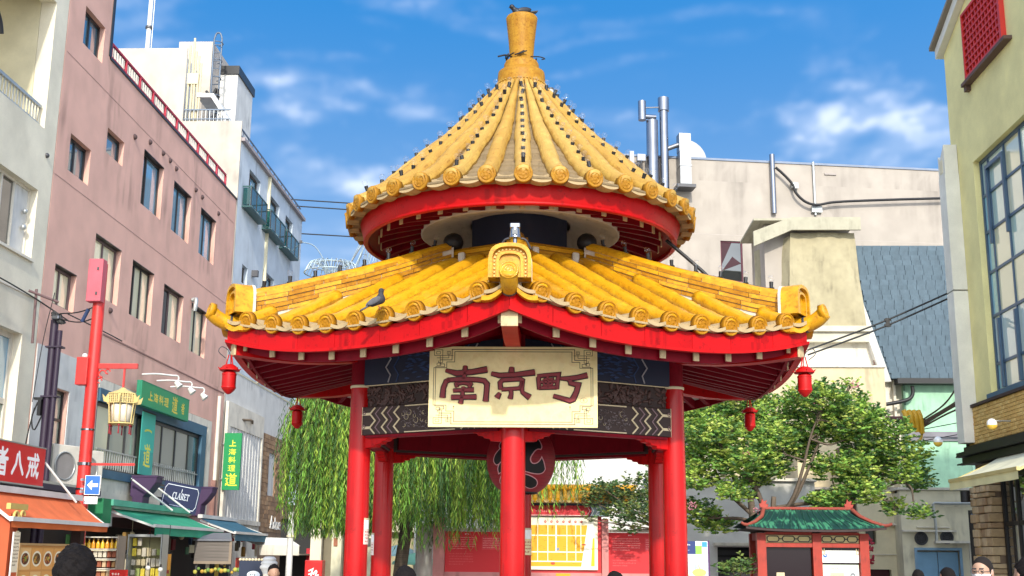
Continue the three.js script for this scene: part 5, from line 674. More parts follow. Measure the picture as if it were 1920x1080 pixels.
// ================================================================ street furniture and signs
const HZ = { // strokes on a 100 x 100 grid, y down
  shang: [[[48, 8], [48, 88]], [[48, 42], [80, 42]], [[10, 90], [92, 90]]],
  hai: [[[12, 14], [24, 26]], [[8, 40], [20, 50]], [[8, 90], [26, 62]], [[46, 8], [34, 28]], [[42, 20], [94, 20]], [[46, 36], [40, 84]], [[46, 36], [86, 36], [82, 92], [72, 88]], [[30, 60], [96, 60]], [[40, 82], [84, 82]], [[62, 42], [66, 52]], [[60, 66], [64, 76]]],
  liao: [[[28, 6], [28, 94]], [[8, 38], [50, 38]], [[12, 14], [20, 28]], [[46, 12], [38, 28]], [[28, 42], [8, 74]], [[28, 42], [48, 70]], [[60, 16], [70, 26]], [[58, 40], [68, 50]], [[52, 66], [96, 58]], [[82, 6], [82, 94]]],
  li: [[[8, 16], [42, 16]], [[8, 48], [40, 48]], [[6, 86], [42, 80]], [[25, 16], [25, 82]], [[52, 10], [52, 52]], [[52, 10], [92, 10], [92, 52]], [[52, 31], [92, 31]], [[52, 52], [92, 52]], [[72, 10], [72, 92]], [[52, 72], [92, 72]], [[44, 92], [98, 92]]],
  dao: [[[44, 4], [52, 16]], [[78, 4], [70, 16]], [[34, 20], [94, 20]], [[62, 20], [56, 34]], [[46, 34], [46, 76]], [[46, 34], [82, 34], [82, 76]], [[46, 48], [82, 48]], [[46, 62], [82, 62]], [[46, 76], [82, 76]], [[12, 10], [22, 22]], [[6, 40], [24, 40], [14, 60], [26, 74], [8, 90]], [[10, 80], [36, 92], [98, 92]]],
  zhe: [[[20, 20], [70, 20]], [[46, 4], [46, 40]], [[6, 40], [92, 40]], [[82, 8], [16, 70]], [[34, 54], [34, 96]], [[34, 54], [76, 54], [76, 96]], [[34, 74], [76, 74]], [[34, 94], [76, 94]]],
  ba: [[[40, 20], [34, 54], [8, 88]], [[52, 10], [66, 50], [94, 86]]],
  jie: [[[8, 24], [92, 24]], [[22, 52], [54, 52]], [[28, 38], [24, 70], [10, 92]], [[46, 40], [46, 84]], [[60, 6], [66, 50], [88, 90], [94, 74]], [[86, 40], [60, 84]], [[76, 6], [86, 16]]],
};
function hz(x, name, x0, y0, w, h, lw, col) { x.strokeStyle = col; x.lineWidth = lw; x.lineCap = 'round'; x.lineJoin = 'round'; for (const s of HZ[name]) { x.beginPath(); s.forEach((p, i) => i ? x.lineTo(x0 + p[0] * w / 100, y0 + p[1] * h / 100) : x.moveTo(x0 + p[0] * w / 100, y0 + p[1] * h / 100)); x.stroke(); } }
// rows of tiny illegible print
function print_(x, x0, y0, w, rows, dy, col, seed = 1, lw = 2) { const r = rng(seed); x.strokeStyle = col; x.lineWidth = lw; x.lineCap = 'butt'; for (let j = 0; j < rows; j++) { let q = x0; const end = x0 + w * (j === rows - 1 ? 0.6 : 0.92 + r() * 0.08); while (q < end) { const l = dy * (0.25 + r() * 0.3); x.beginPath(); x.moveTo(q, y0 + j * dy + (r() - 0.5) * dy * 0.3); x.lineTo(q + l, y0 + j * dy + (r() - 0.5) * dy * 0.3); if (r() < 0.7) { x.moveTo(q + l / 2, y0 + j * dy - dy * 0.25); x.lineTo(q + l / 2, y0 + j * dy + dy * 0.25); } x.stroke(); q += l + dy * 0.14; } } }
const signGreen = '#0f8f55';
{ // red lamp post
  const t = thing('lamp_post', 'tall red lamp post carrying a pagoda lantern on the left', 'lamp post', P(-8.0, 20.1), TURN.F), rd = mat([0.74, 0.03, 0.025], { r: 0.45, coat: 0.3, map: 'stain', sc: 0.8 });
  part('pole', [cy(0.115, 0.10, 6.55, 0, 0, 0, 18)], rd, t); part('pole_band', [cy(0.118, 0.118, 0.03, 0, 3.62, 0, 18), cy(0.122, 0.122, 0.05, 0, 3.03, 0, 18), cy(0.122, 0.122, 0.03, 0, 2.62, 0, 18)], M.steel, t);
  part('control_box', [rb(0.26, 0.76, 0.2, 0.015, -0.03, 6.22, 0.11)], mat([0.62, 0.12, 0.16], { r: 0.6 }), t); part('box_latch', [bx(0.03, 0.05, 0.02, 0.02, 6.42, 0.215), bx(0.03, 0.05, 0.02, 0.02, 5.98, 0.215)], M.iron, t); part('junction_box', [rb(0.2, 0.48, 0.2, 0.015, -0.14, 4.63, 0.06)], rd, t); part('box_light', [new THREE.SphereGeometry(0.05, 10, 6).translate(-0.14, 4.9, 0.06)], M.white, t);
  part('bracket_arm', [bb(0.08, 0.78, 4.69, 4.775, -0.03, 0.03)], rd, t); part('bracket_arm', [bb(0.1, 0.86, 3.03, 3.07, -0.02, 0.02)], rd, t); part('scroll', [new THREE.TorusGeometry(0.06, 0.014, 6, 18, 4.8).translate(0.17, 4.60, 0), new THREE.TorusGeometry(0.04, 0.012, 6, 16, 4.8).translate(0.26, 4.64, 0), new THREE.TorusGeometry(0.04, 0.012, 6, 16, 4.8).translate(0.13, 4.48, 0)], rd, t); part('hanger', [bb(0.54, 0.57, 4.3, 4.69, -0.015, 0.015)], rd, t);
  const L = thing('palace_lantern', 'cream and gold pagoda lantern with red tassels hanging from the red lamp post', 'lantern', P(-7.44, 20.1, 3.72), TURN.F + 0.2, null), gd = mat([0.80, 0.62, 0.25], { r: 0.45 }), cr = mat([0.85, 0.72, 0.50], { r: 0.5 });
  part('roof', [lathe([[0.03, 0.64], [0.08, 0.6], [0.2, 0.55], [0.25, 0.53]], 6)], gd, L); const cg = []; for (let i = 0; i < 6; i++) { const a = i * PI / 3, c = V(0.245 * Math.sin(a), 0, 0.245 * Math.cos(a)), d = V(0.245 * Math.sin(a + PI / 3), 0, 0.245 * Math.cos(a + PI / 3)); for (const y of [0.37, 0.45, 0.53]) cg.push(sqb(c.clone().setY(y), d.clone().setY(y), 0.014, 0.014)); for (let q = 0; q < 6; q++) { const e = c.clone().lerp(d, q / 6); cg.push(sqb(e.clone().setY(0.37), e.clone().setY(0.53), 0.012, 0.012)); if (q % 2) cg.push(new THREE.TorusGeometry(0.02, 0.006, 4, 10).rotateY(a + PI / 6).translate(e.x, 0.41, e.z), new THREE.TorusGeometry(0.02, 0.006, 4, 10).rotateY(a + PI / 6).translate(e.x, 0.49, e.z)); } cg.push(prism([[0, 0], [0.09, 0.02], [0.12, 0.14], [0.06, 0.09], [0.03, 0.15], [0, 0.14]], 0.012).rotateY(-PI / 2 + a + PI).rotateY(PI).translate(0.235 * Math.sin(a), 0.36, 0.235 * Math.cos(a))); }
  part('crown_fretwork', cg, gd, L); const bp = []; for (let i = 0; i < 6; i++) { const a = i * PI / 3; bp.push(bar(V(0.2 * Math.sin(a), 0.02, 0.2 * Math.cos(a)), V(0.235 * Math.sin(a), 0.37, 0.235 * Math.cos(a)), 0.011, 5), bar(V(0.2 * Math.sin(a + 0.5), 0.02, 0.19 * Math.cos(a + 0.5)), V(0.22 * Math.sin(a + 0.5), 0.37, 0.22 * Math.cos(a + 0.5)), 0.006, 5)); } bp.push(lathe([[0.0, 0.0], [0.21, 0.0], [0.215, 0.03], [0.19, 0.035]], 12), lathe([[0.19, 0.36], [0.25, 0.36], [0.25, 0.375], [0.19, 0.375]], 6)); part('frame', bp, gd, L);
  part('shade', [lathe([[0.0, 0.03], [0.16, 0.05], [0.185, 0.34], [0, 0.36]], 18)], mat([0.78, 0.72, 0.62], { r: 0.5 }), L); const ts = []; for (let i = 0; i < 6; i++) { const a = i * PI / 3; ts.push(cy(0.014, 0.009, 0.13, 0.19 * Math.sin(a), -0.16, 0.19 * Math.cos(a), 6), cy(0.02, 0.02, 0.03, 0.19 * Math.sin(a), -0.03, 0.19 * Math.cos(a), 6)); } part('tassel', ts, mat([0.35, 0.02, 0.03]), L);
  const sg = thing('one_way_sign', 'blue one-way sign with a white left arrow on the red lamp post', 'traffic sign', P(-7.76, 19.9, 2.36), TURN.F + 0.15); panel('plate', 0.25, 0.32, 0.01, canvas(256, 330, (x, w, h) => { x.fillStyle = '#f4f4f2'; x.fillRect(0, 0, w, h); x.fillStyle = '#1a63b4'; x.fillRect(8, 8, w - 16, h - 16); x.fillStyle = '#fff'; x.beginPath(); x.moveTo(40, 165); x.lineTo(120, 80); x.lineTo(120, 135); x.lineTo(220, 135); x.lineTo(220, 195); x.lineTo(120, 195); x.lineTo(120, 250); x.fill(); }), M.steel, sg, 0, 0.33, 0); panel('sub_plate', 0.22, 0.12, 0.01, canvas(256, 140, (x, w, h) => { x.fillStyle = '#f4f4f2'; x.fillRect(0, 0, w, h); print_(x, 20, 45, 216, 2, 52, '#222', 4, 6); }), M.steel, sg, -0.01, 0.08, 0); part('clamp', [bb(-0.2, -0.12, 0.2, 0.24, -0.05, 0), bb(-0.2, -0.12, 0.4, 0.44, -0.05, 0)], M.steel, sg);
}
{ // dark service pole with cables
  const t = thing('service_pole', 'dark twin service pipe with a tangle of cables at its top beside the pink building', 'pole', P(-9.05, 20.9), TURN.F), dk = mat([0.035, 0.02, 0.045], { r: 0.5 });
  part('pipe', [cy(0.07, 0.07, 5.7, -0.05, 0, 0, 12)], dk, t); part('pipe', [cy(0.05, 0.05, 5.5, 0.07, 0, 0.03, 12)], dk, t); part('meter_box', [bx(0.06, 0.28, 0.1, -0.15, 4.1, 0.05), bx(0.16, 0.04, 0.1, -0.18, 4.26, 0.05)], M.black, t); part('pipe_clamp', [bx(0.3, 0.03, 0.18, 0, 5.2, 0), bx(0.3, 0.03, 0.18, 0, 4.3, 0)], dk, t);
  const r = rng(17), cb = []; for (let i = 0; i < 12; i++) { const a = r() * 6; cb.push(tube([V(0, 5.68, 0), V(0.1 * Math.cos(a), 5.78 + r() * 0.1, 0.08), V(0.14 * Math.cos(a + 1) + 0.06, 5.72 + 0.1 * Math.sin(a), 0.1), V(0.05 + 0.1 * r(), 5.62, 0.1), V(0.02, 5.7, 0.04)], 0.018, 20, 5)); } part('cable_loops', cb, M.black, t); part('insulator', [rb(0.14, 0.07, 0.1, 0.02, 0.02, 5.72, 0.13)], M.steel, t); part('drop_cable', [tube([V(-0.2, 4.2, 0.05), V(-0.28, 3.9, 0.05), V(-0.22, 3.7, 0.05), V(-0.1, 3.95, 0.06)], 0.014, 24, 5), tube([V(-0.25, 4.1, 0.05), V(-0.34, 3.5, 0.05), V(-0.36, 3.1, 0.05)], 0.012, 20, 5), tube([V(-0.08, 6.2, 0.05), V(-0.2, 5.4, 0.05), V(-0.3, 4.2, 0.05)], 0.008, 16, 5)], M.black, t);
  const c = thing('service_cable', 'black cables strung from the dark pipe to the red lamp post', 'cable', P(-9.0, 20.8, 5.8)); part('cable', [tube([V(0.02, 0, 0), V(0.45, -0.02, 0.25), V(0.95, 0.08, 0.5)], 0.012, 16, 5), tube([V(0.02, -0.1, 0), V(0.5, -0.2, 0.25), V(0.95, -0.12, 0.5)], 0.012, 16, 5)], M.black, c); part('cable_tie', [bar(V(0.55, -0.2, 0.3), V(0.66, 0.02, 0.34), 0.035, 8)], mat([0.03, 0.06, 0.16]), c);
  const d = thing('service_cable', 'thin cable and bracket running along the cream building to the dark pipe', 'cable', P(-9.6, 18, 6.2)); part('cable', [tube([V(0, 0, 0), V(0.1, -0.02, -1.6), V(0.25, -0.14, -3.0), V(0.65, -0.42, -3.4)], 0.014, 30, 5), tube([V(0.65, -0.3, -3.3), V(1.2, -0.55, -3.7), V(1.5, -0.7, -3.9)], 0.012, 20, 5)], M.black, d); part('bracket', [bar(V(0.15, 0.1, -3.0), V(0.15, -0.9, -3.05), 0.025), bar(V(0.05, 0.05, -2.9), V(0.5, -0.1, -3.2), 0.025)], mat([0.2, 0.12, 0.12]), d);
  const lg = thing('ledge_canopy', 'dark flat shop canopy below the air conditioners', 'canopy', P(-9.7, 17), TURN.L); part('slab', [bb(0, 5.5, 2.62, 2.72, 0.02, 1.1)], mat([0.06, 0.05, 0.08]), lg); part('slab_edge', [bb(0, 5.5, 2.72, 2.76, 1.0, 1.1)], MW.alu, lg);
  const ac0 = (lab, s) => { const o = thing('air_conditioner', lab, 'air conditioner', P(-9.05, s, 2.78), TURN.L - 0.35, null); part('casing', [rb(0.72, 0.72, 0.3, 0.02, 0, 0.36, 0)], MW.offw, o); part('fan_grille', [lathe([[0.26, 0], [0.26, 0.02], [0.24, 0.025], [0.24, 0]], 24).rotateX(PI / 2).translate(-0.06, 0.34, 0.15)], MW.alu, o); part('fan_back', [new THREE.CircleGeometry(0.24, 24).translate(-0.06, 0.34, 0.155)], mat([0.3, 0.28, 0.27]), o); for (let i = 0; i < 9; i++) part('side_fin', [bx(0.02, 0.6, 0.02, -0.37, 0.36, -0.12 + i * 0.03)], MW.alu, o); for (const x of [-0.25, 0.25]) part('foot', [bx(0.06, 0.05, 0.34, x, -0.02, 0)], M.iron, o); return o; };
  ac0('cream air conditioner unit on the ledge left of the red lamp post', 21.6); ac0('second cream air conditioner unit on the ledge, nearer the red lamp post', 22.7);
  const rs = thing('shop_sign', 'red shop sign with white characters above the orange awning', 'sign', P(-8.0, 15.6, 2.58), TURN.L); panel('board', 2.78, 0.57, 0.1, canvas(1280, 262, (x, w, h) => { x.fillStyle = '#cf1020'; x.fillRect(0, 0, w, h); hz(x, 'zhe', 520, 40, 190, 180, 26, '#fff'); hz(x, 'ba', 760, 40, 190, 180, 28, '#fff'); hz(x, 'jie', 985, 40, 210, 185, 24, '#fff'); }), mat([0.55, 0.02, 0.03]), rs, 1.39, 0.285, 0, { r: 0.35 }); part('sign_frame', [bb(0, 2.8, -0.02, 0.0, -0.05, 0.055), bb(0, 2.8, 0.57, 0.59, -0.05, 0.055)], MW.alu, rs); part('bracket', [bb(0.6, 0.68, -0.25, -0.02, -0.05, 0.0), bb(2.0, 2.08, -0.25, -0.02, -0.05, 0.0)], M.iron, rs);
}
{ // shop signs on the pink building
  const a = thing('fascia_sign', 'long green sign with gold characters over the blue shop windows', 'sign', P(-9.45, 26.5, 4.88), TURN.L); panel('board', 3.55, 0.52, 0.12, canvas(1400, 205, (x, w, h) => { x.fillStyle = '#0d9058'; x.fillRect(0, 0, w, h); const g = '#d8c23a'; hz(x, 'shang', 180, 60, 130, 90, 16, g); hz(x, 'hai', 330, 60, 130, 90, 12, g); hz(x, 'liao', 480, 60, 130, 90, 12, g); hz(x, 'li', 630, 60, 130, 90, 12, g); hz(x, 'dao', 870, 20, 170, 165, 18, g); hz(x, 'zhe', 1150, 50, 120, 110, 13, g); }), mat([0.02, 0.26, 0.14]), a, 1.78, 0.26, 0); part('sign_frame', [bb(0, 3.56, -0.02, 0.0, -0.06, 0.065), bb(0, 3.56, 0.52, 0.54, -0.06, 0.065)], mat([0.03, 0.3, 0.17]), a);
  let L0; ['first, nearest the red lamp post', 'middle', 'farthest'].forEach((n, i) => { const pos = P(-9.66, 27.6 + i * 1.05, 5.55), lab = `white bracket lamp over the green fascia sign, ${n} of three`; if (!L0) { L0 = thing('sign_lamp', lab, 'lamp', pos, TURN.L, 'bracket lamps over the green sign'); part('arm', [tube([V(-0.4, 0.1, 0), V(-0.35, 0.12, 0.3), V(-0.1, 0.12, 0.62), V(0.0, 0.12, 0.72), V(0.02, 0.06, 0.74), V(0.0, -0.04, 0.7)], 0.022, 30, 6)], M.white, L0); part('lamp_head', [cy(0.05, 0.09, 0.16, 0, 0, 0, 12).rotateX(2.4).translate(0, -0.02, 0.68)], M.white, L0); } else copyOf(L0, lab, pos); });
  const b = thing('window_banner', 'turquoise upright banner with yellow character in the shop windows', 'banner', P(-9.64, 27.38, 3.36), TURN.L); panel('banner', 0.92, 1.45, 0.02, canvas(256, 420, (x, w, h) => { x.fillStyle = '#25b9a4'; x.fillRect(0, 0, w, h); x.fillStyle = '#189c93'; x.fillRect(0, 260, w, 160); x.strokeStyle = '#d5d84a'; x.lineWidth = 14; x.beginPath(); x.moveTo(60, 130); x.quadraticCurveTo(128, 105, 200, 125); x.stroke(); hz(x, 'dao', 70, 210, 130, 160, 15, '#dfd84a'); }), M.teal || mat([0.05, 0.4, 0.35]), b, 0.46, 0.73, 0); part('rail', [bb(0, 0.92, 1.45, 1.48, -0.015, 0.02)], M.black, b);
  const v = thing('banner_sign', 'upright green projecting sign with yellow characters in front of the white fluted shop', 'sign', P(-9.36, 34.35, 3.37), TURN.F); panel('board', 0.5, 1.63, 0.1, canvas(256, 832, (x, w, h) => { x.fillStyle = '#078a4c'; x.fillRect(0, 0, w, h); const g = '#d8e03c'; hz(x, 'shang', 72, 100, 112, 100, 15, g); hz(x, 'hai', 72, 225, 112, 100, 11, g); hz(x, 'liao', 72, 345, 112, 100, 11, g); hz(x, 'li', 72, 465, 112, 100, 11, g); hz(x, 'dao', 40, 590, 180, 190, 19, g); }), mat([0.02, 0.24, 0.12]), v, 0, 0.815, 0); part('bracket', [bb(-0.3, -0.25, 0.3, 0.34, -0.03, 0.03), bb(-0.3, -0.25, 1.3, 1.34, -0.03, 0.03)], MW.alu, v);
  const c = thing('shop_sign', 'navy slanted shop sign with white CLARET lettering under the blue band', 'sign', P(-9.02, 28.5, 2.56), TURN.F + 0.45); c.rotation.order = 'YXZ'; c.rotation.z = -0.17; const q = panel('board', 0.86, 0.66, 0.05, canvas(760, 288, (x, w, h) => { x.fillStyle = '#0e1c46'; x.fillRect(0, 0, w, h); x.strokeStyle = '#e8ecf4'; x.lineWidth = 7; x.beginPath(); x.moveTo(70, 30); x.lineTo(w - 70, 30); x.lineTo(w - 30, 70); x.lineTo(w - 30, h - 70); x.lineTo(w - 70, h - 30); x.lineTo(70, h - 30); x.lineTo(30, h - 70); x.lineTo(30, 70); x.closePath(); x.stroke(); x.fillStyle = '#e8ecf4'; x.textAlign = 'center'; x.font = '92px serif'; x.fillText('CLARET', w / 2, 168); x.fillRect(w / 2 - 5, 60, 10, 36); print_(x, 300, 205, 160, 1, 20, '#c8d0e4', 3, 3); print_(x, 190, 236, 380, 1, 20, '#c8d0e4', 5, 3); }), mat([0.01, 0.02, 0.07]), c, 0, 0.33, 0); part('bracket', [bb(-0.6, -0.43, 0.2, 0.25, -0.03, 0.0), bb(-0.6, -0.43, 0.5, 0.55, -0.03, 0.0)], M.black, c);
  const bk = mat([0.06, 0.025, 0.09], { r: 0.6 }); let B0; [[26.9, 'left of'], [31.4, 'right of']].forEach(([s, n]) => { const pos = P(-9.6, s, 2.55), lab = `dark purple funnel shaped bracket ${n} the navy CLARET sign`; if (!B0) { B0 = thing('funnel_bracket', lab, 'bracket', pos, TURN.L, 'purple brackets under the blue band'); part('funnel', [prism([[0.06, 0], [0.26, 0], [0.28, 0.28], [0.42, 0.42], [0.55, 0.6], [0.56, 0.7], [0.0, 0.7], [0.0, 0.3], [0.05, 0.26]].map((p) => [-p[0], p[1]]), 0.42, [], 0.012).rotateY(PI / 2)], bk, B0); part('lip', [bb(-0.02, 0.44, 0.71, 0.75, 0.0, 0.59)], bk, B0); } else copyOf(B0, lab, pos); });
}
{ // stalls under the awnings
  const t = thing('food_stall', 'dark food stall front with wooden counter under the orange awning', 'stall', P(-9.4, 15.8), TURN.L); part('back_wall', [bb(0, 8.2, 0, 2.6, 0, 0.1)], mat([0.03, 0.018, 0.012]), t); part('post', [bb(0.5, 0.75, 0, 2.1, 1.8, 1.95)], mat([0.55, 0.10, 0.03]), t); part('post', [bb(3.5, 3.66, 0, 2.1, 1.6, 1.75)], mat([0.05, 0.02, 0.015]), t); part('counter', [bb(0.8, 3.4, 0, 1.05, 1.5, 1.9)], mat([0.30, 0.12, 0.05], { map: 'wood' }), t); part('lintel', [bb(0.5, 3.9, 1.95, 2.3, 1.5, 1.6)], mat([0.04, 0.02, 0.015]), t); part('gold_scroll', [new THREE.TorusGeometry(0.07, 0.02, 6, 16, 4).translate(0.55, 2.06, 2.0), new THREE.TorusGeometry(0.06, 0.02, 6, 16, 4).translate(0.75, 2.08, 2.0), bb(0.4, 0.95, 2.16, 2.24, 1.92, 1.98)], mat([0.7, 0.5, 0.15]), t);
  const fb = thing('photo_menu', 'board of food photographs in two rows at the bottom left', 'menu board', P(-7.42, 16.55, 1.0), TURN.L); panel('board', 2.3, 0.68, 0.05, canvas(1150, 340, (x, w, h) => { x.fillStyle = '#c98a45'; x.fillRect(0, 0, w, h); const r = rng(12); for (let j = 0; j < 2; j++) for (let i = 0; i < 6; i++) { const cx = 100 + i * 190, cy_ = 92 + j * 165; x.fillStyle = ['#e0b070', '#d89a50', '#c87838'][(r() * 3) | 0]; x.fillRect(cx - 88, cy_ - 76, 176, 150); x.fillStyle = '#e9dcc0'; x.beginPath(); x.ellipse(cx, cy_, 74, 54, 0, 0, 7); x.fill(); x.fillStyle = ['#5a2a12', '#7a3a18', '#6b4a1a', '#3a2010'][(r() * 4) | 0]; x.beginPath(); x.ellipse(cx, cy_, 58, 40, 0, 0, 7); x.fill(); for (let k = 0; k < 26; k++) { x.fillStyle = ['#a85a20', '#c88030', '#3a1808', '#8a9a30', '#d0a050'][(r() * 5) | 0]; x.beginPath(); x.ellipse(cx + (r() - 0.5) * 80, cy_ + (r() - 0.5) * 50, 4 + r() * 10, 3 + r() * 6, r() * 3, 0, 7); x.fill(); } } }), M.cream, fb, 1.15, 0.34, 0); part('frame', [bb(0, 2.3, 0.68, 0.71, -0.03, 0.035), bb(-0.03, 0, 0, 0.71, -0.03, 0.035)], mat([0.5, 0.3, 0.12]), fb); part('stand', [bb(0.2, 0.26, -1.0, 0, -0.05, 0), bb(2.0, 2.06, -1.0, 0, -0.05, 0)], M.iron, fb);
  const ps = thing('price_poster', 'pale paper menus stuck on the orange post at the left edge', 'poster', P(-7.40, 16.32, 0.9), TURN.L); panel('paper', 0.2, 0.95, 0.02, canvas(128, 512, (x, w, h) => { x.fillStyle = '#eadcc0'; x.fillRect(0, 0, w, h); print_(x, 14, 30, 100, 9, 26, '#5a3a20', 4, 4); x.fillStyle = '#c85a30'; x.fillRect(8, 290, 112, 90); print_(x, 14, 410, 100, 3, 26, '#7a3a20', 9, 4); }), M.white, ps, 0.1, 0.48, 0); part('tape', [bx(0.08, 0.02, 0.003, 0.1, 0.96, 0.012)], M.cream, ps);
  const bl = thing('hanging_label', 'small blue and green hanging packets in the dark stall', 'packet', P(-7.75, 19.35, 1.72), TURN.F); part('packet', [rb(0.07, 0.26, 0.04, 0.01, 0, 0, 0)], mat([0.08, 0.25, 0.6]), bl); part('green_packet', [rb(0.07, 0.24, 0.04, 0.01, -0.12, 0.03, 0)], mat([0.06, 0.2, 0.05]), bl); part('hook', [bar(V(0, 0.12, 0), V(0, 0.22, 0), 0.006)], M.iron, bl);
  // shelves of bottles
  const sh = thing('bottle_shelf', 'shelf rack below the green awning', 'shelf', P(-8.62, 22.8), TURN.F), ir = mat([0.35, 0.27, 0.2]); part('side', [bb(-0.4, -0.37, 0, 1.9, -0.2, 0.2)], ir, sh); part('side', [bb(0.37, 0.4, 0, 1.9, -0.2, 0.2)], ir, sh); for (const y of [1.1, 1.28, 1.46, 1.64, 1.86]) part('shelf_board', [bb(-0.37, 0.37, y, y + 0.02, -0.2, 0.2)], MW.offw, sh); part('back_panel', [bb(-0.37, 0.37, 0.3, 1.88, -0.2, -0.18)], mat([0.12, 0.05, 0.03]), sh); part('price_strip', [bb(-0.36, 0.36, 1.25, 1.27, 0.2, 0.21), bb(-0.36, 0.36, 1.44, 1.455, 0.2, 0.21), bb(-0.36, 0.36, 1.62, 1.635, 0.2, 0.21)], MW.creamIn, sh);
  const bp = [lathe([[0.0, 0], [0.035, 0], [0.037, 0.02], [0.036, 0.10], [0.02, 0.125], [0.014, 0.15], [0.015, 0.165], [0, 0.165]], 12)], gb = G1(bp), gc = G1(lathe([[0.016, 0.16], [0.017, 0.185], [0, 0.187]], 10)); const cols = [[0.80, 0.42, 0.02], [0.85, 0.55, 0.04], [0.75, 0.3, 0.02]].map((c) => mat(c, { r: 0.15, map: null, coat: 1 })); let n = 0;
  const oc = ['first', 'second', 'third', 'fourth', 'fifth', 'sixth', 'seventh', 'eighth'];
  for (let i = 0; i < 8; i++) { const o = thing('bottle', `orange drink bottle, ${oc[i]} from the left on the top row of the rack`, 'bottle', P(-8.92 + i * 0.088, 22.72, 1.66), 0, 'orange bottles on the rack'); part('glass', gb, cols[i % 3], o); part('cap', gc, i % 2 ? M.cream : mat([0.6, 0.4, 0.05]), o); }
  const pk = rng(31), rows = [['upper', 1.48], ['middle', 1.30], ['lower', 1.12]]; for (const [nm, y] of rows) { const o = thing('packet_row', `row of small boxed goods on the ${nm} rack shelf`, 'goods', P(-8.62, 22.7, y + 0.021), TURN.F); for (let i = 0; i < 8; i++) { const w = 0.06 + pk() * 0.02, h = 0.1 + pk() * 0.04, m = mat([[0.6, 0.1, 0.05], [0.7, 0.5, 0.3], [0.55, 0.3, 0.12], [0.75, 0.68, 0.55], [0.4, 0.12, 0.06]][(pk() * 5) | 0], { sc: 3 }); part('box', [rb(w, h, 0.1, 0.006, -0.32 + i * 0.09, h / 2, 0)], m, o); } }
  const rp = thing('price_sign', 'small red price sign at the foot of the bottle rack', 'sign', P(-8.1, 22.4, 1.0), TURN.F); panel('card', 0.34, 0.16, 0.02, canvas(256, 120, (x, w, h) => { x.fillStyle = '#d22418'; x.fillRect(0, 0, w, h); print_(x, 30, 60, 190, 1, 70, '#fff0e0', 3, 9); }), M.red, rp, 0, 0.2, 0); part('stick', [bar(V(0, -1, 0), V(0, 0.12, -0.02), 0.012)], M.iron, rp);
  const gd = thing('goods_display', 'tall glass display of yellow and green goods right of the bottle rack', 'display', P(-8.2, 24.2), TURN.F); part('frame', [bb(-0.35, -0.32, 0, 1.95, -0.2, 0.2), bb(0.32, 0.35, 0, 1.95, -0.2, 0.2), bb(-0.32, 0.32, 1.9, 1.95, -0.2, 0.2)], MW.alu, gd); part('back', [bb(-0.32, 0.32, 0, 1.9, -0.2, -0.17)], mat([0.42, 0.40, 0.22]), gd); const gr = rng(23); for (let i = 0; i < 26; i++) part('item', [rb(0.08, 0.1 + gr() * 0.08, 0.06, 0.01, -0.26 + (i % 6) * 0.1, 1.0 + ((i / 6) | 0) * 0.2, 0.02)], mat([[0.7, 0.55, 0.05], [0.35, 0.42, 0.12], [0.5, 0.42, 0.25], [0.55, 0.5, 0.4]][(gr() * 4) | 0], { sc: 3 }), gd);
  const bu = G1(new THREE.SphereGeometry(0.05, 12, 8)); [[-8.0, 23.7, 1.30, 'left'], [-7.75, 23.7, 1.27, 'right']].forEach(([w, s, h, n]) => { const o = thing('globe_bulb', `small white globe bulb hanging in the shop, ${n} of two`, 'bulb', P(w, s, h), 0, 'white globe bulbs in the shop'); part('globe', bu, mat([0.85, 0.82, 0.75], { r: 0.2 }), o); part('socket', [cy(0.025, 0.02, 0.06, 0, 0.045, 0, 8), bar(V(0, 0.1, 0), V(0, 0.7, 0), 0.005, 4)], M.black, o); });
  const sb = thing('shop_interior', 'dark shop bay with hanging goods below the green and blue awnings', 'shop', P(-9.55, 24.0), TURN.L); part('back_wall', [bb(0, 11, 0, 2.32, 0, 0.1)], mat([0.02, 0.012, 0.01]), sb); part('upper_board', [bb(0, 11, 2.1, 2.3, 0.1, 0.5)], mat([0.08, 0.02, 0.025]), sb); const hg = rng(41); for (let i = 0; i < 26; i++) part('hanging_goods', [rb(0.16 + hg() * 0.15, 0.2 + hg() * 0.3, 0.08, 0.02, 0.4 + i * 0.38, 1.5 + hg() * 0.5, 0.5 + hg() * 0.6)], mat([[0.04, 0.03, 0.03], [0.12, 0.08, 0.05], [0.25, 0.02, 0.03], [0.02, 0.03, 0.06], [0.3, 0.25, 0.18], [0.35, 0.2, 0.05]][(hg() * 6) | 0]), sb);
  const cr2 = rng(52); for (let i = 0; i < 22; i++) { const x = 0.3 + cr2() * 10, y = 1.1 + cr2() * 0.9; part('price_card', [bx(0.16 + cr2() * 0.2, 0.14 + cr2() * 0.28, 0.02, x, y, 0.75 + cr2() * 0.6)], mat([[0.55, 0.05, 0.03], [0.75, 0.68, 0.5], [0.7, 0.5, 0.08], [0.75, 0.74, 0.7], [0.06, 0.2, 0.12]][(cr2() * 5) | 0], { sc: 4 }), sb); }
  for (let i = 0; i < 9; i++) part('hanging_lamp', [new THREE.SphereGeometry(0.06, 10, 8).translate(0.5 + i * 1.1, 1.95, 0.9), bar(V(0.5 + i * 1.1, 2.0, 0.9), V(0.5 + i * 1.1, 2.3, 0.9), 0.006, 4)], i % 3 ? mat([0.6, 0.05, 0.03]) : M.cream, sb);
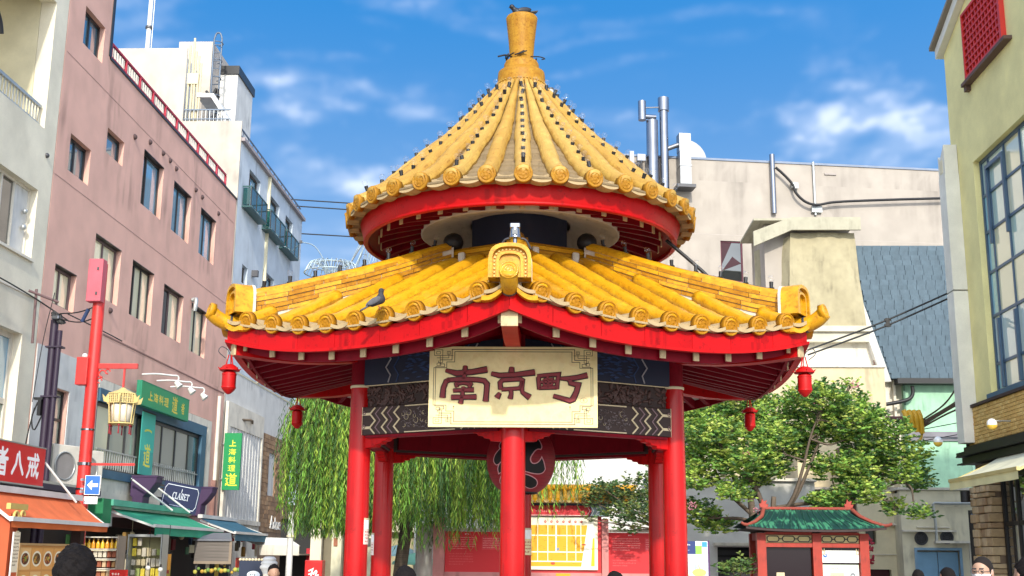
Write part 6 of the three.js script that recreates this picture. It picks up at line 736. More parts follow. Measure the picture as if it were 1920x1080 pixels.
  const hd = thing('grey_hood', 'grey weathered wooden hood board with sloping top below the green awning', 'hood', P(-7.65, 27, 1.3), TURN.F); part('board', [bb(-0.42, 0.42, 0.12, 0.56, 0, 0.05)], mat([0.22, 0.19, 0.17], { map: 'wood' }), hd); part('sloping_top', [loft([[[-0.45, 0.56, 0.1], [-0.45, 0.6, 0.1], [-0.2, 0.75, -0.6], [-0.2, 0.71, -0.6]], [[0.42, 0.56, 0.1], [0.42, 0.6, 0.1], [0.2, 0.75, -0.6], [0.2, 0.71, -0.6]]])], mat([0.25, 0.26, 0.30], { r: 0.4, m: 0.4 }), hd); part('trim', [bb(-0.42, 0.42, 0.06, 0.12, 0, 0.07), bb(0.36, 0.42, 0.12, 0.56, 0.05, 0.07)], mat([0.35, 0.27, 0.2]), hd); part('leg', [bb(-0.4, -0.36, -1.3, 0.1, -0.05, 0), bb(0.36, 0.4, -1.3, 0.1, -0.05, 0)], M.iron, hd);
  const lp = rng(3); const ol = thing('orange_lantern', 'slim orange cylinder lamp in the shop below the green awning', 'lamp', P(-7.9, 24.6, 1.25)); part('tube', [cy(0.06, 0.06, 0.32, 0, 0, 0, 14)], mat([0.8, 0.35, 0.04], { r: 0.3 }), ol); part('cap', [cy(0.065, 0.065, 0.03, 0, 0.32, 0, 14), bar(V(0, 0.35, 0), V(0, 0.9, 0), 0.006, 4)], M.black, ol);
  const pl = thing('stall_garland', 'row of small yellow and green produce under the grey hood', 'goods', P(-7.5, 26.9, 1.18), TURN.F); for (let i = 0; i < 14; i++) part('produce', [new THREE.SphereGeometry(0.035 + lp() * 0.02, 8, 6).translate(-0.5 + i * 0.075, lp() * 0.1, lp() * 0.1)], mat([[0.6, 0.55, 0.1], [0.2, 0.35, 0.08], [0.65, 0.4, 0.06]][i % 3]), pl);
}
{ // things in the left distance
  const wp = thing('white_post', 'white street post in front of the brown tiled shop', 'post', P(-6.6, 30)); part('shaft', [cy(0.085, 0.075, 2.62, 0, 0, 0, 16)], M.white, wp); part('collar', [cy(0.1, 0.1, 0.05, 0, 2.0, 0, 16)], MW.creamIn, wp); part('base', [cy(0.13, 0.12, 0.3, 0, 0, 0, 16)], MW.offw, wp);
  const bs = thing('stall_bay', 'dark doorway and red panels behind the white street post', 'shop', P(-7.2, 34.5), TURN.F); part('dark_bay', [bb(-0.9, 3.2, 0, 2.6, -1.5, -1)], M.black, bs); part('red_panel', [bb(0.1, 0.32, 0, 1.75, 0, 0.05)], mat([0.55, 0.02, 0.04]), bs); part('red_panel', [bb(0.6, 0.85, 0, 1.75, 0, 0.05)], mat([0.55, 0.02, 0.04]), bs); part('lintel', [bb(-0.9, 3.2, 2.6, 3.0, -1.5, -0.8)], mat([0.1, 0.07, 0.05]), bs);
  const vm = thing('vending_machine', 'red drinks vending machine with white script', 'vending machine', P(-6.25, 31.5), TURN.F); part('cabinet', [rb(0.46, 1.44, 0.4, 0.02, 0, 0.72, 0)], mat([0.65, 0.02, 0.02], { r: 0.35, coat: 0.4 }), vm); panel('front_print', 0.42, 1.1, 0.01, canvas(128, 330, (x, w, h) => { x.fillStyle = '#d0181c'; x.fillRect(0, 0, w, h); x.strokeStyle = '#fff'; x.lineWidth = 11; x.lineCap = 'round'; x.beginPath(); x.moveTo(30, 60); x.lineTo(60, 45); x.lineTo(48, 95); x.moveTo(30, 85); x.lineTo(60, 75); x.moveTo(66, 85); x.quadraticCurveTo(90, 40, 92, 70); x.quadraticCurveTo(70, 110, 105, 90); x.stroke(); x.fillStyle = '#fff'; x.fillRect(56, 130, 14, 90); }), M.red, vm, 0, 0.82, 0.205);
  for (const [w, h, n] of [[-5.6, 3.9, 'left'], [-4.75, 3.9, 'right']]) { const o = thing('cream_pillar', `cream shop pillar behind the willow, ${n} of two`, 'pillar', P(w, 31)); part('shaft', [rb(0.26, h, 0.3, 0.02, 0, h / 2, 0)], MW.paleY, o); part('cap', [bx(0.34, 0.12, 0.36, 0, h + 0.06, 0)], MW.offw, o); part('sign_plate', [bx(0.1, 0.2, 0.02, -0.02, 1.9, 0.17)], mat(n === 'left' ? [0.4, 0.15, 0.08] : [0.12, 0.12, 0.12]), o); }
  const rs = thing('rear_shop', 'cream shop with dark openings far behind the willow', 'building', P(-4.2, 33), TURN.F); wall(rs, 'wall', -2.5, 2.6, 0, 4.4, [[-2.2, -1.3, 0, 2.5], [-0.4, 0.6, 0, 2.2], [1.0, 2.2, 0, 2.3]], MW.creamB, 0.2); part('body', [bb(-2.5, 2.6, 0, 4.3, -3, -0.6)], mat([0.25, 0.22, 0.15]), rs); part('door', [bb(-0.4, 0.6, 0, 2.2, -0.4, -0.3)], mat([0.5, 0.45, 0.28]), rs);
  const st = thing('stone_finial', 'ribbed white stone finial on a post among the stalls', 'ornament', P(-4.02, 17, 0)); part('post', [cy(0.09, 0.08, 1.32, 0, 0, 0, 16)], MW.offw, st); part('ribbed_head', [lathe([[0.0, 1.56], [0.06, 1.555], [0.09, 1.535], [0.095, 1.51], [0.085, 1.50], [0.11, 1.485], [0.118, 1.46], [0.105, 1.445], [0.125, 1.43], [0.13, 1.40], [0.11, 1.38], [0.1, 1.36], [0.08, 1.32]], 24)], M.white, st);
  const nb = thing('notice_board', 'dark notice board with a pale oval beside the stone finial', 'notice board', P(-4.35, 17.3, 0), TURN.F); panel('board', 0.34, 0.28, 0.03, canvas(256, 210, (x, w, h) => { x.fillStyle = '#0d1c38'; x.fillRect(0, 0, w, h); x.fillStyle = '#dfe6ee'; x.beginPath(); x.ellipse(160, 150, 70, 42, 0, 0, 7); x.fill(); print_(x, 118, 150, 84, 1, 40, '#30343c', 4, 5); }), M.black, nb, 0, 1.36, 0); part('leg', [bb(-0.15, -0.12, 0, 1.22, -0.02, 0.02), bb(0.12, 0.15, 0, 1.22, -0.02, 0.02)], M.iron, nb); const sc = []; for (let i = 0; i < 8; i++) sc.push(new THREE.SphereGeometry(0.022, 8, 6).translate(-0.16 + i * 0.045, 1.51, 0)); part('scalloped_edge', sc, M.cream, nb);
  for (const [w, s, h, c, n] of [[-3.9, 30, 1.84, [0.42, 0.66, 0.68], 'pale blue'], [-3.35, 29, 1.65, [0.2, 0.5, 0.36], 'green']]) { const o = thing('parasol', `${n} market parasol far behind the left columns`, 'parasol', P(w, s)); part('canopy', [lathe([[0.0, h], [0.25, h - 0.06], [0.55, h - 0.22], [0.56, h - 0.28]], 8)], mat(c, { r: 0.8 }), o); part('pole', [bar(V(0, 0, 0), V(0, h, 0), 0.02)], M.white, o); part('base', [cy(0.2, 0.18, 0.1, 0, 0, 0, 14)], M.white, o); }
  const wb = thing('white_banner', 'tall plain white banner left of the information wall', 'banner', P(-2.66, 24.6, 0), TURN.F); part('cloth', [grid(10, 10, (i, j) => [-0.16 + i * 0.32, 0.1 + j * 2.1, 0.015 * Math.sin(i * 9)])], M.white, wb); part('pole', [bar(V(-0.17, 0, 0), V(-0.17, 2.3, 0), 0.015), bar(V(-0.17, 2.22, 0), V(0.16, 2.22, 0), 0.01)], MW.alu, wb);
}
{ // information wall
  const t = thing('information_wall', 'red information wall with a yellow street map and tiled coping behind the pavilion', 'wall', P(0, 24), TURN.F), pk = mat([0.72, 0.28, 0.26], { r: 0.7, map: 'stain' }), rd = mat([0.70, 0.02, 0.025], { r: 0.45, coat: 0.3 });
  part('base_wall', [bb(-2.2, 2.25, 0, 1.28, -0.3, 0.02)], pk, t); for (const [a, e] of [[-2.42, -2.2], [-1.0, -0.88], [0.9, 1.03], [2.2, 2.35]]) part('pillar', [bb(a, e, 0, 2.32, -0.25, 0.1)], pk, t);
  part('red_frame', [bb(-0.88, 0.90, 1.28, 2.38, -0.2, -0.02)], rd, t); for (const [a, e] of [[-2.2, -1.0], [1.03, 2.2]]) { part('coping', [bb(a, e, 2.07, 2.12, -0.2, 0.1)], mat([0.6, 0.5, 0.4]), t); }
  const redTex = (seed) => canvas(600, 400, (x, w, h) => { x.fillStyle = '#d31621'; x.fillRect(0, 0, w, h); print_(x, 40, 60, 280, 6, 22, '#f0a8a0', seed, 3); print_(x, 40, 220, 240, 5, 26, '#e25a58', seed + 1, 3); x.fillStyle = 'rgba(255,255,255,.12)'; x.fillRect(370, 50, 200, 130); print_(x, 380, 70, 180, 5, 22, '#f0a8a0', seed + 2, 3); print_(x, 200, 26, 60, 1, 24, '#fff', seed + 3, 4); });
  panel('text_panel', 1.18, 0.78, 0.04, redTex(3), rd, t, -1.6, 1.67, 0); panel('text_panel', 1.15, 0.78, 0.04, redTex(8), rd, t, 1.61, 1.67, 0);
  panel('street_map', 1.68, 1.02, 0.05, canvas(1344, 816, (x, w, h) => { x.fillStyle = '#f3ead0'; x.fillRect(0, 0, w, h); x.fillStyle = '#e8a412'; x.beginPath(); x.roundRect(40, 130, w - 190, h - 180, 10); x.fill(); x.fillStyle = '#f2d516'; x.fillRect(w - 140, 330, 90, 430); x.strokeStyle = '#fbf6e6'; x.lineWidth = 16; for (const y of [290, 545, 690]) { x.beginPath(); x.moveTo(40, y); x.lineTo(w - 190, y); x.stroke(); } for (const q of [180, 400, 560, 690, 860, 1000, 1080]) { x.lineWidth = q === 690 ? 22 : 10; x.beginPath(); x.moveTo(q, 130); x.lineTo(q, q % 3 ? 690 : 545); x.stroke(); } x.fillStyle = '#fbf6e6'; x.beginPath(); x.moveTo(w - 150, 60); x.lineTo(w - 60, 60); x.lineTo(w - 110, h - 40); x.lineTo(w - 260, h - 40); x.fill(); const r = rng(6); for (let i = 0; i < 60; i++) print_(x, 80 + r() * (w - 330), 170 + r() * (h - 260), 30 + r() * 40, 1, 14, '#8a5a08', i + 1, 2.5); for (let i = 0; i < 7; i++) { x.fillStyle = '#c8382c'; x.beginPath(); x.arc(520 + i * 95, 78, 20, 0, 7); x.fill(); x.fillStyle = '#f3ead0'; x.fillRect(510 + i * 95, 74, 20, 6); } x.fillStyle = '#c04a20'; x.beginPath(); x.ellipse(640, 720, 34, 22, 0, 0, 7); x.fill(); x.fillStyle = '#7a8a9a'; x.fillRect(700, 480, 40, 44); x.fillStyle = '#b04028'; x.fillRect(w - 250, 420, 60, 20); }), rd, t, -0.02, 1.85, 0.02); part('yellow_plate', [bb(0.0, 0.28, 1.2, 1.27, 0.02, 0.04)], mat([0.8, 0.4, 0.03]), t);
  panel('red_cartouche', 2.0, 0.2, 0.06, canvas(1400, 140, (x, w, h) => { x.fillStyle = '#2b3a5a'; x.fillRect(0, 0, w, h); const half = (f) => { const X = (p) => f ? w - p : p; x.fillStyle = '#8fa6b0'; x.fillRect(Math.min(X(0), X(210)), 0, 210, h); x.strokeStyle = '#f0f0ee'; x.lineWidth = 10; for (const q of [60, 120, 180]) { x.beginPath(); x.moveTo(X(q + 40), 0); x.lineTo(X(q), h / 2); x.lineTo(X(q + 40), h); x.stroke(); } x.fillStyle = '#c01a24'; x.beginPath(); x.moveTo(w / 2, 0); x.lineTo(X(250), 0); x.lineTo(X(205), h / 2); x.lineTo(X(250), h); x.lineTo(w / 2, h); x.fill(); x.strokeStyle = '#f2e6e0'; x.lineWidth = 6; x.beginPath(); x.moveTo(w / 2, h - 8); x.lineTo(X(270), h - 8); x.lineTo(X(232), h / 2); x.lineTo(X(270), 8); x.stroke(); }; half(false); half(true); print_(x, 420, 76, 560, 1, 50, '#e8a8a4', 3, 4); }), M.navy, t, 0, 2.475, 0.08); part('beam', [bb(-1.0, 1.05, 2.37, 2.375, -0.2, 0.1), bb(-1.05, 1.1, 2.58, 2.62, -0.2, 0.12), bb(-1.0, 1.05, 2.376, 2.57, -0.2, 0.04)], mat([0.05, 0.06, 0.09]), t);
  const rf = part('tiled_roof', [prism([[-0.5, 2.62], [0.32, 2.62], [0.3, 2.68], [-0.1, 2.9], [-0.5, 2.7]], 2.9).rotateY(-PI / 2).translate(1.52, 0, 0).rotateY(0)], mat([0.5, 0.35, 0.1]), t); const yt = M.tile; for (let i = 0; i < 20; i++) part('roof_tile', [bar(V(-1.3 + i * 0.148, 2.675, 0.36), V(-1.3 + i * 0.148, 2.9, -0.08), 0.045, 8)], yt, rf); for (let i = 0; i < 19; i++) part('drip_tile', [new THREE.TorusGeometry(0.045, 0.012, 5, 10, PI).rotateZ(PI).translate(-1.226 + i * 0.148, 2.67, 0.36)], M.pan, rf); part('ridge', [rb(3.0, 0.11, 0.16, 0.03, 0.1, 2.945, -0.1)], yt, rf);
}
{ // kiosk with green copper roof
  const t = thing('phone_kiosk', 'red kiosk with a green copper pagoda roof and two glazed bays', 'kiosk', P(5.22, 25, 0), TURN.F), or = mat([0.46, 0.035, 0.015], { r: 0.55, map: 'stain', sc: 1 }), cu = mat([0.055, 0.25, 0.15], { r: 0.6, map: 'patina', sc: 0.9, b: 0.003 });
  for (const x of [-1.04, 0.08, 1.03]) part('post', [bb(x - 0.09, x + 0.09, 0, 2.1, -0.09, 0.09)], or, t); for (const x of [-1.04, 1.03]) part('rear_post', [bb(x - 0.07, x + 0.07, 0, 2.1, -1.1, -0.96)], or, t);
  part('side_panel', [bb(-1.07, -1.03, 0.0, 1.5, -0.95, -0.1), bb(-1.07, -1.03, 1.95, 2.1, -0.95, -0.1)], mat([0.28, 0.02, 0.03]), t); part('side_panel', [bb(1.02, 1.06, 0.0, 2.1, -0.95, -0.1)], mat([0.28, 0.02, 0.03]), t); part('back_panel', [bb(-1, 1, 0, 2.1, -1.08, -1.04)], mat([0.04, 0.02, 0.02]), t);  // side panels darker than the posts, their shade painted in
  for (const [a, b] of [[-0.95, -0.01], [0.17, 0.94]]) { part('cross_rail', [bb(a, b, 1.82, 1.9, -0.06, 0.06), bb(a, b, 2.07, 2.12, -0.06, 0.06)], or, t); part('frieze_panel', [bb(a, b, 1.91, 2.06, -0.03, 0.0)], mat([0.82, 0.70, 0.34]), t); const n = 3, fr = []; for (let i = 0; i < n; i++) { const x0 = lerp(a, b, (i + 0.12) / n), x1 = lerp(a, b, (i + 0.88) / n); fr.push(stroke([[x0 + 0.03, 1.93], [x1 - 0.03, 1.93], [x1, 1.96], [x1, 2.01], [x1 - 0.03, 2.04], [x0 + 0.03, 2.04], [x0, 2.01], [x0, 1.96], [x0 + 0.03, 1.93]], 0.018, 0.015, 0.002)); fr.push(bb(x1, x1 + (b - a) * 0.24 / n - 0.005, 1.975, 1.995, 0.003, 0.016)); } part('fretwork', fr, M.black, t); part('bay_glass', [bb(a + 0.02, b - 0.02, 0.05, 1.81, -0.05, -0.04)], mat([0.02, 0.012, 0.015], { r: 0.12, map: null, spec: 0.45 }), t); }
  panel('small_notice', 0.16, 0.09, 0.01, canvas(128, 72, (x, w, h) => { x.fillStyle = '#d8c8a0'; x.fillRect(0, 0, w, h); print_(x, 12, 26, 100, 2, 24, '#6a5a40', 2, 4); }), M.cream, t, -0.66, 1.27, -0.03);
  panel('poster', 0.77, 0.24, 0.01, canvas(616, 192, (x, w, h) => { x.fillStyle = '#eef0ee'; x.fillRect(0, 0, w, h); x.fillStyle = '#3a6fb4'; x.beginPath(); x.arc(70, 80, 34, 0, 7); x.fill(); x.fillStyle = '#eef0ee'; x.beginPath(); x.ellipse(70, 72, 22, 8, 0.4, 0, 7); x.fill(); print_(x, 130, 66, 420, 1, 44, '#24303c', 5, 5); print_(x, 130, 120, 330, 2, 26, '#7a8490', 6, 3); }), M.white, t, 0.55, 1.64, -0.03); panel('poster', 0.74, 1.1, 0.01, canvas(592, 880, (x, w, h) => { x.fillStyle = '#d6e4cc'; x.fillRect(0, 0, w, h); x.fillStyle = '#f4f4ee'; x.fillRect(390, 60, 202, h); x.fillStyle = '#e8e4a0'; x.fillRect(130, 130, 220, 200); print_(x, 150, 60, 150, 1, 50, '#8a8a60', 5, 5); print_(x, 60, 180, 280, 8, 40, '#8a9a70', 7, 4); x.fillStyle = '#7a8288'; x.beginPath(); x.arc(490, 170, 44, 0, 7); x.fill(); x.fillStyle = '#f4f4ee'; x.beginPath(); x.arc(490, 180, 20, 0, 7); x.fill(); }), M.white, t, 0.55, 0.93, -0.03);
  for (const x of [0.2, 0.9]) part('corner_fret', [bb(x - 0.02, x + 0.06, 1.68, 1.70, -0.03, -0.02), bb(x - 0.02, x + 0.06, 1.74, 1.76, -0.03, -0.02), bb(x - 0.02, x, 1.68, 1.8, -0.03, -0.02), bb(x + 0.03, x + 0.05, 1.68, 1.8, -0.03, -0.02)], M.cream, t);
  const hip = (u) => 2.17 + 0.06 * Math.pow(Math.abs(u), 3), rf = part('roof', [grid(40, 12, (i, j) => { const u = i * 2 - 1, x = u * lerp(1.4, 0.90, j), z = lerp(0.45, -0.45, j); return [x, lerp(hip(u), 2.60, Math.pow(j, 0.8)) - 0.05 * Math.sin(j * PI), z]; }), grid(40, 12, (i, j) => { const u = i * 2 - 1, x = u * lerp(1.4, 0.90, j), z = lerp(-1.4, -0.45, j); return [x, lerp(hip(u), 2.60, j), z]; })], cu, t);
  for (let i = 0; i < 17; i++) { const u = -0.96 + i * 0.12, pts = []; for (let j = 0; j <= 8; j++) { const q = j / 8; pts.push(V(u * lerp(1.4, 0.9, q), lerp(hip(u), 2.60, Math.pow(q, 0.8)) - 0.05 * Math.sin(q * PI) + 0.008, lerp(0.45, -0.45, q))); } part('roof_seam', [sweep(pts, 0.018, 6)], cu, rf); }
  part('eave_board', [grid(30, 1, (i, j) => { const u = i * 2 - 1; return [u * 1.4, hip(u) - j * 0.05, 0.44]; }), grid(30, 1, (i, j) => { const u = i * 2 - 1; return [u * 1.4, hip(u) - 0.05, lerp(0.44, -1.4, j)]; })], mat([0.05, 0.03, 0.03]), rf); part('ridge_beam', [rb(1.86, 0.06, 0.1, 0.02, 0, 2.615, -0.45)], mat([0.36, 0.06, 0.04]), rf);
  for (const s of [-1, 1]) { part('gable_end', [prism([[-0.55, 0], [0.1, 0.0], [-0.22, 0.42]], 0.03).rotateY(PI / 2).translate(s * 0.93, 2.20, -0.62)], mat([0.16, 0.08, 0.06]), rf); part('hip_ridge', [sweep([V(s * 0.92, 2.58, -0.3), V(s * 1.0, 2.44, 0.0), V(s * 1.18, 2.32, 0.25), V(s * 1.36, 2.25, 0.42), V(s * 1.44, 2.26, 0.47), V(s * 1.5, 2.29, 0.5)], (q) => lerp(0.045, 0.028, q), 8)], mat([0.34, 0.07, 0.045]), rf); part('ridge_ornament', [prism([[-0.07, 0], [0.07, 0], [0.09, 0.06], [0.04, 0.06], [0.06, 0.14], [0.0, 0.11], [-0.03, 0.17], [-0.05, 0.08], [-0.09, 0.06]], 0.05, [], 0.006).translate(s * 0.88, 2.635, -0.47)], mat([0.45, 0.07, 0.05]), rf); }
  const im = thing('information_sign', 'upright white and blue information panel with an area map left of the kiosk', 'sign', P(2.72, 24, 0), TURN.F); panel('panel', 0.5, 1.7, 0.06, canvas(400, 1360, (x, w, h) => { x.fillStyle = '#eef4f4'; x.fillRect(0, 0, w, h); x.fillStyle = '#17306e'; x.fillRect(0, 0, 210, 200); x.fillStyle = '#8ac64a'; x.fillRect(210, 70, 100, 130); x.fillStyle = '#2f8fd0'; x.fillRect(310, 10, 80, 80); x.fillStyle = '#fff'; x.fillRect(310, 95, 80, 105); print_(x, 20, 56, 170, 1, 50, '#fff', 3, 8); print_(x, 20, 140, 160, 1, 26, '#c8d4f0', 5, 4); x.fillStyle = '#dcebf0'; x.fillRect(0, 215, w, 600); const r = rng(19); for (let i = 0; i < 60; i++) { x.strokeStyle = ['#9ac4d8', '#c8d8a0', '#b0c0d0', '#e0dc70'][(r() * 4) | 0]; x.lineWidth = 3 + r() * 10; x.beginPath(); x.moveTo(r() * w, 240 + r() * 540); x.lineTo(r() * w, 240 + r() * 540); x.stroke(); } x.fillStyle = '#e6e06a'; x.beginPath(); x.ellipse(260, 480, 110, 60, 0, 0, 7); x.fill(); }), mat([0.15, 0.05, 0.2]), im, 0, 1.06, 0); part('frame', [bb(0.25, 0.28, 0, 1.92, -0.04, 0.04), bb(-0.28, -0.25, 0, 1.92, -0.04, 0.04)], mat([0.12, 0.04, 0.16]), im); part('base', [bb(-0.3, 0.3, 0, 0.2, -0.12, 0.12)], M.iron, im);
}
{ // stickers on columns
  const mk = (label, k, h, w, hh, turn, col) => { const a = 60 * k * D2R + ROT, c = V(2 * Math.sin(a), h, 2 * Math.cos(a)), o = thing('column_label', label, 'label', c, 0); const r = 0.131; const g = new THREE.CylinderGeometry(r, r, hh, 12, 1, true, turn - w / 2, w); const m = new THREE.MeshPhysicalMaterial({ roughness: 0.7, side: THREE.DoubleSide, map: canvas(128, 256, (x, ww, h2) => { x.fillStyle = col; x.fillRect(0, 0, ww, h2); x.fillStyle = '#fff'; x.fillRect(10, 10, ww - 20, 90); print_(x, 20, 130, 90, 4, 32, '#a33', 5, 6); }) }); mesh('paper', g, m, o); part('tape', [new THREE.CylinderGeometry(r + 0.001, r + 0.001, 0.02, 8, 1, true, turn - w / 2, w).translate(0, hh / 2, 0)], M.cream, o); };
  mk('pale paper label on the right edge of the left front column', 5, 1.84, 1.0, 0.27, 1.25, '#f0d6cc'); mk('pale paper label on the left rear column', 4, 1.72, 1.0, 0.26, -1.2, '#f2e2d8'); mk('pale paper label on the rear column beside the front column', 3, 1.78, 1.4, 0.34, 0.75, '#ecd9a8');
}
{ // overhead wires and fittings on the right
  const c = (name, label, pts, r, m = M.black) => { const o = thing('overhead_cable', label, 'cable', P(...pts[0])); const p0 = o.position; part('cable', [tube(pts.map((q) => P(...q).sub(p0)), r, 40, 6)], m, o); part('cable_end', [new THREE.SphereGeometry(r * 1.6, 8, 6)], m, o); return o; };
  c('', 'upper of two parallel cables from the right building to the pavilion side', [[8.95, 26, 7.48], [7.2, 26.2, 6.72], [5.6, 26.4, 6.13]], 0.022); c('', 'lower of two parallel cables from the right building to the pavilion side', [[8.95, 26, 7.36], [7.2, 26.2, 6.6], [5.6, 26.4, 6.02]], 0.022);
  const cl = thing('cable_spacer', 'black spacer clamp on the twin cables in front of the slate roof', 'clamp', P(7.35, 26.2, 6.72)); part('clamp', [bx(0.08, 0.2, 0.06, 0, 0, 0), bx(0.14, 0.05, 0.07, 0, 0.06, 0), bx(0.14, 0.05, 0.07, 0, -0.06, 0)], M.black, cl);
  const br = mat([0.12, 0.08, 0.05]); [[5.75, 'topmost'], [5.42, 'second'], [5.36, 'third'], [5.28, 'fourth'], [5.1, 'lowest']].forEach(([h, n], i) => c('', `brown cable fanning from the yellow sleeve to the right building, ${n} of five`, [[8.5, 28, 4.75 - i * 0.04], [9.0, 27.6, lerp(4.7, h, 0.45)], [9.55, 27, h + (i ? 0 : 0.62)]], 0.022, br));
  [[4.72, 'upper'], [4.45, 'lower']].forEach(([h, n]) => c('', `thin ${n} wire across the pale green wall`, [[8.5, 28.5, h - 0.15], [9.4, 28, h], [10.2, 27.5, h + 0.14]], 0.01));
  const y = thing('cable_sleeve', 'yellow insulating sleeves wrapped on cables in front of the green wall', 'cable guard', P(8.28, 28, 4.72)), ym = mat([0.75, 0.42, 0.02], { r: 0.5 }); for (let i = 0; i < 4; i++) part('sleeve', [tube([V(-0.18 + i * 0.11, 0.26, 0), V(-0.15 + i * 0.11, 0.1, 0.06), V(-0.12 + i * 0.11, -0.18 - i * 0.03, 0.02)], 0.06, 16, 10)], ym, y); part('hanging_loop', [tube([V(0.2, 0.1, 0), V(0.22, -0.2, 0), V(0.15, -0.42, 0), V(-0.05, -0.48, 0), V(-0.2, -0.42, 0)], 0.03, 24, 8)], ym, y); part('dark_cable', [bar(V(-0.6, 0.06, 0), V(-0.1, 0.06, 0), 0.07, 10)], mat([0.14, 0.05, 0.05]), y);
  const ins = thing('insulator_cluster', 'grey line fittings and insulators beside the yellow sleeves', 'line fitting', P(7.35, 28.2, 4.7)), r = rng(8); part('housing', [new THREE.SphereGeometry(0.16, 14, 10).scale(1.3, 1, 1).translate(0.2, -0.05, 0)], M.white, ins); const ig = []; for (let i = 0; i < 8; i++) ig.push(new THREE.TorusGeometry(0.07 + r() * 0.05, 0.018, 5, 12).rotateY(r() * 3).translate(-0.35 + r() * 0.25, 0.1 + (r() - 0.5) * 0.5, 0)); part('fitting', ig, M.iron, ins); part('strap', [bar(V(-0.4, 0.35, 0), V(-0.2, 0.36, 0), 0.05), bar(V(-0.3, 0.4, 0), V(-0.35, -0.6, 0), 0.04), bar(V(0.55, 0.0, 0), V(0.6, -0.45, 0), 0.02), new THREE.TorusGeometry(0.1, 0.02, 5, 14).translate(0.2, -0.35, 0)], M.iron, ins); part('red_rod', [bar(V(-0.28, -0.5, 0), V(-0.28, -1.1, 0), 0.05)], mat([0.4, 0.05, 0.05]), ins);
  let g0; [[8.02, 25.4, 4.02, 'in front of the green wall'], [8.05, 22.3, 4.05, 'in front of the brick band']].forEach(([w, s, h, n]) => { const lab = `frosted globe street bulb with an amber lower half ${n}`, pos = P(w, s, h); if (!g0) { g0 = thing('globe_lamp', lab, 'lamp', pos, TURN.F, 'globe bulbs on arms at right'); part('globe', [new THREE.SphereGeometry(0.095, 20, 14).scale(1, 1.12, 1)], mat([0.85, 0.84, 0.80], { r: 0.15, map: null, coat: 1 }), g0); part('amber_cap', [new THREE.SphereGeometry(0.0965, 20, 8, 0, 7, 1.75, 1.4).scale(1, 1.12, 1)], mat([0.85, 0.55, 0.08], { r: 0.25, map: null }), g0); part('arm', [bar(V(0.05, 0.06, 0), V(0.62, 0.07, -0.05), 0.016), bx(0.05, 0.14, 0.06, 0.62, 0.07, -0.05)], MW.alu, g0); } else copyOf(g0, lab, pos); });
  const sky = (h1, h2, n) => c('', `thin overhead wire across the sky left of the pavilion, ${n}`, [[-13, 45, h1 + 0.2], [-8, 45.2, h2], [0, 45.6, h2 - 0.4]], 0.025); sky(15.3, 15.22, 'top one'); sky(15.05, 14.95, 'middle one'); sky(13.9, 13.85, 'lowest one');
  const gw = thing('guy_wire', 'thin slanting guy wire at the corner of the white building', 'cable', P(-9.1, 43, 12.9)); part('wire', [tube([V(-0.5, 0.15, 0), V(0, 0, 0), V(0.65, -1.1, 0), V(1.2, -2.6, 0)], 0.025, 24, 5)], mat([0.3, 0.4, 0.5]), gw); part('anchor', [bx(0.1, 0.1, 0.1, -0.5, 0.15, 0)], M.iron, gw);
  const rc = thing('roof_cable', 'thick black cable from under the upper eave down to the right ridge', 'cable', V(1.75, 5.3, 0.4)); part('cable', [tube([V(0, 0, 0), V(0.25, -0.24, 0.05), V(0.5, -0.5, 0.1), V(0.62, -0.72, 0.14)], 0.022, 20, 6)], M.black, rc); part('clip', [bx(0.08, 0.08, 0.06, 0.5, -0.5, 0.1)], M.black, rc);
}
{ // wire light ornaments seen between the roofs at left
  const t = thing('wire_ornament', 'pale wire frame light ornament rising behind the left lower ridge', 'ornament', P(-3.02, 15.5, 0.36)), m = mat([0.55, 0.68, 0.75], { r: 0.4, m: 0.4 }), r = rng(9), g = [], d = []; 
  for (let i = 0; i < 26; i++) { const a = i / 26 * 2 * PI; g.push(tube([V(0, 6.05, 0), V(0.2 * Math.cos(a), 6.5, 0.2 * Math.sin(a)), V(0.36 * Math.cos(a), 6.55, 0.36 * Math.sin(a)), V(0.48 * Math.cos(a), 6.36, 0.48 * Math.sin(a))], 0.009, 14, 4)); }
  for (const [rr, h] of [[0.48, 6.36], [0.4, 6.5], [0.24, 6.53]]) g.push(new THREE.TorusGeometry(rr, 0.01, 5, 36).rotateX(PI / 2).translate(0, h, 0));
  part('hoop_frame', g, m, t); for (let i = 0; i < 22; i++) { const x = 0.45 + i * 0.025 + r() * 0.04; d.push(tube([V(0.72 + (i - 11) * 0.004, 7.25, 0), V(x, 6.95 - r() * 0.1, (r() - 0.5) * 0.2), V(x - 0.06 + (i - 11) * 0.016, 6.5 - r() * 0.25, (r() - 0.5) * 0.3)], 0.007, 12, 4)); } part('drop_wires', d, m, t); part('mast', [cy(0.04, 0.03, 1.35, 0, 4.75, 0, 8), bar(V(0, 6, 0), V(0.72, 7.26, 0), 0.012, 6)], MW.alu, t); t.scale.setScalar(0.775);
}
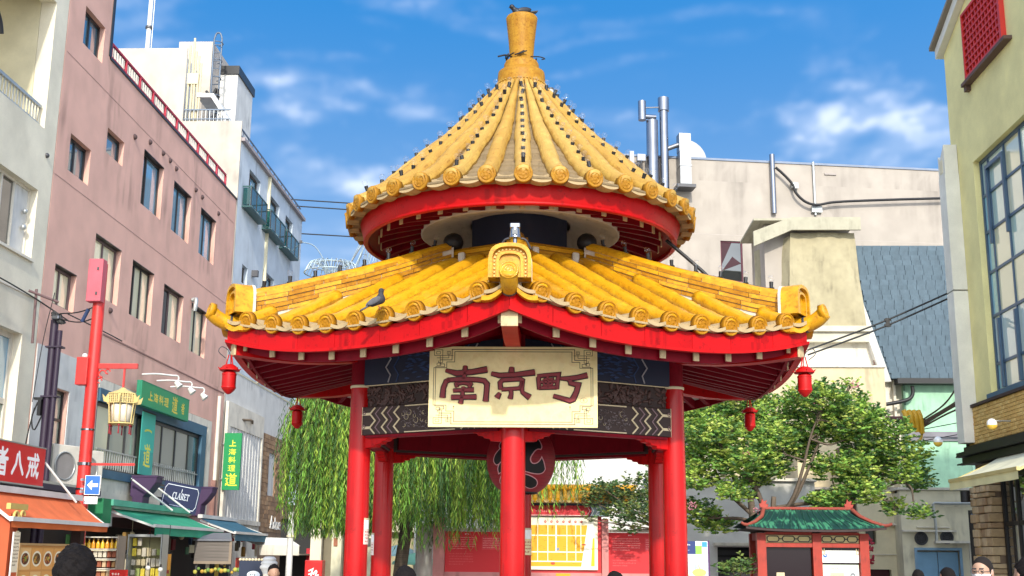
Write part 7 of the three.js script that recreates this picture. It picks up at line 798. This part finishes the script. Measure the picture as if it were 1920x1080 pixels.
// ================================================================ trees and plants
class Leaves { // many small two-triangle leaves in one geometry
  constructor() { this.p = []; this.c = []; this.i = []; this.n = []; }
  add(o, dir, side, len, wid, col) { // a diamond bent slightly along its length
    const k = this.p.length / 3, m = o.clone().addScaledVector(dir, len * 0.45), e = o.clone().addScaledVector(dir, len), nn = V().crossVectors(side, dir).normalize(), a = m.clone().addScaledVector(side, wid / 2).addScaledVector(nn, wid * 0.12), b = m.clone().addScaledVector(side, -wid / 2).addScaledVector(nn, wid * 0.12);
    for (const q of [o, a, e, b]) { this.p.push(q.x, q.y, q.z); this.c.push(...col); this.n.push(nn.x, nn.y, nn.z); }
    this.i.push(k, k + 1, k + 2, k, k + 2, k + 3);
  }
  geo() { const g = new THREE.BufferGeometry(); g.setAttribute('position', new THREE.Float32BufferAttribute(this.p, 3)); g.setAttribute('normal', new THREE.Float32BufferAttribute(this.n, 3)); g.setAttribute('color', new THREE.Float32BufferAttribute(this.c, 3)); g.setIndex(this.i); return uvm(g); }
}
const leafMat = () => mat([1, 1, 1], { r: 0.75, map: null, vc: true, tr: 0.3 });
const rv = (r) => V(r() * 2 - 1, r() * 2 - 1, r() * 2 - 1);
{ // weeping willow
  const t = thing('willow_tree', 'weeping willow with long hanging yellow green strands behind the left columns', 'tree', P(-3.0, 23.6)), r = rng(101), bark = mat([0.10, 0.075, 0.055], { r: 0.95, map: 'wood', sc: 0.8, b: 0.01 }), L = new Leaves(), twigs = [];
  const trunk = [V(0, 0, 0), V(-0.02, 1.2, 0.02), V(0.1, 2.4, 0), V(0.02, 3.6, -0.1), V(0.1, 4.4, -0.1)].map((q) => q); part('trunk', [sweep(new THREE.CatmullRomCurve3(trunk).getPoints(20), (q) => lerp(0.15, 0.09, q), 10)], bark, t);
  const limbs = []; for (let i = 0; i < 13; i++) { const a = i / 13 * 6.28 + r() * 0.4, R = 1.1 + r() * 1.7, h = 4.6 + r() * 1.1; const pts = [V(0.05, 3.2 + r() * 1.0, -0.08), V(Math.cos(a) * R * 0.4, h - 0.4, Math.sin(a) * R * 0.28), V(Math.cos(a) * R, h + 0.1, Math.sin(a) * R * 0.7)]; limbs.push(sweep(new THREE.CatmullRomCurve3(pts).getPoints(8), (q) => lerp(0.07, 0.02, q), 6)); } part('limb', limbs, bark, t);
  const N = 2000;
  for (let k = 0; k < N; k++) {
    const a = r() * 6.283, q = Math.sqrt(r()), x = Math.cos(a) * q * (Math.cos(a) < 0 ? 2.15 : 3.2), z = Math.sin(a) * q * 1.9, top = 5.75 - 1.15 * q * q + (r() - 0.5) * 0.5;
    // the crown thins towards the right and hangs lowest near the trunk
    if (x > 1.9 && r() < 0.62) continue; if (x < -1.75 && r() < 0.45) continue;
    const low = x < -1.6 ? 2.0 + r() * 1.4 : x < -0.2 ? 1.95 + r() * r() * 1.8 : x < 1.9 ? (r() < 0.13 ? 1.7 : 2.1) + r() * r() * 1.6 : 2.3 + r() * 1.4, len = top - low; if (len < 0.5) continue;
    const drift = (r() - 0.5) * 0.3, sway = r() * 6, tone = r(), col0 = tone < 0.35 ? [0.045, 0.13, 0.02] : tone < 0.75 ? [0.16, 0.36, 0.03] : [0.38, 0.54, 0.06];
    const pos = (s) => V(x + Math.cos(a) * 0.3 * Math.sin(Math.min(1, s * 2.2) * PI / 2) + drift * s + 0.03 * Math.sin(s * 7 + sway), top - len * s, z + Math.sin(a) * 0.25 * Math.sin(Math.min(1, s * 2.2) * PI / 2) + 0.03 * Math.cos(s * 6 + sway));
    const steps = Math.round(len / 0.26), pts = []; for (let i = 0; i <= steps; i++) pts.push(pos(i / steps)); if (k % 2 === 0) twigs.push(sweep(pts, (s) => lerp(0.007, 0.003, s), 3, false));
    const n = Math.round(len * 26); for (let i = 0; i < n; i++) { const s = (i + r()) / n, o = pos(s), b = r() * 6.28, d = V(Math.cos(b) * 0.55, -1, Math.sin(b) * 0.55).normalize(), sd = V(-Math.sin(b), 0, Math.cos(b)).applyAxisAngle(d, (r() - 0.5) * 1.2), v = 0.75 + r() * 0.5; L.add(o, d, sd, 0.10 + r() * 0.09, 0.016 + r() * 0.009, [col0[0] * v, col0[1] * v, col0[2] * v]); }
  }
  const f = part('foliage', L.geo(), leafMat(), t); f.userData.kind = 'stuff'; const tw = part('twigs', twigs, mat([0.2, 0.22, 0.05]), t); tw.userData.kind = 'stuff';
}
function ballTree(t, r, clumps, L, leaf, pal, dens = 1) { // leaves gathered on short shoots inside each clump
  for (const [x, y, z, R] of clumps) { const n = Math.round(R * R * 420 * dens);
    for (let i = 0; i < n; i++) { const d = rv(r); if (d.lengthSq() > 1) { i--; continue; } const o = V(x + d.x * R, y + d.y * R * 0.58, z + d.z * R), tip = V(d.x, 0.35 + d.y * 0.4, d.z).normalize(), m = 6 + (r() * 5 | 0), tone = r(), c0 = pal[(r() * pal.length) | 0];
      for (let k = 0; k < m; k++) { const q = o.clone().addScaledVector(tip, k * 0.025), b = r() * 6.28, dd = tip.clone().multiplyScalar(0.4).add(V(Math.cos(b), (r() - 0.5) * 0.5, Math.sin(b))).normalize(), sd = V().crossVectors(dd, rv(r)).normalize(), v = 0.75 + r() * 0.5; L.add(q, dd, sd, leaf * (0.75 + r() * 0.5), leaf * (0.42 + r() * 0.15), [c0[0] * v, c0[1] * v, c0[2] * v]); } } }
}
{ // crape myrtle
  const s0 = 26.4, t = thing('blossoming_tree', 'broad many-stemmed tree with fresh green leaves and a few pink blossoms behind the kiosk', 'tree', P(4.35, s0), -B), r = rng(202), bark = mat([0.20, 0.15, 0.11], { r: 0.9, map: 'wood', sc: 0.9, b: 0.006 });
  // clumps: metres right of the trunk, height, depth, radius
  const C = [[-1.32,4.41,-0.42,0.54],[-0.79,4.69,0.07,0.51],[-0.16,4.41,-0.21,0.65],[-0.99,3.71,0.17,0.57],[-1.38,3.25,0.20,0.43],[-1.23,2.58,-0.70,0.40],[-0.80,2.28,-0.78,0.35],[-0.30,3.62,0.54,0.65],[0.56,4.70,-0.39,0.54],[0.76,4.01,-0.43,0.62],[1.38,4.91,0.79,0.51],[1.47,4.40,-0.05,0.62],[2.06,4.48,0.54,0.57],[2.15,4.92,-0.04,0.35],[2.38,4.02,0.22,0.51],[2.58,3.50,-0.56,0.57],[3.17,3.80,0.22,0.46],[2.95,4.26,0.59,0.30],[1.66,3.50,0.04,0.43],[2.15,2.99,0.39,0.46],[3.26,3.34,0.27,0.35],[3.77,3.19,-0.70,0.22],[1.03,4.98,0.41,0.35],[1.45,2.75,0.15,0.32],[3.05,2.65,-0.32,0.22],[0.22,5.07,-0.75,0.35],[-0.43,4.97,0.58,0.32],[0.04,3.26,-0.04,0.30],[-1.32,4.64,0.35,0.32],[-0.55,2.91,0.61,0.32],[2.10,5.30,0.34,0.11],[3.34,2.51,0.67,0.19],[2.65,4.66,-0.17,0.19],[2.01,3.50,0.48,0.40],[0.37,3.49,-0.09,0.35],[-0.98,4.18,0.70,0.54],[0.30,4.07,0.61,0.46]];
  const g = [], fork = [V(-0.08, 1.9, 0), V(0.12, 2.1, 0.1), V(0.0, 2.3, -0.1)];
  g.push(sweep(new THREE.CatmullRomCurve3([V(0, 0, 0), V(0.03, 0.9, 0), V(-0.05, 1.9, 0), V(-0.12, 2.9, 0)]).getPoints(14), (q) => lerp(0.14, 0.07, q), 9), sweep(new THREE.CatmullRomCurve3([V(0.02, 1.1, 0), V(0.28, 2.0, 0.05), V(0.36, 2.9, 0.1)]).getPoints(12), (q) => lerp(0.10, 0.055, q), 8));
  const mains = [];
  C.forEach(([x, y, z, R], i) => { const f = fork[i % 3]; let st = V(f.x + (x > 0.6 ? 0.35 : 0), Math.min(y - 0.25, f.y + (x > 1.2 ? 0.35 : 0.6)), f.z), main = i % 5 === 0 || mains.length < 3; if (!main) { let bd = 9; for (const q of mains) for (let k = 4; k < q.length - 1; k++) { const dd = Math.hypot(q[k].x - x, (q[k].y - y) * 1.0 + 0.3, q[k].z - z); if (dd < bd) { bd = dd; st = q[k].clone(); } } } const mid = V(lerp(st.x, x, 0.5) + (r() - 0.5) * 0.2, lerp(st.y, y, 0.42) - 0.08 + (r() - 0.5) * 0.2, lerp(st.z, z, 0.5)), e = V(x, y - R * 0.1, z); const wob = rv(r).multiplyScalar(0.12), pts = new THREE.CatmullRomCurve3([st, st.clone().lerp(mid, 0.5).add(wob), mid, mid.clone().lerp(e, 0.5).addScaledVector(wob, -0.8), e]).getPoints(14); if (main) mains.push(pts); g.push(sweep(pts, (q) => main ? lerp(0.055, 0.014, q) : lerp(0.026, 0.009, q), 6));
    for (let k = 0; k < 5; k++) { const a = rv(r).multiplyScalar(R * 0.9); g.push(bar(e.clone().lerp(mid, r() * 0.35), e.clone().add(V(a.x, Math.abs(a.y) * 0.6, a.z)), 0.011, 4, 0.005)); } });
  part('trunk', g.slice(0, 2), bark, t); part('branches', g.slice(2), bark, t);
  const L = new Leaves(); ballTree(t, r, C, L, 0.10, [[0.05, 0.15, 0.025], [0.12, 0.28, 0.04], [0.20, 0.40, 0.05], [0.36, 0.50, 0.07], [0.08, 0.18, 0.03], [0.52, 0.60, 0.12], [0.38, 0.54, 0.08]], 2.2); const f = part('foliage', L.geo(), leafMat(), t); f.userData.kind = 'stuff';
  const fl = mat([0.75, 0.30, 0.36], { r: 0.8 }), fs = [[2.06,5.24,0.80],[1.21,4.89,0.80],[-0.30,3.71,0.80],[-1.48,2.66,0.80],[-0.12,2.56,0.80]]; fs.forEach(([x, y, z]) => { const q = []; for (let i = 0; i < 26; i++) { const d = rv(r).multiplyScalar(0.09); q.push(new THREE.SphereGeometry(0.022, 5, 4).scale(1, 0.5, 1).rotateZ(r() * 3).translate(x + d.x, y + d.y * 0.9, z + d.z)); } part('blossom', q, fl, t); });
}
{ // shrub tree above the information wall
  const t = thing('small_tree', 'small dark leafy tree hanging over the right end of the information wall', 'tree', P(2.0, 23.4), -B), r = rng(303), bark = mat([0.16, 0.12, 0.08], { r: 0.9, map: 'wood' }), C = [[-1.30,2.76,-0.22,0.18],[-0.99,2.79,-0.19,0.25],[-0.63,2.70,-0.13,0.30],[-0.38,2.39,0.47,0.30],[-0.79,2.39,0.05,0.25],[-0.22,2.75,0.20,0.23],[-0.12,3.00,-0.06,0.18],[-0.48,3.00,0.11,0.14],[-0.06,3.26,0.01,0.11],[-1.20,2.59,-0.02,0.11],[-0.59,2.12,0.17,0.16],[-0.02,2.45,0.17,0.27],[-1.41,2.28,0.42,0.07],[-1.10,2.87,0.25,0.14]];
  part('trunk', [sweep([V(0.2, 0, 0), V(0.2, 1.2, 0), V(0.05, 2.2, 0), V(-0.1, 2.7, 0.1)], (q) => lerp(0.08, 0.04, q), 8)], bark, t); part('branches', C.map(([x, y, z]) => bar(V(0.05, 2.1, 0), V(x, y, z), 0.02, 5, 0.008)), bark, t);
  const L = new Leaves(); ballTree(t, r, C, L, 0.08, [[0.03, 0.085, 0.015], [0.05, 0.12, 0.02], [0.08, 0.16, 0.03], [0.2, 0.24, 0.04]], 2.2); const f = part('foliage', L.geo(), leafMat(), t); f.userData.kind = 'stuff';
}
{ const t = thing('potted_shrub', 'bright green shrub in a pale planter left of the kiosk', 'plant', P(3.72, 25.2), -B), r = rng(404), L = new Leaves(); ballTree(t, r, [[0, 1.33, 0, 0.24], [0.15, 1.42, 0, 0.18], [-0.15, 1.4, 0.05, 0.17]], L, 0.10, [[0.10, 0.2, 0.03], [0.2, 0.27, 0.05], [0.05, 0.12, 0.02]], 1.0); const f = part('foliage', L.geo(), leafMat(), t); f.userData.kind = 'stuff'; part('planter', [lathe([[0, 0.6], [0.22, 0.6], [0.28, 1.1], [0.30, 1.12], [0.30, 1.16], [0.26, 1.16]], 20), bx(0.5, 0.6, 0.4, 0, 0.3, 0)], MW.offw, t); part('stems', [bar(V(0, 1.1, 0), V(0.1, 1.4, 0), 0.015), bar(V(0, 1.1, 0), V(-0.12, 1.38, 0), 0.015)], mat([0.12, 0.1, 0.04]), t); }
// ================================================================ people (only heads and shoulders reach into the frame)
const skin = mat([0.42, 0.245, 0.165], { r: 0.55, map: null }), hairM = mat([0.010, 0.008, 0.008], { r: 0.8, map: null, spec: 0.25, b: 0.004 });
function person(label, w, s, height, turn, o = {}) {
  const k = height / 1.66, t = thing('person', label, 'person', P(w, s), turn), hd = o.tilt ?? 0;
  const bodyF = (x, y, z) => { // y measured from 0.85 up and down
    y = (y + 0.85); const X = Math.abs(x); let d = cap3(X, y, z, 0.09, 0.80, 0, 0.10, 0.46, 0.01, 0.085, 0.058); d = smin(d, cap3(X, y, z, 0.10, 0.46, 0.01, 0.10, 0.09, -0.02, 0.056, 0.038), 0.03); d = smin(d, cap3(X, y, z, 0.10, 0.05, -0.02, 0.11, 0.035, 0.12, 0.042, 0.032), 0.03);
    d = smin(d, cap3(x, y, z, -0.07, 0.86, 0, 0.07, 0.86, 0, 0.105, 0.105), 0.06); d = smin(d, cap3(x, y, z, 0, 0.88, 0, 0, 1.18, 0, 0.12, 0.135), 0.07); d = smin(d, cap3(X, y, z, 0, 1.27, -0.01, 0.155, 1.285, -0.01, 0.09, 0.062), 0.06); d = smin(d, cap3(X, y, z, 0.175, 1.28, -0.01, 0.215, 1.02, 0, 0.05, 0.04), 0.03); d = smin(d, cap3(X, y, z, 0.215, 1.02, 0, 0.22, 0.80, 0.05, 0.039, 0.027), 0.02); d = smin(d, cap3(X, y, z, 0.22, 0.79, 0.05, 0.215, 0.70, 0.07, 0.03, 0.02), 0.02); return smin(d, cap3(x, y, z, 0, 1.30, -0.015, 0, 1.42, 0.0, 0.062, 0.054), 0.04); };
  const body = part('body', [fieldMesh(bodyF, 0.9, 74).translate(0, 0.85, 0).scale(k, k, k)], mat(o.cloth ?? [0.05, 0.05, 0.06], { r: 0.85 }), t);
  const headF = (x, y, z) => { const X = Math.abs(x); let d = Math.hypot(x / 0.076, (y - 0.03) / 0.098, (z + 0.008) / 0.094) * 0.085 - 0.085; d = smin(d, cap3(x, y, z, 0, -0.03, 0.035, 0, -0.078, 0.05, 0.05, 0.026), 0.04); d = smin(d, cap3(x, y, z, 0, 0.012, 0.088, 0, -0.022, 0.106, 0.008, 0.013), 0.012); d = Math.max(d, -(Math.hypot((X - 0.031) / 0.019, (y - 0.012) / 0.011, (z - 0.095) / 0.016) - 1) * 0.011); d = smin(d, Math.hypot((X - 0.031), y - 0.012, z - 0.074) - 0.012, 0.006); d = smin(d, Math.hypot((x) / 0.026, (y + 0.052) / 0.008, (z - 0.082) / 0.012) * 0.008 - 0.008, 0.006); d = smin(d, Math.hypot((X - 0.079) / 0.010, (y - 0.0) / 0.032, (z + 0.005) / 0.020) * 0.010 - 0.010, 0.006); return smin(d, cap3(x, y, z, 0, -0.05, -0.015, 0, -0.13, -0.02, 0.05, 0.053), 0.03); };
  const head = part('head', [fieldMesh(headF, 0.15, 80)], skin, t); head.position.set(0, 1.535 * k, 0.01); head.rotation.x = hd; head.scale.setScalar(k * (o.hs ?? 1));
  const hr = rng(s * 100 | 0), cur = o.curly ? 0.010 : o.tousled ? 0.0075 : 0.0035, lo = o.long ? -0.12 : -0.035;
  const hairF = (x, y, z) => { let d = Math.hypot(x / 0.087, (y - 0.036) / 0.108, (z + 0.016) / 0.103) * 0.095 - 0.095; if (o.long) d = smin(d, cap3(x, y, z, 0, 0.0, -0.05, 0, -0.12, -0.055, 0.075, 0.06), 0.03); d += cur * (fbm(x * 60 + 500, y * 60 + z * 40 + 500, 8192, 7, 3) - 0.5) * 2.4 + cur * 0.5 * Math.sin(x * 60 + y * 25) * Math.sin(z * 55 - y * 30); if (o.recede) d = Math.hypot(x / 0.081, (y - 0.032) / 0.102, (z + 0.012) / 0.098) * 0.09 - 0.09; const face = o.recede ? -1 : 0; const cut = o.recede ? Math.max(-0.03 - y + Math.max(0, z) * 1.6, z - 0.03 - Math.max(0, y - 0.035) * 0.9) : Math.max(lo - y + Math.max(0, z) * 1.2, Math.min(z - 0.004, 0.10) - Math.max(0, (y - 0.05) * 2.3)); return Math.max(d, cut, face ? face : -1); };
  const hair = part('hair', [fieldMesh(hairF, 0.17, 76)], o.hair ?? hairM, head);
  if (o.glasses) { part('glasses', [new THREE.TorusGeometry(0.021, 0.002, 5, 18).translate(0.032, 0.013, 0.102), new THREE.TorusGeometry(0.021, 0.002, 5, 18).translate(-0.032, 0.013, 0.102), bar(V(-0.011, 0.016, 0.104), V(0.011, 0.016, 0.104), 0.002), bar(V(0.053, 0.016, 0.098), V(0.082, 0.012, 0.0), 0.002), bar(V(-0.053, 0.016, 0.098), V(-0.082, 0.012, 0.0), 0.002)], M.iron, head); for (const x of [-0.031, 0.031]) { part('eye', [new THREE.SphereGeometry(0.009, 10, 8).scale(1.2, 0.7, 0.6).translate(x, 0.012, 0.086)], M.black, head); part('eyebrow', [bar(V(x - 0.018, 0.036, 0.090), V(x + 0.018, 0.036, 0.088), 0.004, 5)], M.black, head); } }
  if (o.mask) { part('face_mask', [grid(24, 14, (i, j) => { const a = (i * 2 - 1) * 1.25, y = lerp(-0.105, -0.006, j), rr = 0.088 + 0.030 * Math.exp(-((a / 0.35) ** 2)) * Math.exp(-(((y + 0.02) / 0.03) ** 2)) + 0.003 * Math.sin(j * 22); return [rr * 0.9 * Math.sin(a), y, rr * Math.cos(a) + 0.006 * (1 - Math.abs(i * 2 - 1))]; })], M.white, head); part('mask_loop', [tube([V(0.076, -0.02, 0.03), V(0.086, 0.02, 0.0), V(0.084, 0.03, -0.01), V(0.078, -0.03, 0.0), V(0.074, -0.07, 0.02)], 0.0015, 16, 4), tube([V(-0.076, -0.02, 0.03), V(-0.086, 0.02, 0.0), V(-0.084, 0.03, -0.01), V(-0.078, -0.03, 0.0), V(-0.074, -0.07, 0.02)], 0.0015, 16, 4)], M.white, head); }
  return t;
}
person('person with thick black hair seen from behind in front of the food stall', -1.99, 5.0, 1.62, PI, { cloth: [0.04, 0.04, 0.05], long: true, tousled: true, hs: 0.95 });
person('person with dark hair whose head top shows between the left columns', -1.05, 8.5, 1.51, PI, { cloth: [0.3, 0.3, 0.32] });
person('person with dark hair whose head top shows right of the front column', 0.48, 10, 1.47, PI, { cloth: [0.1, 0.12, 0.2] });
person('man with glasses and a white face mask at the lower right, turned left', 3.1, 9.0, 1.63, -0.75, { cloth: [0.25, 0.25, 0.27], glasses: true, mask: true, recede: true, hs: 0.9, hair: mat([0.018, 0.014, 0.012], { r: 0.8, map: null, spec: 0.3 }) });
person('person with dark hair in front of the left leaf of the blue door', 4.68, 16, 1.46, PI - 0.3, { cloth: [0.05, 0.05, 0.08] });
person('person with dark hair in front of the right leaf of the blue door', 4.42, 14, 1.5, PI + 0.5, { cloth: [0.08, 0.06, 0.06], long: true });
person('person with dark curly hair at the right edge by the dark shop front', 3.60, 9.5, 1.60, PI + 0.4, { cloth: [0.05, 0.05, 0.05], curly: true, long: true });
person('person with dark hair beside the stone finial in the distance', -3.72, 16, 1.45, 0.4, { cloth: [0.4, 0.36, 0.3] });
renderer.render(scene, camera);
